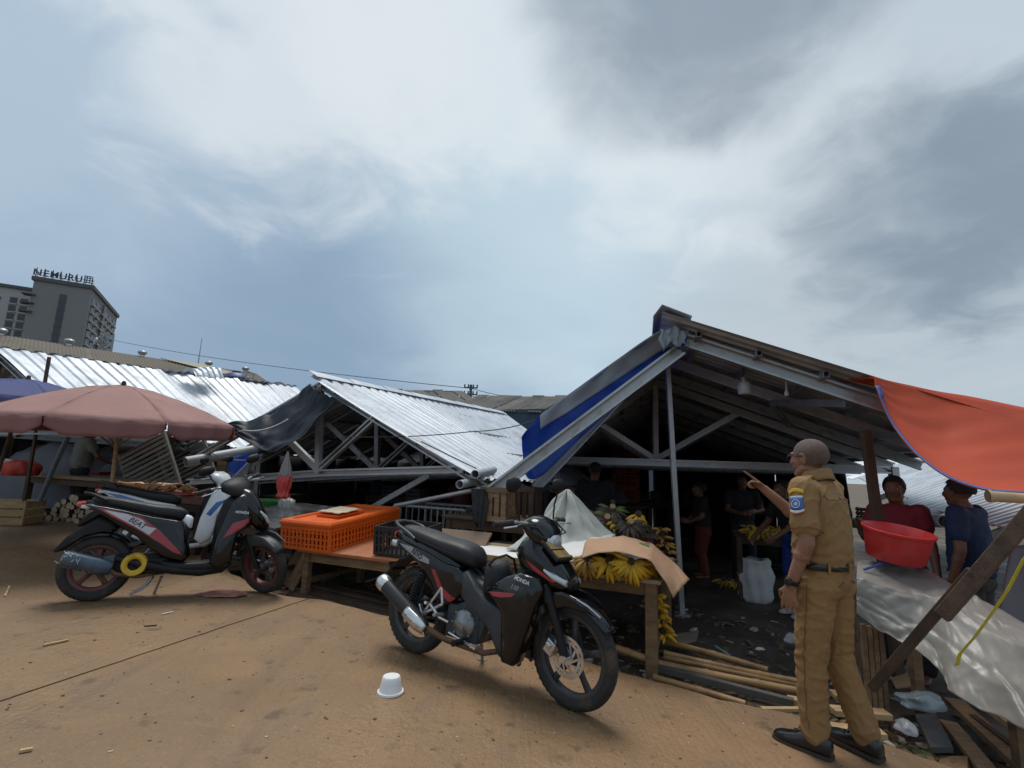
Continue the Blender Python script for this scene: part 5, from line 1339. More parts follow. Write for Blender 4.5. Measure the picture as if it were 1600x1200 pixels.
def figure(name, label, loc, rz, J, mats, voxel=.009, shirt=True, long_legs=True, hair_k=1.0, sleeve=.55, tilt=None, cap=None, group=None, hands=True, shoes=None, mouth=True):
    """J: local joints (x forward, y left, z up)"""
    t = thing(name, label, 'person', loc, rz, group)
    g = lambda k: V(J[k])
    sk, sh, pa = mats
    mb = MB()
    mb.capsule(g('pel'), .10, g('chest'), .105); mb.capsule(g('chest'), .10, g('neck'), .058)
    mb.capsule(g('neck') - V((0, 0, .02)), .056, g('head') + V((-.005, 0, -.05)), .052)
    hp = head(mb, g('head'), J.get('hyaw', 0), J.get('hpitch', 0), .93)
    for s_, L_ in ((1, 'L'), (-1, 'R')):
        mb.capsule(g('chest'), .08, g('sh' + L_), .052)
        mb.capsule(g('sh' + L_), .052, g('el' + L_), .040); mb.capsule(g('el' + L_), .041, g('wr' + L_), .026)
        mid = g('el' + L_).lerp(g('wr' + L_), .3); mb.ball(mid, .043, 10)
        if hands: hand(mb, g('wr' + L_), J['hd' + L_], J['hn' + L_], J.get('ht' + L_, 1), J.get('hc' + L_, (.35, .38, .4, .45)), L=.95)
        else: mb.capsule(g('wr' + L_), .026, g('wr' + L_) + V(J['hd' + L_]).normalized() * .13, .022)
        mb.capsule(g('pel'), .09, g('hp' + L_), .085); mb.capsule(g('hp' + L_), .078, g('kn' + L_), .052); mb.capsule(g('kn' + L_), .052, g('an' + L_), .036)
        mb.ball(g('kn' + L_).lerp(g('an' + L_), .28) + V((-.012, 0, 0)), .054, 10)
        mb.capsule(g('an' + L_) + V((-.03, 0, -.035)), .032, g('an' + L_) + V((.13, s_ * .02, -.05)), .026)
    me = remesh(mb, voxel, 3, .45)
    body = skinobj(me, 'body', sk, t)
    # eyes
    if mouth:
        mb = MB()
        for s_ in (-1, 1): mb.ball(hp(.070, s_ * .030, .010), .0125, 10)
        mb.cm = 1
        for s_ in (-1, 1): mb.ball(hp(.078, s_ * .030, .010), .0062, 8)
        mb.build('eyes', [eyew, eyeb], t, smooth=180)
    # trousers
    mb = MB(); pl = g('pel')
    r3 = (g('chest') - pl).normalized().to_track_quat('Z', 'Y').to_matrix() if 0 else None
    top = pl + (g('chest') - pl) * .22
    mb.loft([ell(pl + V((0, 0, -.10)), .085, .12, 0), ell(pl + V((0, 0, -.03)), .118, .168, 0), ell(pl.lerp(top, .5), .120, .162, 0), ell(top, .112, .152, 0)])
    for L_ in 'LR':
        k0, k1, k2 = g('hp' + L_), g('kn' + L_), g('an' + L_)
        if long_legs:
            mb.capsule(k0, .098, k1, .074); mb.capsule(k1, .074, k2 + V((0, 0, .03)), .064, 14)
            mb.ball(k0 + V((-.034, 0, .0)), .080, 12)
        else: mb.capsule(k0, .098, k0.lerp(k1, .86), .083)
        mb.capsule(pl, .10, k0, .095)
    def pf(p):
        f = noise.noise(V((p.x * 7, p.y * 7, p.z * 15))) * .002 + .0065 * (1 - abs(noise.noise(V((p.x * 9 + p.z * 11, p.y * 9, p.z * 6 - p.x * 8))))) ** 6 + .003 * (1 - abs(noise.noise(V((p.x * 17 - p.z * 14, p.y * 17, p.z * 12))))) ** 6 + noise.noise(V((p.x * 16, p.y * 16, p.z * 34))) * .0022
        for kn in ('knL', 'knR', 'anL', 'anR'):
            q = g(kn); dd = (p - q).length
            if dd < .2: f += .0045 * math.sin(p.z * 75 + noise.noise(p * 7) * 9 + (p.x + p.y) * 30) * (1 - dd / .2)
        return f
    skinobj(remesh(mb, voxel * 1.25, 2, .5), 'trousers' if long_legs else 'shorts', pa, t, pf)
    if shirt:
        mb = MB(); ch, nk = g('chest'), g('neck'); ax_ = (nk - pl); bt = pl + V((0, 0, -.005 if J.get('untucked') else .055))
        sx = (g('shL') - g('shR')); ya = math.atan2(-sx.x, sx.y); rr_ = Matrix.Rotation(ya, 3, 'Z')
        w_ = J.get('belly', 1.0)
        mb.loft([ell(bt, .112 * w_, .158, 0), ell(bt.lerp(ch, .25), .126 * w_, .168, 0), ell(bt.lerp(ch, .55), .126 * w_, .172, 0, rot=rr_), ell(ch, .124, .182, 0, rot=rr_), ell(ch.lerp(nk, .45), .112, .185, 0, rot=rr_), ell(ch.lerp(nk, .78), .088, .13, 0, rot=rr_), ell(nk + V((0, 0, .0)), .066, .072, 0, rot=rr_)])
        for L_ in 'LR':
            a, b = g('sh' + L_), g('el' + L_); mb.capsule(a.lerp(ch, .35) + V((0, 0, .02)), .085, a + V((0, 0, -.01)), .070); mb.capsule(a, .070, a.lerp(b, sleeve), .068, 14)
        def sf(p):
            return noise.noise(V((p.x * 9, p.y * 9, p.z * 6 + p.x * 4))) * .003 + .0065 * (1 - abs(noise.noise(V((p.x * 8 + p.z * 9, p.y * 8, p.z * 6 + p.y * 5))))) ** 6 + .003 * (1 - abs(noise.noise(V((p.x * 16 + p.z * 6, p.y * 16, p.z * 11))))) ** 6 + noise.noise(V((p.x * 20, p.y * 20, p.z * 14))) * .0022 + .004 * math.sin(p.z * 80 + noise.noise(p * 8) * 6) * max(0, 1 - abs(p.z - bt.z - .06) / .12)
        skinobj(remesh(mb, voxel * 1.2, 2, .5), 'shirt', sh, t, sf)
    # hair cap
    if hair_k:
        mb = MB(); M_ = Matrix.Rotation(J.get('hyaw', 0), 3, 'Z')
        mb.ball(hp(-.020, 0, .034), 1, 22, (.098 * hair_k, .080 * hair_k, .090 * hair_k), M_)
        me = mb.mesh('hair'); bm = bmesh.new(); bm.from_mesh(me)
        hc = hp(0, 0, 0); fw = (hp(1, 0, 0) - hc).normalized(); upz = (hp(0, 0, 1) - hc).normalized()
        dele = [v for v in bm.verts if (v.co - hc).dot(upz) / .93 < -.03 + (.62 if hair_k < 1 else .85) * max(0, (v.co - hc).dot(fw) / .93 + .030)]
        bmesh.ops.delete(bm, geom=dele, context='VERTS'); bm.to_mesh(me); bm.free()
        for v in me.vertices: v.co += (v.co - hc).normalized() * ((.006 * noise.noise(v.co * 60) + .003) if hair_k > 1 else .0)
        me.materials.append(J.get('hairm', hairm)); link(me, 'hair', t, smooth=180)
    if cap:
        mb = MB(); mb.ball(hp(-.015, 0, .045), 1, 20, (.104, .086, .082)); me = mb.mesh('cap'); bm = bmesh.new(); bm.from_mesh(me)
        bmesh.ops.delete(bm, geom=[v for v in bm.verts if v.co.z < hp(0, 0, .03).z], context='VERTS'); bm.to_mesh(me); bm.free(); me.materials.append(cap); link(me, 'cap', t, smooth=180, solid=.006)
        mb = MB(); mb.grid(lambda u, v: hp(.06 + .11 * u * (1 - (v - .5) ** 2 * 1.6), (v - .5) * .15, .035 - .02 * u), 6, 8); mb.build('peak', cap, t, solid=.005)
    if shoes:
        for s_, L_ in ((1, 'L'), (-1, 'R')):
            a = g('an' + L_); mb = MB()
            yaw = J.get('fy' + L_, 0.0); q = Matrix.Rotation(yaw, 3, 'Z')
            o = V((a.x, a.y, a.z - .08))
            secs = [(-.075, .045, .040, .026), (-.06, .052, .050, .036), (-.02, .058, .056, .040), (.03, .055, .053, .041), (.08, .042, .040, .045), (.13, .034, .032, .047), (.17, .030, .028, .042), (.195, .026, .022, .030), (.205, .022, .014, .016)]
            out = []
            for x, zc, hz, hy in secs:
                ring = []
                for k in range(18):
                    an = 2 * math.pi * k / 18; ring.append(o + q @ V((x, hy * math.copysign(abs(math.cos(an)) ** .75, math.cos(an)), zc + hz * math.copysign(abs(math.sin(an)) ** .8, math.sin(an)))))
                out.append(ring)
            mb.loft(out); sho = mb.build('shoe', shoes, t, smooth=60)
            mb = MB(); mb.loft([[o + q @ V((x * 1.03, y * 1.06, z)) for z in (.002, .018) for x, y in ()] or [o + q @ V((x * 1.03, hy * c * 1.08, z)) for c, z in ((1, .002), (1, .020), (-1, .020), (-1, .002))] for x, zc, hz, hy in secs]); mb.build('sole', mat('shoe_sole', (.045, .03, .02), .8), sho)
    return t, hp, g

khaki = mat('khaki_uniform', (.25, .140, .050), .8, 0, .10, 5, .15, 260, rvar=.05)
blackleather = mat('black_leather', (.012, .012, .013), .28, 0, .2, 10, .08, 60, coat=.2)
J = dict(pel=(0, 0, .88), chest=(-.005, 0, 1.20), neck=(.005, 0, 1.39), head=(.045, 0, 1.505), hyaw=R(-6), hpitch=R(-2),
         shL=(0, .175, 1.335), elL=(-.035, .235, 1.065), wrL=(.055, .245, .84), hdL=(.16, .0, -1), hnL=(.2, -1, .1), htL=-1, hcL=(.30, .30, .28, .30),
         shR=(.02, -.17, 1.335), elR=(.18, -.16, 1.145), wrR=(.335, -.04, 1.325), hdR=(.63, .50, .62), hnR=(.1, .6, -.8), htR=1, hcR=(1.35, 1.35, 1.25, .03),
         hpL=(.0, .09, .83), knL=(.045, .10, .45), anL=(.04, .11, .085), hpR=(-.0, -.09, .83), knR=(.0, -.10, .45), anR=(-.10, -.12, .085), fyL=R(6), fyR=R(-10), hairm=shaved, belly=1.06)
MANL = (1.745, 2.88); MANR = R(124)
man, hp, g_ = figure('person', 'man in khaki uniform pointing towards the collapsed shed', (MANL[0], MANL[1], gz(MANL[0]) - .002), MANR, J, (SKIN, khaki, khaki), voxel=.0052, sleeve=.66, hair_k=.985, shoes=blackleather)
# uniform details
mb = MB(); pl = V(J['pel']); beltc = pl + (V(J['chest']) - pl) * .19
def ring_(c, hx, hy, z0, z1, n=40): return [[V((c.x + hx * math.cos(2 * math.pi * k / n), c.y + hy * math.sin(2 * math.pi * k / n), z)) for k in range(n)] for z in (z0, z1)]
a_, b_ = ring_(beltc, .130, .172, beltc.z - .018, beltc.z + .018); mb.loft([a_, b_], cap=False); mb.build('belt', blackleather, man, solid=.006, smooth=50)
for an in (1.2, 2.3, 3.1, 3.9, 0.5, 5.0):
    mb = MB(); p = V((beltc.x + .135 * math.cos(an), beltc.y + .177 * math.sin(an), beltc.z)); mb.box(p, (.012, .012, .055), Matrix.Rotation(an, 3, 'Z')); mb.build('belt_loop', khaki, man)
# collar, epaulette, sleeve badge, watch, glasses
def collar(u, v):
    an = -math.pi * .86 + 2 * math.pi * .86 * u; c = V(J['neck']) + V((-.004, 0, .0)); rr = .070 + .018 * v
    return c + V((-math.cos(an) * rr * .98, math.sin(an) * rr, .055 - .060 * v - .012 * math.cos(an) * -1 + .004 * math.sin(an * 3)))
mb = MB(); mb.grid(collar, 30, 4); mb.build('collar', khaki, man, smooth=180, solid=.005)
for s_ in (1, -1):
    mb = MB(); a, b = V((-.0, s_ * .085, 1.412)), V((.0, s_ * .178, 1.392)); mb.beam(a, b, .048, .008); ep = mb.build('epaulette', khaki, man, bevel=.003)
    mb = MB(); mb.box(a.lerp(b, .72) + V((0, 0, .008)), (.030, .022, .006)); mb.build('rank_pin', mat('brass_pin', (.55, .42, .18), .35, .8), ep)
shL, elL = V(J['shL']), V(J['elL'])
def patch(name, w0, w1, t0, t1, m, out=.0725, parent=None, n=10, rx=1.0, shape=None):
    ad = (elL - shL).normalized(); fx = V((1, 0, 0)); fx = (fx - ad * fx.dot(ad)).normalized(); oy = ad.cross(fx); oy = oy if oy.y > 0 else -oy
    def p(u, v):
        an = w0 + (w1 - w0) * u; base = shL + ad * (t0 + (t1 - t0) * v) ; k = (shape(u, v) if shape else 0)
        return base + (oy * math.cos(an) + fx * math.sin(an)) * out - ad * k
    mb = MB(); mb.grid(p, n, 6); return mb.build(name, m, parent or man, smooth=180, solid=.003)
patch('sleeve_title', -.50, .52, .020, .038, mat('badge_yellow', (.60, .36, .02), .6), .079, shape=lambda u, v: .012 * math.sin(math.pi * u))
bd = patch('sleeve_badge', -.40, .42, .058, .122, mat('badge_blue', (.035, .13, .40), .6), .0785)
patch('badge_border', -.43, .45, .050, .058, mat('badge_white', (.62, .62, .62), .6), .0787, bd)
patch('badge_border', -.47, .49, .118, .130, mat('badge_white', (.62, .62, .62), .6), .0795, bd, shape=lambda u, v: -.010 * math.sin(math.pi * u))
patch('badge_border', -.40, .42, .130, .136, mat('badge_red', (.5, .05, .05), .6), .0795, bd, shape=lambda u, v: -.010 * math.sin(math.pi * u))
ad = (elL - shL).normalized(); fx = (V((1, 0, 0)) - ad * ad.x).normalized(); oy = V((0, 1, 0)); oy = (oy - ad * oy.dot(ad)).normalized()
mb = MB(); mb.lathe([(.020, .0), (.0225, .002), (.0225, .003), (.019, .003)], shL + ad * .092 + oy * .0795, tuple(oy), 22); mb.build('badge_ring', mat('badge_white', (.62, .62, .62), .6), bd)
mb = MB(); mb.lathe([(0, .003), (.010, .003), (.011, 0)], shL + ad * .092 + oy * .0795, tuple(oy), 14); mb.build('badge_emblem', mat('badge_pale', (.35, .48, .62), .6), bd)
text('TANGERANG', .013, mat('badge_ink', (.03, .02, .02), .6), man, Matrix.Translation(shL + ad * .024 + oy * .083 + V((0, .0, -.004))) @ Matrix(((-fx.x, -ad.x, oy.x, 0), (-fx.y, -ad.y, oy.y, 0), (-fx.z, -ad.z, oy.z, 0), (0, 0, 0, 1))), 'lettering', .0006) if 0 else None
wl, wd_ = V(J['wrL']), (V(J['elL']) - V(J['wrL'])).normalized()
mb = MB(); mb.lathe([(.032, -.012), (.035, -.010), (.035, .010), (.032, .012)], wl + wd_ * .02, tuple(wd_), 24); wt = mb.build('watch', blackpl, man, smooth=50)
mb = MB(); mb.lathe([(0, .014), (.017, .014), (.021, .010), (.021, -.004)], wl + wd_ * .02 + V((.002, .030, 0)), (.1, 1, 0), 20); mb.build('watch_case', mat('watch_case', (.03, .03, .035), .25, .6), wt, smooth=40)
gm = mat('spectacle_frame', (.012, .012, .012), .3)
mb = MB()
for s_ in (-1, 1):
    mb = MB(); mb.tube([hp(-.012, s_ * .084, .018), hp(.03, s_ * .082, .020), hp(.088, s_ * .068, .016)], .0028, 6); mb.build('spectacle_temple', gm, man)
for s_ in (-1, 1):
    mb = MB(); pts = [hp(.094, s_ * (.034 + .027 * math.cos(2 * math.pi * k / 16)), .008 + .020 * math.sin(2 * math.pi * k / 16)) for k in range(17)]; mb.tube(pts, .0026, 6, cap=False); mb.build('spectacle_rim', gm, man)
mb = MB(); mb.box((.100, .075, 1.225), (.012, .085, .10), Matrix.Rotation(.25, 3, 'Y') @ Matrix.Rotation(.45, 3, 'Z')); pk = mb.build('chest_pocket', khaki, man, bevel=.004)
mb = MB(); mb.box((.104, .076, 1.27), (.012, .09, .035), Matrix.Rotation(.25, 3, 'Y') @ Matrix.Rotation(.45, 3, 'Z')); mb.build('pocket_flap', khaki, pk, bevel=.004)
# trouser side seam, back pockets, sleeve hem, shirt yoke
seamm = mat('khaki_seam', (.14, .075, .024), .8)
def on_cloth(name, pts, r=.0022, targets=('shirt', 'trousers')):
    trees = []
    for o in man.children:
        if o.name.split('.')[0] in targets:
            bm = bmesh.new(); bm.from_mesh(o.data); trees.append(BVHTree.FromBMesh(bm)); bm.free()
    out = []
    P = [V(p) for p in pts]
    for a, b in zip(P, P[1:]):
        for k in range(8):
            p = a.lerp(b, k / 8); best = None
            for t in trees:
                h_ = t.find_nearest(p)
                if h_[0] is not None and (best is None or h_[3] < best[3]): best = h_
            out.append(best[0] + best[1] * .001)
    mb = MB(); mb.tube(out, r, 5); return mb.build(name, seamm, man, smooth=60)
on_cloth('trouser_seam', [(.0, .20, .86), (.02, .20, .65), (.045, .20, .45), (.045, .20, .25), (.04, .20, .12)], targets=('trousers',))
for s_ in (1, -1): on_cloth('back_pocket_welt', [(-.16, s_ * .04, .865), (-.14, s_ * .12, .86)], .003, ('trousers',))
on_cloth('yoke_seam', [(-.14, -.17, 1.31), (-.16, 0, 1.32), (-.14, .17, 1.31)], targets=('shirt',))
on_cloth('side_seam', [(-.02, .22, 1.16), (-.01, .21, 1.05), (0, .20, .96)], targets=('shirt',))
ad_ = (V(J['elL']) - V(J['shL'])).normalized(); hc_ = V(J['shL']) + ad_ * ((V(J['elL']) - V(J['shL'])).length * .66 + .035)
ux_ = ad_.orthogonal().normalized(); uy_ = ad_.cross(ux_)
on_cloth('sleeve_hem', [hc_ + (ux_ * math.cos(k * math.pi / 8) + uy_ * math.sin(k * math.pi / 8)) * .09 for k in range(17)], .002, ('shirt',))
on_cloth('armhole_seam', [(.08, .15, 1.37), (.09, .15, 1.28), (.05, .17, 1.22), (-.03, .18, 1.22), (-.09, .16, 1.28), (-.08, .15, 1.37)], .002, ('shirt',))
mb = MB(); mb.tube([(.03, .181, .885), (.055, .176, .82), (.075, .165, .76)], .003, 5); mb.build('pocket_seam', mat('khaki_seam', (.14, .072, .02), .8), man)
for L_, s_ in (('L', 1), ('R', -1)):
    a = V(J['an' + L_]); mb = MB()
    for k in range(3): mb.tube([a + V((.055 + k * .022, .022, .012 - k * .010)), a + V((.06 + k * .022, 0, .024 - k * .011)), a + V((.055 + k * .022, -.022, .012 - k * .010))], .003, 5)
    mb.build('shoe_lace', blackpl, man)

# other people, in the shade
def std(hd=0, **kw):
    J = dict(pel=(0, 0, .88), chest=(0, 0, 1.20), neck=(.01, 0, 1.40), head=(.04, 0, 1.52), shL=(0, .18, 1.35), elL=(-.02, .24, 1.08), wrL=(.05, .25, .85), hdL=(.1, 0, -1), hnL=(0, -1, 0), htL=-1,
             shR=(0, -.18, 1.35), elR=(-.02, -.24, 1.08), wrR=(.05, -.25, .85), hdR=(.1, 0, -1), hnR=(0, 1, 0), htR=1,
             hpL=(0, .09, .84), knL=(.03, .10, .46), anL=(0, .11, .085), hpR=(0, -.09, .84), knR=(.03, -.10, .46), anR=(-.02, -.11, .085))
    J.update(kw); return J
redsh = mat('red_shirt', (.17, .012, .022), .8, 0, .15, 6, .1, 200); navy = mat('navy_shirt', (.010, .030, .085), .8, 0, .2, 6, .1, 200)
blacksh = mat('black_shirt', (.012, .012, .014), .85, 0, .2, 6); greytr = mat('grey_trousers', (.075, .062, .058), .85, 0, .2, 6); blueshort = mat('blue_shorts', (.015, .04, .22), .8, 0, .15, 6)
darktr = mat('dark_trousers', (.016, .016, .02), .85, 0, .2, 6); paleshirt = mat('grey_green_shirt', (.17, .175, .15), .85, 0, .15, 6, .1, 100); orangep = mat('orange_trim', (.55, .08, .02), .7)
p = at(1398, 745, 4.45); 
figure('person', 'man in dark red shirt gripping the wooden prop behind the basin', (p.x, p.y, gz(p.x) - .12), R(215), std(shR=(.02, -.155, 1.34), shL=(0, .155, 1.34), elL=(-.02, .21, 1.07), elR=(.10, -.22, 1.10), wrR=(.26, -.22, 1.24), hdR=(.35, .8, .3), hnR=(.5, .7, 0), htR=-1, hcR=(.8, .8, .8, .8), hyaw=R(10)), (SKIND, redsh, darktr), .011, hair_k=1.03, sleeve=.42)
p = at(1505, 760, 4.1)
figure('person', 'man in navy shirt and grey trousers under the orange tarpaulin', (p.x, p.y, gz(p.x) - .10), R(120), std(untucked=1, head=(.04, 0, 1.51), elR=(.03, -.29, 1.09), wrR=(.18, -.24, .93), belly=1.1), (SKIND, navy, greytr), .011, hair_k=1.04)
p = at(1250, 945, 6.2)
figure('person', 'man in black shirt and blue shorts leaning over the bananas', (p.x, p.y, floor_z(p.x, p.y)), R(190), std(chest=(.06, 0, 1.17), neck=(.13, 0, 1.34), head=(.17, 0, 1.45), shL=(.08, .18, 1.30), shR=(.10, -.18, 1.30), elL=(.22, .26, 1.08), wrL=(.42, .20, .92), hdL=(.8, -.2, -.5), elR=(.16, -.28, 1.05), wrR=(.36, -.26, .88), hdR=(.6, .1, -.7)), (SKIND, blacksh, blueshort), .011, long_legs=False, hair_k=1.04, shoes=mat('white_trainer', (.5, .5, .48), .6))
p = at(1160, 800, 8.0)
figure('person', 'dim man in black facing out between the trusses and bananas', (p.x, p.y, floor_z(p.x, p.y)), R(-100), std(elL=(.12, .25, 1.12), wrL=(.30, .12, 1.10), hdL=(.7, -.6, 0), elR=(.12, -.25, 1.10), wrR=(.30, -.10, 1.06), hdR=(.7, .6, 0)), (SKIND, blacksh, darktr), .013, hair_k=1.05)
p = at(1098, 800, 8.2)
figure('person', 'dim woman in black with orange trouser stripes near the steel pole', (p.x, p.y, floor_z(p.x, p.y)), R(170), std(pel=(0, 0, .74), chest=(.02, 0, 1.05), neck=(.03, 0, 1.24), head=(.06, 0, 1.35), shL=(.02, .16, 1.19), shR=(.02, -.16, 1.19), elL=(.05, .22, .95), elR=(.05, -.22, .95), wrL=(.22, .16, .86), wrR=(.22, -.16, .86), hdL=(1, 0, 0), hdR=(1, 0, 0), hpL=(0, .08, .70), hpR=(0, -.08, .70), knL=(.05, .09, .40), knR=(.05, -.09, .40)), (SKIND, blacksh, mat('rust_trousers', (.14, .022, .012), .8)), .013, hair_k=1.12)
p = at(930, 730, 7.0)
figure('person', 'shadowy person in black standing beneath the truss behind the white sack', (p.x, p.y, floor_z(p.x, p.y)), R(80), std(), (SKIND, blacksh, darktr), .013, hair_k=1.08, cap=blacksh)
p = at(128, 720, 8.9)
figure('person', 'person in grey shirt half hidden under the brown umbrella', (p.x, p.y, floor_z(p.x, p.y)), R(60), std(untucked=1, belly=1.2, elR=(.1, -.3, 1.1), wrR=(.3, -.25, 1.0), hdR=(1, 0, -.3)), (SKIND, paleshirt, darktr), .013, hair_k=1.05)
# ------------------------------------------------------------------ stalls and goods
def atz(x, y, z):
    d = dirp(x, y); return V((0, 0, EYE)) + d * ((z - EYE) / d.z)
ANG = math.atan2(A_.y, A_.x)
def table(name, label, corner, la, lb, z, topm, legm, planks=5, along='a', leg=.06, rail=True, th=.03, cat='table', rz=None, group=None, over=.03):
    """plank table; corner = nearest right corner, runs la to the left along the road and lb into the market"""
    c = V((corner[0], corner[1], 0)); rz = ANG if rz is None else rz
    t = thing(name, label, cat, (c.x, c.y, 0), rz, group)
    gzl = lambda x, y: floor_z(*( (Matrix.Rotation(rz, 3, 'Z') @ V((x, y, 0)) + c).to_2d() ))
    rr = random.Random(int(abs(c.x * 100) + 1))
    for i in range(planks):
        mb = MB(); j = rr.uniform(-.004, .004)
        if along == 'a': w = lb / planks; mb.box((-la / 2 + rr.uniform(-.012, .012), w * (i + .5), z - th / 2 + j), (la + over, w - .006, th))
        else: w = la / planks; mb.box((-w * (i + .5), lb / 2 + rr.uniform(-.012, .012), z - th / 2 + j), (w - .006, lb + over, th))
        mb.build('plank', topm, t, bevel=.004)
    for x in (-.05, -la + .05):
        for y in (.05, lb - .05):
            mb = MB(); mb.beam((x, y, gzl(x, y)), (x, y, z - th - .002), leg, leg, (0, 1, 0)); mb.build('leg', legm, t, bevel=.004)
    if rail:
        for y in (.05, lb - .05):
            mb = MB(); mb.beam((-.08, y - .0, z - th - .05), (-la + .08, y, z - th - .05), .03, .09); mb.build('rail', legm, t)
        for x in (-.05, -la + .05):
            mb = MB(); mb.beam((x, .08, z - th - .05), (x, lb - .08, z - th - .05), .03, .09); mb.build('rail', legm, t)
            mb = MB(); mb.beam((x, .08, .16 + gzl(x, .1)), (x, lb - .08, .16 + gzl(x, .1)), .03, .05); mb.build('stretcher', legm, t)
    return t
orangewood = mat('orange_plank', (.42, .145, .06), .7, 0, .15, 4, .1, 50, dirt=((.16, .07, .035), .25, 4), rnd=.1)
table('banana_table', 'wooden table under the paper covered bananas beside the motorcycle', (1.13, 3.90), 1.8, 1.15, .55, mat('pale_board', (.42, .35, .25), .7, 0, .15, 4, dirt=((.2, .13, .07), .2, 4)), wood, 4, leg=.085)
cbench = table('crate_bench', 'low bench with orange plank top carrying the two plastic crates', (-.36, 4.62), 1.85, .95, .445, orangewood, wood, 3, leg=.065); TILT = R(5); cbench.rotation_euler = (0, 0, ANG)
for o in cbench.children:
    if o.name.startswith('plank'): o.rotation_euler = (TILT, 0, 0); o.location = (0, .0, .445 * (1 - math.cos(TILT)))
mt = thing('metal_table', 'wide table with wet grey metal top left of the orange crate', 'table', (0, 0, 0))
wet = mat('wet_zinc', (.20, .205, .21), .22, .55, .15, 3, .05, 20, dirt=((.10, .085, .07), .25, 3))
q = [V((-2.42, 5.45, .62)), V((-1.75, 6.9, .70)), V((-3.0, 7.5, .73)), V((-3.55, 6.15, .66))]
mb = MB(); mb.add(q + [p - V((0, 0, .03)) for p in q], [(0, 1, 2, 3), (7, 6, 5, 4), (0, 4, 5, 1), (1, 5, 6, 2), (2, 6, 7, 3), (3, 7, 4, 0)]); mb.build('top', wet, mt, bevel=.004)
for k, p in enumerate(q):
    c = sum(q, V()) / 4; p2 = p.lerp(c, .05); mb = MB(); mb.beam((p2.x, p2.y, floor_z(p2.x, p2.y)), p2 - V((0, 0, .032)), .07, .07, (0, 1, 0)); mb.build('leg', wooddk, mt)
    p3 = q[(k + 1) % 4].lerp(c, .05); mb = MB(); mb.beam(p2 - V((0, 0, .09)), p3 - V((0, 0, .09)), .03, .09); mb.build('rail', wooddk, mt)
    mb = MB(); mb.beam(p2 - V((0, 0, .46)), p3 - V((0, 0, .46)), .03, .05); mb.build('stretcher', wooddk, mt)

# plastic crates of real bars
def crate(name, label, c, ang, lx, ly, h_, m, nx, ny, rows, lid=False, wall=.012, cat='crate', holes=True):
    t = thing(name, label, cat, c, ang)
    proto = {}
    def bar(nm, size, loc):
        key = (nm, tuple(round(s_, 4) for s_ in size))
        if key not in proto:
            mb = MB(); mb.box((0, 0, 0), size); o = mb.build(nm, m, t); proto[key] = o
        else: o = share(proto[key], parent=t)
        o.location = loc; return o
    for z, hh in ([(.015, .03), (h_ - .02, .04)] + [(h_ * k / rows, .014) for k in range(1, rows)]):
        for s_ in (-1, 1):
            bar('rail', (lx, wall, hh), (0, s_ * (ly / 2 - wall / 2), z)); bar('rail', (wall, ly - 2 * wall, hh), (s_ * (lx / 2 - wall / 2), 0, z))
    for s_ in (-1, 1):
        for k in range(nx + 1):
            x = -lx / 2 + wall + (lx - 2 * wall) * k / nx; bar('rib', (lx / nx * .48, wall * .8, h_ - .06), (x, s_ * (ly / 2 - wall / 2), h_ / 2))
        for k in range(ny + 1):
            y = -ly / 2 + wall + (ly - 2 * wall) * k / ny; bar('rib', (wall * .8, ly / ny * .48, h_ - .06), (s_ * (lx / 2 - wall / 2), y, h_ / 2))
        for s2 in (-1, 1): bar('corner_post', (.03, .03, h_ - .004), (s_ * (lx / 2 - .014), s2 * (ly / 2 - .014), h_ / 2))
    for k in range(8): bar('floor_slat', (lx - .03, ly / 8 * .7, .008), (0, -ly / 2 + ly * (k + .5) / 8, .008))
    if lid:
        mb = MB(); zt = h_ + .003
        o_, i_ = [(-lx / 2 - .012, -ly / 2 - .012), (lx / 2 + .012, -ly / 2 - .012), (lx / 2 + .012, ly / 2 + .012), (-lx / 2 - .012, ly / 2 + .012)], [(-lx / 2 + .07, -ly / 2 + .06), (lx / 2 - .07, -ly / 2 + .06), (lx / 2 - .07, ly / 2 - .06), (-lx / 2 + .07, ly / 2 - .06)]
        vs = [V((x, y, zt)) for x, y in o_] + [V((x, y, zt + .028)) for x, y in o_] + [V((x * .97, y * .96, zt + .05)) for x, y in o_] + [V((x, y, zt + .05)) for x, y in i_] + [V((x, y, zt + .035)) for x, y in i_]
        fs = []
        for a in range(4):
            for k in range(4): fs.append((a * 4 + k, a * 4 + (k + 1) % 4, (a + 1) * 4 + (k + 1) % 4, (a + 1) * 4 + k))
        fs.append((16, 17, 18, 19)); fs.append((3, 2, 1, 0)); mb.add(vs, fs); ld = mb.build('lid', m, t, bevel=.004)
        mb = MB(); mb.box((-.06, 0, zt + .052), (.42, .30, .03)); mb.build('lid_hatch', m, ld, bevel=.006)
    return t
B0 = V((-1.73, 5.17, .45)); cc = B0 + B_ * .55 - A_ * .30
orangepl = mat('orange_crate_plastic', (.72, .115, .008), .42, 0, .08, 5, dirt=((.40, .07, .02), .08, 6))
oc = crate('poultry_crate', 'orange plastic poultry crate with closed lid on the bench', (cc.x, cc.y, .447 + .042), math.atan2(B_.y, B_.x), 1.16, .64, .235, orangepl, 22, 12, 4, lid=True)
mb = MB()
def padp(u, v):
    x, y = -.30 + .36 * u + .05 * v, -.18 + .33 * v; return V((x, y, .326 + .010 * noise.noise(V((u * 4, v * 4, 0)))))
mb.grid(padp, 10, 10); o = mb.build('cardboard_sheet', mat('dirty_cardboard', (.50, .42, .30), .85, 0, .12, 8, dirt=((.35, .25, .14), .2, 6)), smooth=180, solid=.008)
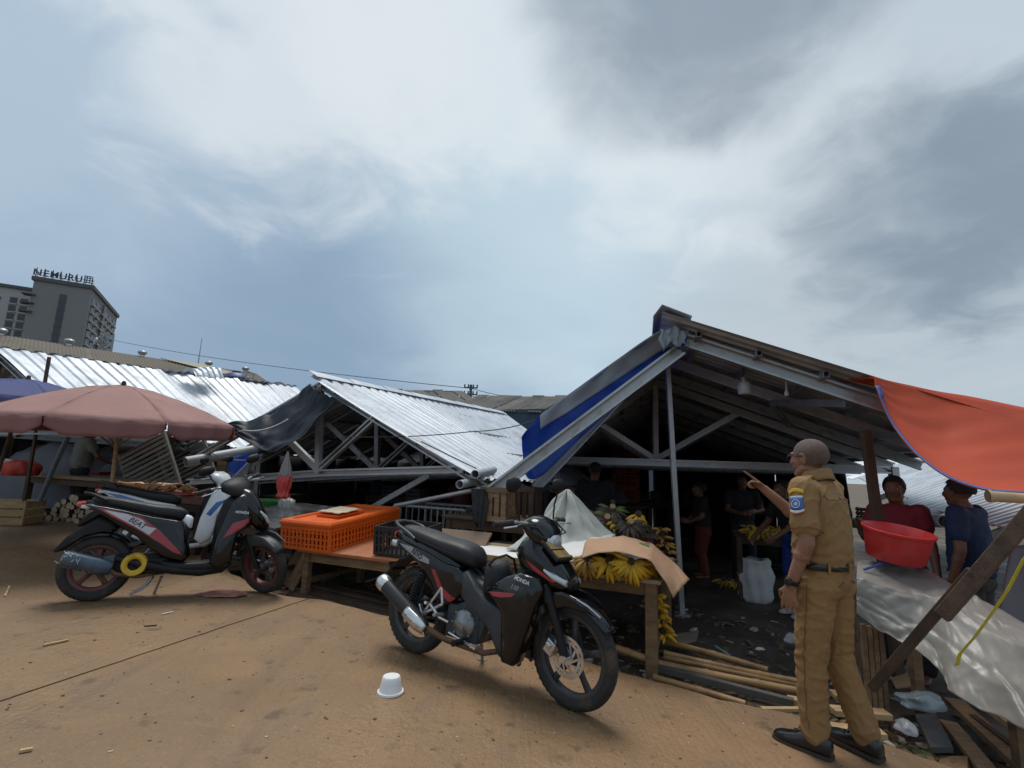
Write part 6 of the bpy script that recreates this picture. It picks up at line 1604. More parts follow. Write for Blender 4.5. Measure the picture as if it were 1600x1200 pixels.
oc.rotation_euler = (0, -TILT, math.atan2(B_.y, B_.x)); o.matrix_world = Matrix.Translation((cc.x, cc.y, .492)) @ Matrix.Rotation(math.atan2(B_.y, B_.x), 4, 'Z') @ Matrix.Rotation(-TILT, 4, 'Y'); tag(o, 'dirty pale cardboard lying on the orange crate lid', 'cardboard')
mb = MB(); mb.tube([(-.545, .10, .17), (-.56, .06, .14), (-.555, .09, .10), (-.56, .05, .08), (-.55, .10, .13)], .010, 6); o = mb.build('cloth_tie', mat('dirty_rag', (.45, .36, .30), .9), oc, smooth=60)
bcol = mat('black_crate_plastic', (.018, .018, .02), .5, 0, .2, 6, dirt=((.09, .06, .05), .25, 5))
cc2 = V((-.95, 5.12, 0)); bc_ = crate('plastic_crate', 'black plastic lattice crate behind the motorcycle seat', (cc2.x, cc2.y, .447 + .032), ANG, .52, .40, .27, bcol, 10, 8, 3); bc_.rotation_euler = (TILT, 0, ANG)

# bananas ---------------------------------------------------------------
def banana_mesh(name, L_, r, bend, n=7):
    mb = MB(); pts = []; rs = []
    for k in range(n):
        t = k / (n - 1); a = (t - .1) * bend
        pts.append((L_ * (math.sin(a) / bend if bend > .01 else t), 0, -L_ * (1 - math.cos(a)) / bend))
        rs.append(r * (.35, .62, .95, 1.0, .95, .7, .28)[k])
    mb.tube(pts, rs, 6); return mb
yel = mat('ripe_banana', (.62, .36, .015), .5, 0, .2, 14, dirt=((.10, .05, .01), .16, 22), rnd=.16)
ybr = mat('spotted_banana', (.36, .19, .03), .55, 0, .3, 14, dirt=((.06, .03, .012), .30, 18), rnd=.25)
ydk = mat('black_banana', (.075, .052, .036), .6, 0, .3, 12, dirt=((.025, .018, .014), .3, 14), rnd=.35)
grn = mat('green_banana', (.13, .14, .025), .5, 0, .3, 12, rnd=.2)
ygr = mat('freckled_banana', (.50, .30, .02), .5, 0, .3, 16, dirt=((.12, .06, .012), .28, 26), rnd=.2)
stem = mat('cut_stem', (.32, .21, .11), .8, 0, .2, 30); stemd = mat('stem_brown', (.05, .035, .02), .8, 0, .3, 20)
BM = {}
def banana_hand(label, loc, axis, m, n=14, L_=.15, r=.019, spread=2.2, rows=2, bend=.9, cut=False, group='hands of bananas on the stall', m2=None, droop=.35, start=None):
    """a hand of bananas fanning round a cut crown; axis = direction the crown faces"""
    t = thing('banana_hand', label, 'bananas', loc, 0, group)
    ax_ = V(axis).normalized(); x = ax_.cross(V((0, 0, 1))); x = x.normalized() if x.length > .01 else V((1, 0, 0)); y = x.cross(ax_)
    rr = random.Random(int(abs(loc[0] * 991 + loc[1] * 313 + loc[2] * 77))); 
    key = (m.name, L_, r)
    for q in range(rows):
        for k in range(n):
            a = -spread + 2 * spread * (k + .5 * (q % 2)) / max(1, n - 1) - math.pi / 2 + rr.uniform(-.05, .05)
            d = x * math.cos(a) + y * math.sin(a)
            dirv = (d * (1 - .15 * q) + ax_ * (.30 * q - .05 + rr.uniform(-.06, .06))).normalized()
            mm = m2 if (m2 and rr.random() < .3) else m
            k2 = (mm.name, round(L_, 3), round(r, 3))
            if k2 not in BM:
                o = banana_mesh('banana', L_, r, bend).build('banana', mm, t, smooth=60); BM[k2] = o.data
            else: o = bpy.data.objects.new('banana', BM[k2]); COL.objects.link(o); o.parent = t
            zc = (-ax_ * .9 + V((0, 0, .2))).normalized(); zc = ax_ - dirv * ax_.dot(dirv); zc.normalize(); yc = zc.cross(dirv)
            M3 = Matrix((dirv, yc, zc)).transposed()
            s_ = rr.uniform(.72, 1.15); dirv = (dirv + V((rr.uniform(-.12, .12), rr.uniform(-.12, .12), rr.uniform(-.12, .12)))).normalized(); zc = ax_ - dirv * ax_.dot(dirv); zc.normalize(); yc = zc.cross(dirv); M3 = Matrix((dirv, yc, zc)).transposed()
            o.matrix_local = Matrix.Translation(dirv * .03 + ax_ * (.012 * q)) @ M3.to_4x4() @ Matrix.Diagonal((s_, 1, s_, 1))
    mb = MB(); mb.tube([-ax_ * .03, ax_ * .03], [.035, .030], 10); mb.build('crown', stemd, t)
    if cut: mb = MB(); mb.tube([ax_ * .025, ax_ * .085], [.026, .030], 12); mb.build('cut_stem', stem, t)
    return t
cdir = V((-.18, -.95, .30))
banana_hand('bright yellow banana hand fanned under the brown paper edge', (.94, 3.93, .665), cdir, yel, 15, .15, .0185, 1.75, 2, m2=ygr)
banana_hand('yellow banana hand beside the table corner', (1.06, 4.02, .645), (.35, -.9, .3), yel, 11, .14, .018, 1.5, 2, m2=ybr)
banana_hand('yellow banana hand left of the bright fan', (.80, 4.03, .65), (-.35, -.9, .25), yel, 10, .14, .018, 1.5, 2, m2=ybr)
banana_hand('brown spotted bananas standing on the table', (.64, 4.12, .64), (-.2, -.85, .45), ybr, 8, .14, .020, 1.35, 2)
banana_hand('leftmost spotted bananas beside the white paper', (.50, 4.17, .635), (-.5, -.8, .3), ybr, 8, .13, .019, 1.35, 2, m2=yel)
# hidden ones under the paper keep it up
banana_hand('yellow banana hand deep under the brown paper', (.80, 4.35, .64), (0, -.8, .6), yel, 9, .14, .018, 1.6, 1)
# blackened hands on the upper board
banana_hand('blackened bananas with cut stem on the upper board', (.98, 5.05, .86), (-.15, -.8, .55), ydk, 13, .17, .020, 1.7, 2, cut=True, droop=.2)
banana_hand('blackened bananas flecked with yellow at the board end', (1.16, 4.95, .84), (.1, -.85, .5), ydk, 14, .17, .020, 1.75, 2, cut=True)
banana_hand('small yellow hand on top of the blackened bananas', (1.27, 5.02, .93), (.3, -.7, .6), yel, 7, .11, .015, 1.3, 1)
banana_hand('yellow tips among the blackened bananas', (1.03, 4.93, .87), (-.3, -.8, .4), yel, 5, .10, .014, 1.2, 1)
banana_hand('greenish hand behind the blackened bananas at left', (.86, 5.28, .90), (-.3, -.7, .6), grn, 12, .17, .02, 1.8, 2)
banana_hand('greenish black hand with cut stem at the back', (1.08, 5.35, .93), (0, -.7, .6), ydk, 12, .17, .02, 1.9, 2, cut=True, m2=grn)
banana_hand('dark hand at the right end of the upper board', (1.32, 5.2, .84), (.4, -.8, .4), ydk, 10, .15, .02, 1.6, 2, m2=grn)
# bunch on its stalk beside the table leg
def bunch(label, base, top, m, rows, n, L_=.11, r=.017):
    t = thing('banana_bunch', label, 'bananas', base, 0, 'bunches on the stalk'); base, top = V(base), V(top); rr = random.Random(5)
    mb = MB(); mb.tube([(0, 0, 0), (top - base) * .5, top - base], .02, 8); mb.build('stalk', stemd, t)
    for q in range(rows):
        c = (top - base) * ((q + .4) / rows)
        for k in range(n):
            a = 2 * math.pi * (k + .5 * (q % 2)) / n + rr.uniform(-.25, .25); d = V((math.cos(a), math.sin(a), .25 + rr.uniform(-.35, .35))).normalized()
            k2 = (m.name, L_, r)
            if k2 not in BM: o = banana_mesh('banana', L_, r, .9).build('banana', m, t, smooth=60); BM[k2] = o.data
            else: o = bpy.data.objects.new('banana', BM[k2]); COL.objects.link(o); o.parent = t
            zc = V((0, 0, -1)) - d * V((0, 0, -1)).dot(d); zc.normalize(); zc = -zc; yc = zc.cross(d); o.matrix_local = Matrix.Translation(c + d * .015) @ Matrix((d, yc, zc)).transposed().to_4x4()
    return t
bunch('yellow banana bunch hanging beside the table leg', (1.34, 4.42, -.02), (1.25, 4.46, .34), yel, 5, 11, .105, .018)
bunch('small yellow bunch behind the brown paper by the pole', (1.62, 5.2, .45), (1.55, 5.25, .80), ybr, 5, 9)
# upper board
table('upper_board', 'raised dark board carrying the blackened bananas', (1.42, 4.98), 1.5, .7, .74, wooddk, wooddk, 3, leg=.06)

# brown paper sacking over the bananas
kraft = mat('kraft_paper', (.40, .235, .135), .8, 0, .10, 3, .15, 30, dirt=((.30, .17, .09), .25, 3), rvar=.05)
kp = [at(912, 868, 3.98), at(1000, 858, 3.80), at(1078, 905, 3.72), at(1052, 936, 3.62)]
def kraftp(u, v):
    # v=0 front edge above the bananas, v=1 back; u=0 left, u=1 hangs off the right end
    f = poly([(0, at(908, 872, 4.02)), (.35, at(962, 862, 3.86)), (.62, at(1016, 877, 3.78)), (.82, at(1040, 912, 3.72)), (1, at(1052, 936, 3.70))], u)
    b = poly([(0, at(922, 843, 4.55)), (.35, at(975, 838, 4.6)), (.62, at(1020, 850, 4.5)), (.82, at(1050, 876, 4.25)), (1, at(1078, 906, 4.0))], u)
    p = f.lerp(b, v); p.z += .05 * math.sin(math.pi * v) * (1 - u * .8) + .012 * noise.noise(V((u * 5, v * 4, 2))) + .005 * noise.noise(V((u * 14, v * 9, 7)))
    p.z += .012 * abs(math.sin(u * 9 + v * 3)) * (1 - v)
    return p
mb = MB(); mb.grid(kraftp, 40, 24); tag(mb.build('brown_paper_sack', kraft, smooth=180, solid=.003), 'opened brown paper sack spread over the yellow bananas', 'paper')
pr = MB(); pr.add([kraftp(.50, .55) + V((0, 0, .008)), kraftp(.60, .50) + V((0, 0, .008)), kraftp(.60, .72) + V((0, 0, .008))], [(0, 1, 2)])
o = pr.build('printed_mark', mat('green_print', (.08, .20, .04), .8)); o.parent = bpy.data.objects['brown_paper_sack']
pr = MB(); pr.add([kraftp(.53, .72) + V((0, 0, .008)), kraftp(.60, .76) + V((0, 0, .008)), kraftp(.60, .81) + V((0, 0, .008)), kraftp(.55, .78) + V((0, 0, .008))], [(0, 1, 2, 3)])
o = pr.build('printed_mark', mat('red_print', (.42, .07, .05), .8)); o.parent = bpy.data.objects['brown_paper_sack']
# white woven sheet, tray, and the tented sack
whs = mat('white_woven', (.62, .61, .58), .75, 0, .07, 4, .2, 30, dirt=((.40, .34, .26), .15, 3))
def wsp(u, v):
    f = poly([(0, at(868, 893, 4.05)), (.5, at(890, 880, 4.1)), (1, at(925, 860, 4.15))], u); b = poly([(0, at(845, 838, 4.9)), (.5, at(900, 830, 4.95)), (1, at(962, 836, 4.8))], u)
    p = f.lerp(b, v); p.z = max(p.z, .556) + .015 * noise.noise(V((u * 4, v * 4, 4))) + .008; return p
mb = MB(); mb.grid(wsp, 18, 18); tag(mb.build('white_sheet', whs, smooth=180, solid=.003), 'white woven plastic sheet spread on the banana table', 'sheet')
tr_ = thing('display_tray', 'shallow wooden tray lined with white paper behind the motorcycle seat', 'tray', (-.02, 4.70, .56), ANG)
mb = MB(); mb.box((0, 0, .012), (.95, .62, .02)); mb.build('lining', mat('white_paper', (.68, .67, .64), .7, 0, .06, 3, .1, 20), tr_)
for s_ in (-1, 1):
    mb = MB(); mb.box((0, s_ * .322, .02), (1.0, .022, .045)); mb.build('rim', woodlt, tr_); mb = MB(); mb.box((s_ * .489, 0, .02), (.022, .62, .045)); mb.build('rim', woodlt, tr_)
sackm = mat('pale_sacking', (.47, .475, .42), .8, 0, .10, 3, .25, 24, dirt=((.30, .25, .16), .22, 3))
def tentp(u, v):
    ap = V((.56, 4.85, 1.20)); an = u * 2 * math.pi; c = V((.58, 4.82, .60)); rx = .46 + .10 * math.cos(an * 2); ry = .30
    e = c + V((math.cos(an) * rx, math.sin(an) * ry, .0)); t = v ** .9; p = ap.lerp(e, t)
    fold = (.045 * math.sin(an * 5 + 1 + 2 * noise.noise(V((math.cos(an), math.sin(an), 0)))) + .03 * math.sin(an * 11 + 3 * t)) * t * (1.1 - t) * 2.2 + .05 * noise.noise(V((math.cos(an) * 3, math.sin(an) * 3, v * 4)))
    d = V((math.cos(an), math.sin(an), 0)); p += d * fold; p.z += .10 * t * t * (1 - t) * 2 - .10 * math.sin(math.pi * t) * .9
    p.z -= .05 * max(0, 1 - v / .16) ** 2; p += V((1, .6, 0)) * (.05 * v * (1 - v)) * noise.noise(V((an, v * 5, 3)))
    return p
mb = MB(); mb.grid(tentp, 90, 26); tag(mb.build('tented_sack', sackm, smooth=180, solid=.004), 'pale grey plastic sacking peaked like a tent on the banana table', 'sack')
# second banana table deep in the shed
table('banana_table', 'dim dark table with bananas and a white sack below, inside the shed', (3.72, 6.52), .78, .7, .60, wooddk, wooddk, 3, leg=.06)
for i, (px, py) in enumerate(((1172, 832), (1195, 836), (1215, 842), (1205, 828), (1185, 826), (1228, 838))):
    p = at(px, py + 6, 6.75); banana_hand(['leftmost dim yellow banana hand on the inner table', 'dim yellow banana hand near the middle of the inner table', 'dim yellow banana hand right of the middle on the inner table', 'dim banana hand at the back right of the inner table', 'dim banana hand at the back left of the inner table', 'rightmost dim yellow banana hand on the inner table'][i], (p.x, p.y, .67), (random.uniform(-.4, .4), -.85, .45), yel, 9, .14, .019, 1.6, 2, m2=ybr, group='bananas heaped on the inner table')
mb = MB()
def bagp(prof, c, sq=.75, fold=.03, n=40, seed=0, m=14):
    mb = MB()
    def fn(u, v):
        an = u * 2 * math.pi; k = v * (len(prof) - 1); i = min(int(k), len(prof) - 2); f = k - i; r = prof[i][0] * (1 - f) + prof[i + 1][0] * f; z = prof[i][1] * (1 - f) + prof[i + 1][1] * f
        rr = r * (1 + fold * 2 * noise.noise(V((math.cos(an) * 2, math.sin(an) * 2, v * 5 + seed))) + fold * math.sin(an * 9 + v * 6))
        return V(c) + V((math.cos(an) * rr, math.sin(an) * rr * sq, z + .01 * math.sin(an * 5)))
    mb.grid(fn, n, m); return mb
p = at(1182, 912, 6.85)
tag(bagp([(.02, 0), (.17, .0), (.21, .08), (.20, .22), (.22, .34), (.17, .46), (.19, .54), (.10, .52)], (p.x, p.y, floor_z(p.x, p.y)), .7, .07).build('white_sack', whs, smooth=180), 'full white woven sack under the inner banana table', 'sack')
for k, (px, py) in enumerate(((1138, 893), (1150, 886), (1130, 886))):
    p = at(px, py, 7.6); banana_hand(['middle', 'right hand', 'left hand'][k] + ' hand of loose bananas on the floor beside the white sack', (p.x, p.y, floor_z(p.x, p.y) + .12), (0, -.8, .5), ybr, 7, .14, .018, 1.5, 1, group='loose bananas on the floor', m2=yel)

# ------------------------------------------------------------------ things further left
table('market_table', 'heavy worn wooden table at the far left under the umbrella', (-5.95, 7.9), 2.6, .9, .93, mat('worn_wood', (.26, .19, .13), .8, 0, .2, 4, .2, 40, dirt=((.1, .07, .05), .3, 3)), wooddk, 2, th=.05, leg=.09)
redcloth = mat('red_oilcloth', (.28, .055, .06), .5, 0, .12, 3, .05, 20)
for lab, c, la, lb, z in (('red oilcloth covered table behind the red sack', (-7.4, 9.3), 1.6, .8, .98), ('red oilcloth table beside the person in grey', (-6.55, 8.95), 1.1, .7, .90)):
    t_ = thing('covered_table', lab, 'table', (c[0], c[1], 0), ANG)
    mb = MB(); mb.box((-la / 2, lb / 2, z), (la, lb, .03)); mb.build('top', redcloth, t_, bevel=.006)
    mb = MB()
    def skirt(u, v, la=la, lb=lb, z=z):
        P = [V((0, 0, 0)), V((-la, 0, 0)), V((-la, lb, 0)), V((0, lb, 0)), V((0, 0, 0))]; k = u * 4; i = min(3, int(k)); p = P[i].lerp(P[i + 1], k - i); d = (p - V((-la / 2, lb / 2, 0))).normalized()
        return p + d * (.012 + .012 * math.sin(u * 70) * v) + V((0, 0, z - .0 - .16 * v))
    mb.grid(skirt, 80, 4); mb.build('cloth_skirt', mat('red_oilcloth_dark', (.16, .02, .03), .6, 0, .12, 3), t_, smooth=180)
    for x in (-.06, -la + .06):
        for y in (.06, lb - .06): mb = MB(); w_ = Matrix.Rotation(ANG, 3, 'Z') @ V((x, y, 0)); mb.beam((x, y, floor_z(c[0] + w_.x, c[1] + w_.y)), (x, y, z - .015), .06, .06, (0, 1, 0)); mb.build('leg', wooddk, t_)
p = at(33, 732, 8.15); tag(bagp([(.02, 0), (.22, 0), (.27, .08), (.24, .17), (.12, .23), (.03, .22)], (p.x, p.y, .935), .8, .05).build('red_sack', mat('red_netting', (.42, .045, .03), .7, 0, .25, 14, .5, 40), smooth=180), 'red net sack slumped on the worn wooden table', 'sack')
p = at(3, 730, 8.3); tag(bagp([(.02, 0), (.22, 0), (.26, .09), (.22, .2), (.03, .24)], (p.x, p.y, .935), .8, .04, seed=4).build('white_sack', whs, smooth=180), 'white sack on the worn table at the left edge', 'sack')
# butcher tray table with plucked chickens and red cloth
bt = table('meat_table', 'red brown wooden tray table behind the white scooter', (-3.75, 6.35), 1.75, .75, .84, mat('red_brown_board', (.23, .085, .055), .6, 0, .2, 4, dirt=((.10, .04, .03), .3, 3)), wooddk, 3, th=.10, leg=.08)
chick = mat('plucked_chicken', (.50, .27, .10), .45, 0, .2, 12, sub=.1)
rr = random.Random(9)
for k in range(5):
    p = V((-3.95, 6.62, .84)) - A_ * (.25 + .25 * k) + B_ * rr.uniform(-.1, .15); t_ = thing('plucked_chicken', ['rightmost', 'second', 'middle', 'fourth', 'leftmost'][k] + ' plucked yellow chicken from the right on the tray table' if k in (1, 3) else ['rightmost', '', 'middle', '', 'leftmost'][k] + ' plucked yellow chicken on the red brown tray table', 'chicken', p, rr.uniform(0, 6), 'plucked chickens')
    mb = MB(); mb.capsule((0, 0, .06), .06, (.12, 0, .065), .045); mb.capsule((.14, 0, .08), .022, (.22, .03, .10), .016); mb.ball((.24, .035, .10), .022, 10)
    for s_ in (-1, 1): mb.capsule((-.04, s_ * .045, .06), .035, (-.10, s_ * .06, .075), .016); mb.capsule((-.10, s_ * .06, .075), .010, (-.17, s_ * .05, .09 + .04 * s_), .008); mb.capsule((.06, s_ * .06, .07), .020, (.0, s_ * .10, .06), .014)
    skinobj(remesh(mb, .01, 2), 'body', chick, t_)
mb = MB(); c0 = V((-3.95, 6.35, .845))
mb.grid(lambda u, v: c0 - A_ * (.75 * u) + B_ * (-.05 + .38 * v) + V((0, 0, .01 + .02 * noise.noise(V((u * 6, v * 4, 1))))), 16, 10); tag(mb.build('red_cloth', mat('bright_red_cloth', (.45, .03, .02), .7, 0, .15, 5), smooth=180, solid=.004), 'bright red cloth spread on the tray table', 'cloth')
# slatted chicken cage lying tilted
cg = thing('slatted_cage', 'grey slatted wooden cage tipped up behind the tray table', 'cage', (-5.75, 8.5, .55), 0); cg.rotation_euler = (R(8), R(-24), R(-18))
cgm = mat('grey_slat', (.17, .165, .135), .85, 0, .2, 5, rnd=.2)
for k in range(11):
    mb = MB(); mb.box((.45, -.36, .08 + k * .075), (1.0, .014, .045)); mb.build('slat', cgm, cg)
for k in range(8):
    mb = MB(); mb.box((.45, -.30 + k * .085, .89), (1.0, .05, .014)); mb.build('slat', mat('reddish_slat', (.24, .10, .08), .8, 0, .2, 5), cg)
for x in (-.03, .93):
    for y in (-.34, .34): mb = MB(); mb.box((x, y, .45), (.05, .04, .9)); mb.build('corner_post', cgm, cg)
for k in range(11): mb = MB(); mb.box((.45, .36, .08 + k * .075), (1.0, .014, .045)); mb.build('slat', cgm, cg)
# slatted fruit boxes
def fruit_box(label, c, rz, lx, ly, h_, rows, m, gap=.35, vertical=False, rx=0):
    t = thing('slatted_box', label, 'box', c, rz, rot=(rx, 0, rz))
    for s_ in (-1, 1):
        for k in range(rows):
            z = h_ * (k + .5) / rows
            if vertical:
                n = max(4, int(lx / .09))
                break
            mb = MB(); mb.box((0, s_ * ly / 2, z), (lx, .012, h_ / rows * (1 - gap))); mb.build('slat', m, t); mb = MB(); mb.box((s_ * lx / 2, 0, z), (.012, ly - .014, h_ / rows * (1 - gap))); mb.build('slat', m, t)
        if vertical:
            for k in range(n): mb = MB(); mb.box((-lx / 2 + lx * (k + .5) / n, s_ * ly / 2, h_ / 2), (lx / n * .7, .012, h_)); mb.build('slat', m, t)
            for z in (.02, h_ - .02): mb = MB(); mb.box((0, s_ * (ly / 2 + .013), z), (lx, .012, .05)); mb.build('rail', m, t); mb = MB(); mb.box((s_ * lx / 2, 0, z), (.012, ly, .05)); mb.build('rail', m, t)
            nn = max(3, int(ly / .1))
            for k in range(nn): mb = MB(); mb.box((s_ * (lx / 2 - .013), -ly / 2 + ly * (k + .5) / nn, h_ / 2), (.012, ly / nn * .7, h_)); mb.build('slat', m, t)
        for s2 in (-1, 1): mb = MB(); mb.box((s_ * (lx / 2 - .022), s2 * (ly / 2 - .022), h_ / 2), (.03, .03, h_)); mb.build('corner_post', m, t)
    mb = MB(); mb.box((0, 0, .006), (lx, ly, .012)); mb.build('base', m, t); return t
p = atz(5, 818, .28); fruit_box('pale slatted fruit box on the road at the left edge', (p.x, p.y, gz(p.x)), R(12), .72, .42, .34, 3, woodlt, .2)
p = at(779, 812, 5.45); fruit_box('brown slatted box standing under the steel rafter', (p.x, p.y, p.z), ANG, .30, .30, .33, 4, wood, vertical=True)
p = at(822, 812, 5.9); fruit_box('dark slatted box beside the brown one', (p.x, p.y, p.z), ANG, .30, .34, .36, 4, wooddk, vertical=True)
# shelf carrying them
sh_ = table('goods_shelf', 'long dark plank shelf carrying the slatted boxes', (.42, 5.15), 1.2, .8, .80, wooddk, wooddk, 4)
bx = MB(); bx.box((0, 0, 0), (.75, .02, .22), Matrix.Rotation(R(-55), 3, 'X')); o = tag(bx.build('loose_board', mat('brown_board', (.19, .125, .08), .8, 0, .2, 5)), 'loose brown board propped behind the black crate', 'board'); o.location = (-.52, 5.22, .62); o.rotation_euler = (0, 0, ANG)
# wire cage frame
wc = thing('wire_cage', 'low cage of grey pipe and wire beside the fallen strut', 'cage', (-.80, 6.55, 0), ANG)
for x in (-.45, .45):
    for y in (-.3, .3): mb = MB(); mb.tube([(x, y, floor_z(-.8, 6.55)), (x, y, .82)], .02, 8); mb.build('post', steeld, wc)
for y in (-.3, .3):
    mb = MB(); mb.tube([(-.45, y, .82), (.45, y, .82)], .018, 8); mb.build('rail', steeld, wc)
    for k in range(9): mb = MB(); mb.tube([(-.36 + k * .09, y, .40), (-.36 + k * .09, y, .82)], .006, 5); mb.build('bar', steel, wc)
for x in (-.45, .45): mb = MB(); mb.tube([(x, -.3, .82), (x, .3, .82)], .018, 8); mb.build('rail', steeld, wc)
mb = MB(); mb.box((0, 0, .40), (.9, .6, .02)); mb.build('floor', steeld, wc)
# jacket hung on the rafter end
p = at(748, 772, 5.3)
mb = MB()
def jk(u, v):
    an = u * 2 * math.pi; r = (.035 + .035 * math.sin(math.pi * min(1, v * .7 + .25))) * (1 + .35 * math.sin(an * 5 + v * 3) + .3 * noise.noise(V((math.cos(an), math.sin(an), v * 4)))); return p + V((math.cos(an) * r + .02 * v, math.sin(an) * r * .6, .05 - .36 * v + .03 * math.sin(an * 2) * v))
mb.grid(jk, 30, 12); tag(mb.build('hung_jacket', bagm, smooth=180), 'black jacket hung at the lower end of the steel rafter', 'jacket')
# hanging plastic bag, green basin, small white bag on the metal table
p = at(449, 712, 6.2)
pl_ = leaky(mat('clear_plastic', (.55, .50, .50), .25, 0, .1, 6, trans=.4, alpha=.8), (.5, .4, .4), .3); rp = mat('red_plastic', (.50, .05, .04), .35, 0, .15, 6)
hb_ = thing('hanging_bag', 'clear and red plastic bag hanging under the middle shed truss', 'bag', p); hb_.scale = (.7, .7, .85)
bagp([(.01, .06), (.03, .0), (.07, -.15), (.11, -.27), (.10, -.30)], (0, 0, 0), .8, .10).build('clear_part', pl_, hb_, smooth=180)
bagp([(.10, -.28), (.12, -.33), (.12, -.42), (.09, -.52), (.11, -.58), (.02, -.60)], (0, 0, 0), .8, .12, seed=3).build('red_part', rp, hb_, smooth=180)
p = at(413, 782, 7.3); mb = MB(); mb.lathe([(0, .005), (.24, .005), (.27, .10), (.285, .105), (.285, .115), (.262, .112), (.235, .015), (0, .015)], n=30); o = tag(mb.build('green_basin', mat('green_plastic', (.06, .24, .06), .4), smooth=40), 'green plastic basin at the back of the metal table', 'basin'); o.location = (p.x, p.y, .645)
p = at(449, 772, 7.0); o = tag(bagp([(.01, 0), (.09, 0), (.115, .06), (.10, .14), (.02, .18), (.015, .26), (.001, .27)], (0, 0, 0), .9, .06).build('small_plastic_bag', mat('milky_plastic', (.5, .5, .47), .3, 0, .1, 8), smooth=180), 'small tied milky plastic bag on the metal table', 'bag'); o.location = (p.x, p.y, .645)

# ------------------------------------------------------------------ umbrellas
def umbrella(label, apex, rad, drop, tilt, m, lean_to, n=8, val=.16, mv=None, rot=0.2, polem=None):
    t = thing('market_umbrella', label, 'umbrella', apex); t.rotation_euler = (tilt[0], tilt[1], 0)
    def pt(a, f):
        # f 0 apex..1 rim; panels sag between ribs
        k = a / (2 * math.pi) * n; fr = k - math.floor(k); sag = math.sin(math.pi * fr)
        r = rad * f * (1 - .055 * sag * f); z = -drop * (f ** 1.55) - .05 * sag * f * (1 - f) * 2 + .010 * noise.noise(V((math.cos(a) * f * 5, math.sin(a) * f * 5, rad))) * f
        return V((r * math.cos(a + rot), r * math.sin(a + rot), z))
    for i in range(n):
        mb = MB(); a0, a1 = 2 * math.pi * i / n, 2 * math.pi * (i + 1) / n
        mb.grid(lambda u, v: pt(a0 + (a1 - a0) * (u * .9999), v), 8, 12); pn = mb.build('canopy_panel', m, t, smooth=180, solid=.003)
        mb = MB()
        def va(u, v):
            p = pt(a0 + (a1 - a0) * (.012 + u * .976), 1.0); d = V((p.x, p.y, 0)).normalized(); s_ = math.sin(math.pi * u)
            return p + d * (.01 * v) + V((0, 0, -val * v * (.55 + .55 * min(1, s_ * 2.2)))) - d * .02 * math.sin(u * 20) * v
        mb.grid(va, 14, 4); mb.build('valance', mv or m, pn, smooth=180, solid=.003)
        mb = MB(); mb.tube([pt(a0, .02) - V((0, 0, .03)), pt(a0, .5) - V((0, 0, .03)), pt(a0, .99) - V((0, 0, .025))], .009, 6); mb.build('rib', steeld, t)
        p = pt(a0, .55) - V((0, 0, .03)); mb = MB(); mb.tube([p, V((0, 0, -drop - .32))], .007, 6); mb.build('stretcher', steeld, t)
        mb = MB(); mb.tube([pt(a0, f_) + V((0, 0, .002)) for f_ in (.03, .25, .5, .75, 1.0)], .0045, 5); mb.build('seam', mv or m, t)
    mb = MB(); mb.lathe([(0, .06), (.02, .05), (.03, .0), (.06, -.02), (.0, -.05)], n=12); mb.build('finial', wooddk, t)
    b = V(lean_to) - V(apex); R_ = t.rotation_euler.to_matrix().inverted(); b = R_ @ b
    mb = MB(); mb.tube([(0, 0, 0), b], .022, 10); mb.build('pole', polem or woodlt, t)
    return t
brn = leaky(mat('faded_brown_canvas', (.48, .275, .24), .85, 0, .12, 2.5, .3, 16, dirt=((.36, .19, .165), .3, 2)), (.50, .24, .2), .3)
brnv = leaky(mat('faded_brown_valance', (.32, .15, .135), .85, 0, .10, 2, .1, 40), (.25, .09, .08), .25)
ux = V((-4.67, 6.0, 2.135))
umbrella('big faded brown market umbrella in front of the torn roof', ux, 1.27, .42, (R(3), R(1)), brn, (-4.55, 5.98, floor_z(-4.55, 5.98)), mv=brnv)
blu = leaky(mat('faded_blue_canvas', (.085, .10, .24), .85, 0, .10, 2, .1, 40), (.06, .08, .2), .2)
bu = at(44, 593, 6.5)
umbrella('faded blue umbrella behind the brown one', bu, 1.0, .26, (R(2), R(2)), blu, (bu.x - .25, bu.y, floor_z(bu.x, bu.y)), polem=wooddk)
mb = MB(); mb.tube([at(62, 783, 7.3), at(84, 730, 7.3), at(106, 683, 7.3)], .032, 8); tag(mb.build('leaning_pipe', mat('blue_grey_pipe', (.12, .14, .16), .5, .3, .15, 6), smooth=50), 'blue grey pipe leaning under the brown umbrella', 'pipe')
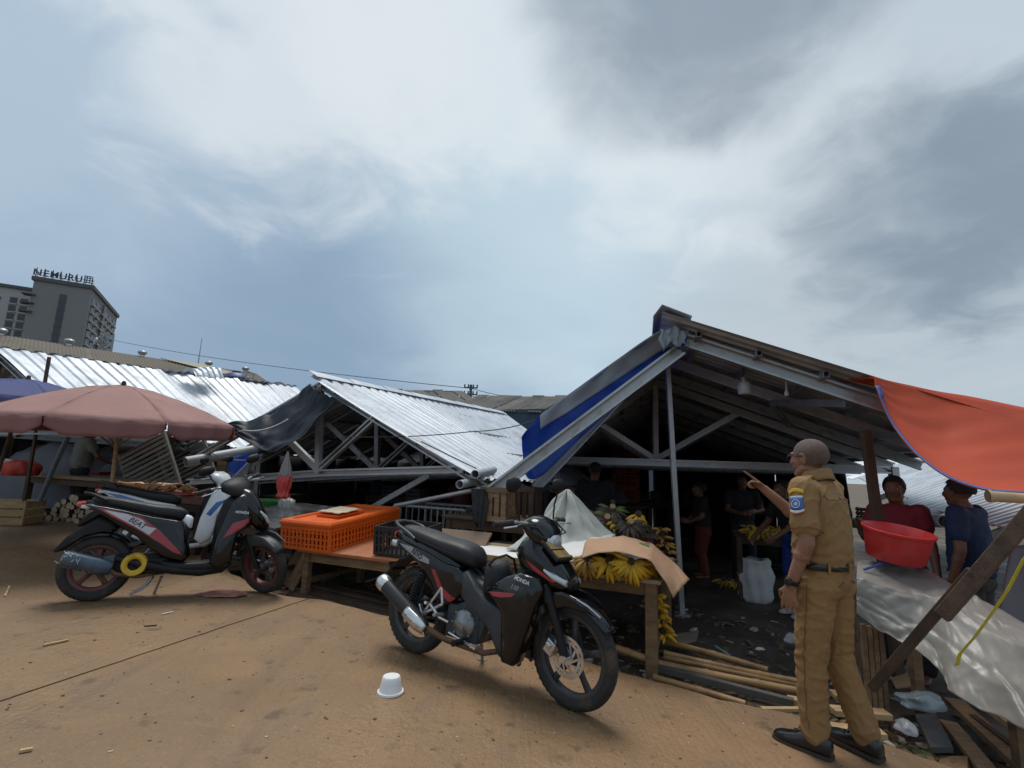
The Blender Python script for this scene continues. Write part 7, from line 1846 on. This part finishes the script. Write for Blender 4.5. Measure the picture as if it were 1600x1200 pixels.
# firewood
rr = random.Random(12)
logm = [mat('log_bark', (.07, .045, .03), .9, 0, .3, 10, .3, 40), mat('log_end', (.52, .40, .26), .85, 0, .2, 16)]
protol = []
for k in range(4):
    mb = MB(); n = 9; r = .030 + .008 * k; ring = [V((0, math.cos(2 * math.pi * i / n) * r * rr.uniform(.85, 1.1), math.sin(2 * math.pi * i / n) * r * rr.uniform(.85, 1.1))) for i in range(n)]
    mb.loft([ring, [p + V((.5, .01, .01)) for p in ring]], cap=False); mb.cm = 1; mb.add(ring, [tuple(range(n))]); mb.add([p + V((.5, .01, .01)) for p in ring], [tuple(range(n))]); protol.append(mb)
pm = []
base = V((-7.22, 8.0, 0)); cnt = 0
for row in range(6):
    for k in range(12 - row * 2):
        i = rr.randrange(4); x = base.x + .05 + k * .088 + row * .085 + rr.uniform(-.015, .015); z = gz(x) + .035 + row * .066 + rr.uniform(-.008, .008); y = base.y + rr.uniform(-.05, .05)
        if len(pm) < 4:
            o = protol[len(pm)].build('firewood_log', logm, smooth=50); pm.append(o.data)
        else: o = bpy.data.objects.new('firewood_log', pm[i]); COL.objects.link(o)
        o.location = (x, y, z); o.rotation_euler = (rr.uniform(0, 6), rr.uniform(-.03, .03), R(90) + rr.uniform(-.12, .12)); tag(o, f"{['first', 'second', 'third', 'fourth', 'fifth', 'sixth', 'seventh', 'eighth', 'ninth', 'tenth', 'eleventh', 'twelfth'][k]} log from the left in {['the bottom', 'the second', 'the third', 'the fourth', 'the fifth', 'the top'][row]} row of the firewood pile", 'log', 'firewood pile')
p = at(150, 800, 8.2); mb = MB(); mb.grid(lambda u, v: V((-6.45 + .75 * u, 8.25 + .5 * v, gz(-5.6) + .02 + .30 * math.sin(math.pi * u) * math.sin(math.pi * v) + .03 * noise.noise(V((u * 5, v * 5, 0))))), 14, 10); tag(mb.build('maroon_sheet', mat('maroon_sheet', (.13, .03, .025), .8), smooth=180), 'maroon sheet heaped beside the firewood pile', 'sheet')
# ------------------------------------------------------------------ right hand side: sheeted stall, basin, beam, debris
film = leaky(mat('dusty_plastic_film', (.35, .33, .295), .38, 0, .12, 3, .22, 9, dirt=((.27, .235, .18), .25, 2.5), spec=.6), (.35, .31, .25), .25)
BK = [(0, at(1335, 876, 3.75)), (.35, at(1440, 886, 3.6)), (.65, at(1530, 938, 3.15)), (1, at(1680, 1012, 2.55))]
MD = [(0, at(1335, 903, 3.42)), (.35, at(1440, 925, 3.28)), (.65, at(1530, 972, 2.92)), (1, at(1680, 1050, 2.4))]
LO = [(0, at(1335, 956, 3.40)), (.2, at(1390, 993, 3.25)), (.42, at(1472, 1047, 3.0)), (.55, at(1478, 1078, 2.85)), (1, at(1680, 1180, 2.25))]
_cr = random.Random(8); CREASE = [(_cr.uniform(0, 1), _cr.uniform(0, 1), _cr.uniform(-1.2, 1.2), _cr.uniform(.008, .022), _cr.choice((-1, 1))) for _ in range(26)]
def crease(u, v):
    f = 0.0
    for a, b, an, h_, sg in CREASE:
        d = (u - a) * math.sin(an) - (v - b) * math.cos(an) * .6; e = (u - a) * math.cos(an) + (v - b) * math.sin(an)
        f += sg * h_ * math.exp(-(d / .018) ** 2) * math.exp(-(e / .35) ** 2)
    return f
def filmp(u, v):
    b, m_, l = smp(BK, u), smp(MD, u), smp(LO, u)
    p = b.lerp(m_, v / .4) if v < .4 else m_.lerp(l, (v - .4) / .6)
    k = noise.noise(V((u * 5, v * 3, 3))); p += V((-.2, -.5, .5)) * (.030 * k + .016 * abs(noise.noise(V((u * 9 + v * 5, v * 3 - u * 3, 9)))) + crease(u, v) + .008 * abs(noise.noise(V((u * 20 - v * 7, v * 8 + u * 6, 2)))) + .012 * math.sin(u * 24 + v * 9 + k * 5) * v)
    p.z -= .05 * math.sin(math.pi * u * 2) ** 2 * (1 - v) * v * 2
    return p
mb = MB(); mb.grid(filmp, 130, 80); tag(mb.build('plastic_sheet', film, smooth=180, solid=.003), 'dusty translucent plastic sheet draped over the fallen stall at right', 'plastic sheet')
# what it is draped over
ft = thing('fallen_stall', 'dark wooden stall frame slumped beneath the plastic sheet', 'stall', (2.4, 3.1, 0))
off = V((2.4, 3.1, 0))
for P, u in ((BK, .06), (BK, .4), (MD, .06), (BK, .9)):
    a = smp(P, u) - V((0, -.20, .20)); mb = MB(); mb.beam((a.x, a.y, floor_z(a.x, a.y) - .02), a, .06, .05, (0, 1, 0)); mb.build('leg', wood, ft, off=off)
for k in range(4):
    a = at(1348 + k * 9, 975 + k * 3, 3.5); mb = MB(); mb.beam((a.x, a.y, floor_z(a.x, a.y)), a, .03, .02, (0, 1, 0)); mb.build('slat', wood, ft, off=off)
# red basin
bc = (smp(BK, .12) + smp(MD, .20)) / 2; c = at(1399, 878, 3.58)
mb = MB(); mb.lathe([(0, .0), (.185, 0), (.20, .012), (.225, .13), (.236, .185), (.250, .190), (.252, .205), (.238, .208), (.226, .19), (.213, .13), (.19, .02), (0, .015)], n=48)
for v in mb.v: v.x *= .84; v.y *= .84
t_ = tag(mb.build('red_basin', mat('red_plastic_basin', (.52, .035, .032), .35, 0, .08, 5, coat=.1), smooth=40), 'large red plastic basin standing on the plastic sheeted stall', 'basin'); t_.location = (c.x, c.y, c.z - .005); t_.rotation_euler = (R(10), R(3), 0); t_.location.z += .022
mb = MB(); mb.tube([at(1350, 890, 3.5), at(1380, 880, 3.52), at(1420, 884, 3.5), at(1440, 888, 3.46)], .008, 6); tag(mb.build('blue_rope', hemm, smooth=50), 'blue rope lying on the sheet under the red basin', 'rope')
# leaning beam of two nailed timbers
lb0, lb1 = at(1362, 1076, 3.05), at(1640, 752, 2.30)
bm_ = thing('leaning_beam', 'dark nailed timber beam leaning across the plastic sheet', 'beam', lb0)
tt = .42
mb = MB(); mb.beam(V((0, 0, 0)), (lb1 - lb0) * .62, .035, .048); mb.build('lower_timber', wooddk, bm_, bevel=.005)
mb = MB(); d_ = (lb1 - lb0).normalized(); sd_ = d_.cross(V((.3, 1, 0))).normalized(); mb.beam((lb1 - lb0) * .40 + V((0, -.05, .012)), (lb1 - lb0) + V((0, -.05, .012)), .036, .070); mb.build('upper_timber', mat('aged_beam', (.11, .07, .048), .85, 0, .3, 6, .4, 40, dirt=((.045, .028, .02), .4, 5), stretch=(1, 3, 3)), bm_, bevel=.006)
# bamboo holding the tarpaulin
def bamboo_pole(name, label, a, b, r, group=None, m=bamboo, cat='bamboo pole'):
    a, b = V(a), V(b); d = b - a; L_ = d.length; mb = MB(); n = max(2, int(L_ / .28)); pts = []; rs = []; rr = random.Random(int(a.x * 1000) & 1023)
    bow = V((0, 0, rr.uniform(-.012, .012)))
    for k in range(n):
        for f, q in ((0.02, 1.10), (.05, 1.14), (.08, 1.0), (.5, .96), (.94, 1.0)):
            t = (k + f) / n; pts.append(a + d * t + bow * math.sin(math.pi * t) * L_); rs.append(r * q * (1 - .12 * t))
    pts.append(b); rs.append(r * .88); mb.tube(pts, rs, 10, cap=False)
    mb.cm = 1; x = d.normalized().orthogonal().normalized(); y = d.normalized().cross(x)
    for p, q in ((a + d * (.02 / n), r * 1.05), (b, r * .86)):
        mb.add([p + (x * math.cos(k * math.pi / 5) + y * math.sin(k * math.pi / 5)) * q * .9 for k in range(10)], [tuple(range(10))])
    return tag(mb.build(name, [m, mat('bamboo_hollow', (.12, .07, .03), .9)], smooth=50, recalc=False), label, cat, group)
bamboo_pole('bamboo_pole', 'pale bamboo pole end carrying the orange tarpaulin at right', at(1541, 775, 2.72), at(1760, 790, 2.55), .030, m=mat('pale_bamboo', (.50, .33, .18), .5, 0, .15, 5, dirt=((.25, .13, .06), .2, 6)))
# yellow strap
mb = MB(); P = [at(1625, 828, 2.45), at(1590, 872, 2.5), at(1565, 920, 2.55), at(1545, 950, 2.62), at(1515, 992, 2.72), at(1492, 1018, 2.8), at(1487, 1036, 2.82)]
def strap(u, v):
    p = poly([(k / 6, q) for k, q in enumerate(P)], u); w = .013; return p + V((.9, 0, .35)) * (w * (v - .5) * 2) + V((0, -.03, 0))
mb.grid(strap, 36, 2); tag(mb.build('yellow_strap', mat('yellow_strap', (.50, .42, .02), .5, 0, .1, 8), smooth=180, solid=.003), 'yellow plastic strap hanging from the leaning beam', 'strap')
# grey sheeting at the right edge
mb = MB(); mb.grid(lambda u, v: at(1560 + 140 * u, 985 - 40 * v - 10 * u, 3.3).lerp(at(1580 + 140 * u, 855 - 10 * u, 3.6), v) + V((0, .03 * math.sin(u * 9), 0)), 14, 10); tag(mb.build('grey_board', mat('grey_board', (.12, .125, .14), .7, 0, .1, 3), smooth=180, solid=.01), 'dark grey board behind the yellow strap at the right edge', 'board')
# bamboo and timber lying along the road edge
def lying(px0, py0, px1, py1, r, dz=.0, m=bamboo, lab='', nm='bamboo_pole'):
    a = atz(px0, py0, 0); b = atz(px1, py1, 0)
    a = atz(px0, py0, gz(a.x) - .06 + dz); b = atz(px1, py1, gz(b.x) - .06 + dz)
    return bamboo_pole(nm, lab, a, b, r, 'bamboo lying along the road edge', m)
for k, (x0, y0, x1, y1, r, dz, lab) in enumerate((
    (1036, 1002, 1200, 1047, .027, .05, 'topmost bamboo pole lying along the road edge'), (1036, 1020, 1266, 1068, .022, .03, 'second bamboo pole lying along the road edge'),
    (1026, 1036, 1266, 1083, .028, .04, 'thick bamboo pole lying in the middle of the bundle'), (1036, 1027, 1262, 1075, .020, .01, 'thin bamboo pole half hidden in the bundle'),
    (948, 1008, 1012, 1030, .030, .06, 'short pale bamboo stub by the table leg'), (1020, 1058, 1165, 1100, .024, -.02, 'orange bamboo pole lowest on the road edge'))):
    lying(x0, y0, x1, y1, r, dz, bamboo, lab)
def plank_at(label, a, b, w, th, m, nm='loose_plank', roll=0.0, group='loose planks by the road'):
    a, b = V(a), V(b); mb = MB(); o = (a + b) / 2; mb.beam(a - o, b - o, w, th); ob = tag(mb.build(nm, m, bevel=.003), label, 'plank', group); ob.location = o; return ob
def gp(x, y, dz=.0):
    a = atz(x, y, 0); return atz(x, y, gz(a.x) - .07 + dz)
greyw = mat('grey_timber', (.10, .088, .075), .85, 0, .25, 5, .2, 50, rnd=.2)
plank_at('grey batten lying below the bamboo bundle', gp(1030, 1044, .03), gp(1240, 1098, .04), .05, .045, greyw)
plank_at('pale split lath reaching the uniformed man', gp(1190, 1108, .06), gp(1290, 1108, .07), .035, .02, woodlt)
plank_at('short broken board by the bamboo ends', gp(1230, 1092, .04), gp(1275, 1100, .05), .07, .03, woodlt)
plank_at('upper plank end behind the man legs', gp(1300, 1085, .05), gp(1378, 1094, .06), .11, .03, woodlt)
plank_at('middle plank end behind the man legs', gp(1300, 1110, .07), gp(1388, 1117, .08), .09, .035, woodlt)
plank_at('lower plank end behind the man legs', gp(1300, 1138, .03), gp(1380, 1146, .04), .10, .03, woodlt)
plank_at('long orange brown plank at the bottom right corner', gp(1490, 1095, .04), gp(1640, 1235, .03), .11, .035, wood)
plank_at('second brown plank at the bottom right corner', gp(1482, 1130, .02), gp(1560, 1225, .02), .09, .03, wood)
plank_at('dark plank under the sheet at bottom right', gp(1540, 1100, .10), gp(1680, 1200, .10), .10, .035, woodlt)
plank_at('thin lath under the sheet at bottom right', gp(1520, 1120, .05), gp(1680, 1240, .05), .04, .03, wooddk)
# bags and scraps
def crumple(name, label, c, s_, m, seed, cat):
    mb = MB(); mb.ball((0, 0, 0), 1, 28, s_)
    for v in mb.v:
        k = noise.noise(V((v.x / s_[0] * 1.6 + seed, v.y / s_[1] * 1.6, v.z / s_[2] * 1.6))); k2 = abs(noise.noise(V((v.x / s_[0] * 4 + seed, v.y / s_[1] * 4, 1)))); v *= 1 + .35 * k - .25 * k2
        v.z = max(v.z, -s_[2] * .35)
    o = tag(mb.build(name, m, smooth=50), label, cat); o.location = c; return o
crumple('plastic_bag', 'pale blue crumpled plastic bag under the leaning beam', gp(1440, 1098, .05), (.17, .09, .065), leaky(mat('pale_blue_plastic', (.36, .44, .46), .3, 0, .12, 6), (.3, .4, .4), .25), 3, 'bag')
crumple('plastic_bag', 'white crumpled plastic bag near the dark slab', gp(1416, 1138, .05), (.05, .07, .045), leaky(mat('white_plastic', (.55, .55, .56), .3, 0, .12, 6), (.5, .5, .5), .25), 8, 'bag')
crumple('plastic_bag', 'clear plastic scrap on the shed floor left of the man', gp(1240, 1000, .06), (.08, .06, .06), leaky(mat('white_plastic', (.55, .55, .56)), (.5, .5, .5), .25) if 0 else mat('white_plastic', (.55, .55, .56)), 5, 'bag')
crumple('paper_scrap', 'white spoon shaped scrap on the market floor', gp(1188, 1014, .05), (.035, .025, .015), whs, 2, 'scrap')
mb = MB(); mb.tube([gp(1118, 1010, .07), gp(1130, 1018, .08), gp(1140, 1024, .06)], [.012, .008, .012], 6); tag(mb.build('blue_twist', mat('pale_blue_rag', (.12, .20, .24), .7)), 'twisted blue plastic scrap beyond the bamboo', 'scrap')
mb = MB(); mb.add([gp(1430, 1120, .05), gp(1462, 1118, .07), gp(1490, 1172, .03), gp(1455, 1172, .02)], [(0, 1, 2, 3)]); tag(mb.build('dark_slab', mat('dark_slab', (.07, .07, .068), .8, 0, .2, 8), solid=.03), 'dark grey broken slab lying at the road edge', 'slab')
mb = MB(); a = gp(1050, 995, .05); mb.add([gp(1052, 992, .06), gp(1092, 985, .07), gp(1088, 1002, .05), gp(1062, 1008, .05)], [(0, 1, 2, 3)]); tag(mb.build('cardboard_scrap', mat('grey_card', (.17, .135, .105), .9, 0, .2, 8), solid=.008), 'flat grey cardboard scrap on the floor beside the bunch', 'cardboard')
mb = MB(); mb.add([gp(1392, 1060, .06), gp(1418, 1052, .12), gp(1428, 1072, .08), gp(1400, 1076, .05)], [(0, 1, 2, 3)]); tag(mb.build('cardboard_scrap', mat('tan_card', (.30, .20, .11), .9, 0, .2, 8), solid=.008), 'tan cardboard scrap under the sheet edge', 'cardboard')
# foam bowl upside down on the road
p = atz(610, 1082, gz(-.63)); mb = MB(); mb.lathe([(0, .088), (.046, .088), (.051, .082), (.056, .05), (.066, .012), (.074, .010), (.075, .0), (.070, .0), (.060, .012), (.050, .045), (.045, .078), (0, .08)], n=36)
t_ = tag(mb.build('foam_bowl', mat('white_foam', (.72, .72, .72), .6, 0, .04, 10), smooth=35), 'white plastic bowl upside down on the muddy road', 'bowl'); t_.location = (p.x, p.y, gz(p.x) + .001)
# pink cloth by the scooter wheel, sticks and paper bits on the road
crumple('pink_rag', 'muddy pink rag on the road by the scooter front wheel', (lambda q: V((q.x, q.y, gz(q.x) + .012)))(atz(345, 930, .1)), (.20, .13, .02), mat('pink_rag', (.36, .15, .12), .85, 0, .2, 10, dirt=(MUD, .35, 6)), 4, 'rag')
for k, (x0, y0, x1, y1, r, lab, m) in enumerate(((67, 1014, 106, 1005, .008, 'pale splinter of wood on the road at left', woodlt), (253, 962, 270, 958, .006, 'small white paper strip on the road', whs), (5, 945, 12, 930, .006, 'thin straw near the left edge of the road', woodlt), (225, 980, 245, 978, .005, 'dark twig on the road before the scooter', wooddk), (32, 1168, 52, 1164, .008, 'pale chip at the bottom left of the road', woodlt))):
    a = atz(x0, y0, .1); b = atz(x1, y1, .1); a.z = gz(a.x) + r; b.z = gz(b.x) + r; mb = MB(); mb.beam(a, b, r * 2.2, r * 1.2); tag(mb.build('wood_splinter', m), lab, 'scrap', 'scraps on the road')
# slats and timbers in the gutter under the bench
for k in range(9):
    a = V((-2.15 + k * .02, 5.15 + k * .10, 0)); b = a + A_ * (1.5 + .1 * (k % 3)); a.z = floor_z(a.x, a.y) + .03 + .01 * (k % 2); b.z = floor_z(b.x, b.y) + .035
    plank_at(['front', 'second', 'third', 'fourth', 'fifth', 'sixth', 'seventh', 'eighth', 'rearmost'][k] + ' dark duckboard slat under the crate bench, counted from the road', a, b, .06, .025, wooddk, 'duckboard_slat', group='duckboard under the bench')
for k in range(4):
    a = V((-2.2 - .08 * k, 5.5 + .1 * k, 0)); a.z = floor_z(a.x, a.y) + .02; b = a + V((.16, .25, .52)); plank_at(['first', 'second', 'third', 'last'][k] + ' brown board leaning under the metal table from the right', a, b, .09, .02, wood, 'leaning_board', group='boards under the metal table')

# ------------------------------------------------------------------ dim clutter at the back of the sheds
drk = leaky(mat('shade_screen_cloth', (.022, .022, .024), .9, 0, .3, 1.5, .2, 6), (.02, .02, .02), .05)
def shade_screen(label, a, b, z0, z1, n=24):  # added dark sheets that block the sky and keep the shed interiors dark
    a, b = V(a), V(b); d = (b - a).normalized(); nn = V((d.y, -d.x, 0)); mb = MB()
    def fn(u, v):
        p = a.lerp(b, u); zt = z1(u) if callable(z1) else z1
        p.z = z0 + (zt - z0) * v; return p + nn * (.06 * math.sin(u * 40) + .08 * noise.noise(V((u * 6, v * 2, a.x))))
    mb.grid(fn, n * 3, 8); return tag(mb.build('hung_shade_screen', drk, smooth=180, solid=.006), label, 'shade screen')
e0, e1 = poly(EAL, 11), poly(EAR, 11); rg = poly(RID, 11)
shade_screen('added shade screen closing the right back of the big shed', V((4.3, 15.2, 0)), V((e1.x, e1.y, 0)), -.6, lambda u: 2.9 - 1.15 * u)
shade_screen('added shade screen closing the left back of the big shed', V((e0.x, e0.y, 0)), V((4.2, 15.3, 0)), -.6, lambda u: 1.7 + 1.2 * u)
shade_screen('added shade screen along the left side of the big shed', V((.75, 9.5, 0)), V((1.6, 15.2, 0)), -.6, 1.6)
shade_screen('added shade screen along the right side of the big shed', poly(EAR, 5.2), poly(EAR, 11), -.6, 1.66)
shade_screen('added shade screen across the middle shed back', poly(EL2, 6.3), poly(ER2, 6.3), -.2, lambda u: 1.3 + 1.2 * (1 - abs(u * 2 - 1)))
shade_screen('added shade screen along the left of the middle shed', poly(EL2, 1.6), poly(EL2, 6.3), -.2, 1.4)
shade_screen('added shade screen across the torn shed back', poly(EL3, 5.8), poly(ER3, 5.8), -.2, lambda u: 1.5 + 1.4 * (1 - abs(u * 2 - 1)))
shade_screen('added shade screen at the left of the torn shed', poly(EL3, -2), poly(EL3, 5.8), -.2, 1.6)
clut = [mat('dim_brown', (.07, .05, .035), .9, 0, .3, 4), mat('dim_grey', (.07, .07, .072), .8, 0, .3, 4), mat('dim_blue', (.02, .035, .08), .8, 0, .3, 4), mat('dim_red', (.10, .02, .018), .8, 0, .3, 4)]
rr = random.Random(33); seen = {}; ORD = ['nearest', 'second', 'third', 'fourth', 'fifth', 'farthest']
spots = [(5.7, 8.1, 'big'), (1.9, 9.6, 'big'), (5.2, 10.2, 'big'), (3.2, 11.9, 'big'), (4.3, 12.6, 'big'), (2.3, 13.2, 'big'), (-.6, 7.3, 'middle'), (-1.2, 8.6, 'middle'), (-2.2, 9.6, 'middle'), (-.2, 10.2, 'middle'), (-4.6, 8.9, 'torn'), (-7.6, 10.5, 'torn'), (-5.2, 10.6, 'torn'), (-6.2, 11.0, 'torn'), (-7.6, 12.0, 'torn')]
for k, (x, y, nm) in enumerate(spots):
    lab = f'{ORD[seen.setdefault(nm, 0)]} dark stall table from the front in the {nm} shed'; seen[nm] += 1
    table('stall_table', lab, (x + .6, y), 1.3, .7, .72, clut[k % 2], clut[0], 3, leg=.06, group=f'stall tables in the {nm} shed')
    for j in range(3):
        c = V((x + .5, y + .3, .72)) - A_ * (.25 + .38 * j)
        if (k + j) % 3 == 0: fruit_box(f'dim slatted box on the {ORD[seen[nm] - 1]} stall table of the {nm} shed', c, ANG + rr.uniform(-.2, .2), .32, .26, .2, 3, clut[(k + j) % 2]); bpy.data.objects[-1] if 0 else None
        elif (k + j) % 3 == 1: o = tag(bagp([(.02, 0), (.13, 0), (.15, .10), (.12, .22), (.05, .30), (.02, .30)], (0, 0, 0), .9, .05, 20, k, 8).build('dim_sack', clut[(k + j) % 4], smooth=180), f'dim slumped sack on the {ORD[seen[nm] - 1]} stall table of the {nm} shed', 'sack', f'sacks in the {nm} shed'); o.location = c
for o in list(bpy.data.objects):
    if o.get('label', '').startswith('dim slatted box'): o['group'] = 'dim boxes in the sheds'
# stack of red crates and a lit blue gap glimpsed at the back
for k in range(4):
    crate('stacked_crate', ['bottom red crate of the stack behind the truss', 'second red crate of the stack behind the truss', 'third red crate of the stack behind the truss', 'top red crate of the stack behind the truss'][k], (2.62, 11.4, .72 + k * .31), ANG, .55, .40, .29, mat('red_crate', (.30, .05, .03), .5, 0, .15, 5), 8, 6, 2)
table('stall_table', 'sturdy table under the stack of red crates', (3.1, 11.0), 1.0, .8, .72, clut[0], clut[0], 3)

# heaps under the left shelter
gt = leaky(mat('grey_cover', (.16, .165, .19), .7, 0, .15, 2, .2, 12), (.1, .1, .12), .1)
def heap(label, c, rx, ry, h_, m, seed, nm='covered_heap'):
    mb = MB()
    def fn(u, v):
        an = u * 2 * math.pi; t = v; r = 1 - t ** 2.2 * .55; k = noise.noise(V((math.cos(an) * 1.5 + seed, math.sin(an) * 1.5, t * 3)))
        return V((math.cos(an) * rx * r * (1 + .18 * k), math.sin(an) * ry * r * (1 + .18 * k), h_ * (1 - (1 - t) ** 1.6) * (1 + .15 * k) + .02 * math.sin(an * 11)))
    mb.grid(fn, 48, 14); n = len(mb.v); top = [i * 15 + 14 for i in range(48)]; mb.f.append(tuple(top)); mb.m.append(0)
    o = tag(mb.build(nm, m, smooth=180), label, 'heap'); o.location = c; return o
heap('grey covered heap beside the person in grey shirt', (-8.6, 10.0, floor_z(-8.6, 10)), 1.3, .8, 1.25, gt, 3)
heap('small grey covered heap behind the leaning pipe', (-7.3, 9.9, floor_z(-7.3, 9.9)), .6, .5, 1.05, gt, 9)
heap('dark covered heap behind the slatted cage', (-5.1, 9.4, floor_z(-5.1, 9.4)), .9, .6, 1.0, drk, 5)
fruit_box('brown carton like slatted box on the heap behind the tray table', (-4.9, 9.2, 1.0), R(10), .5, .4, .28, 3, wood, .15)
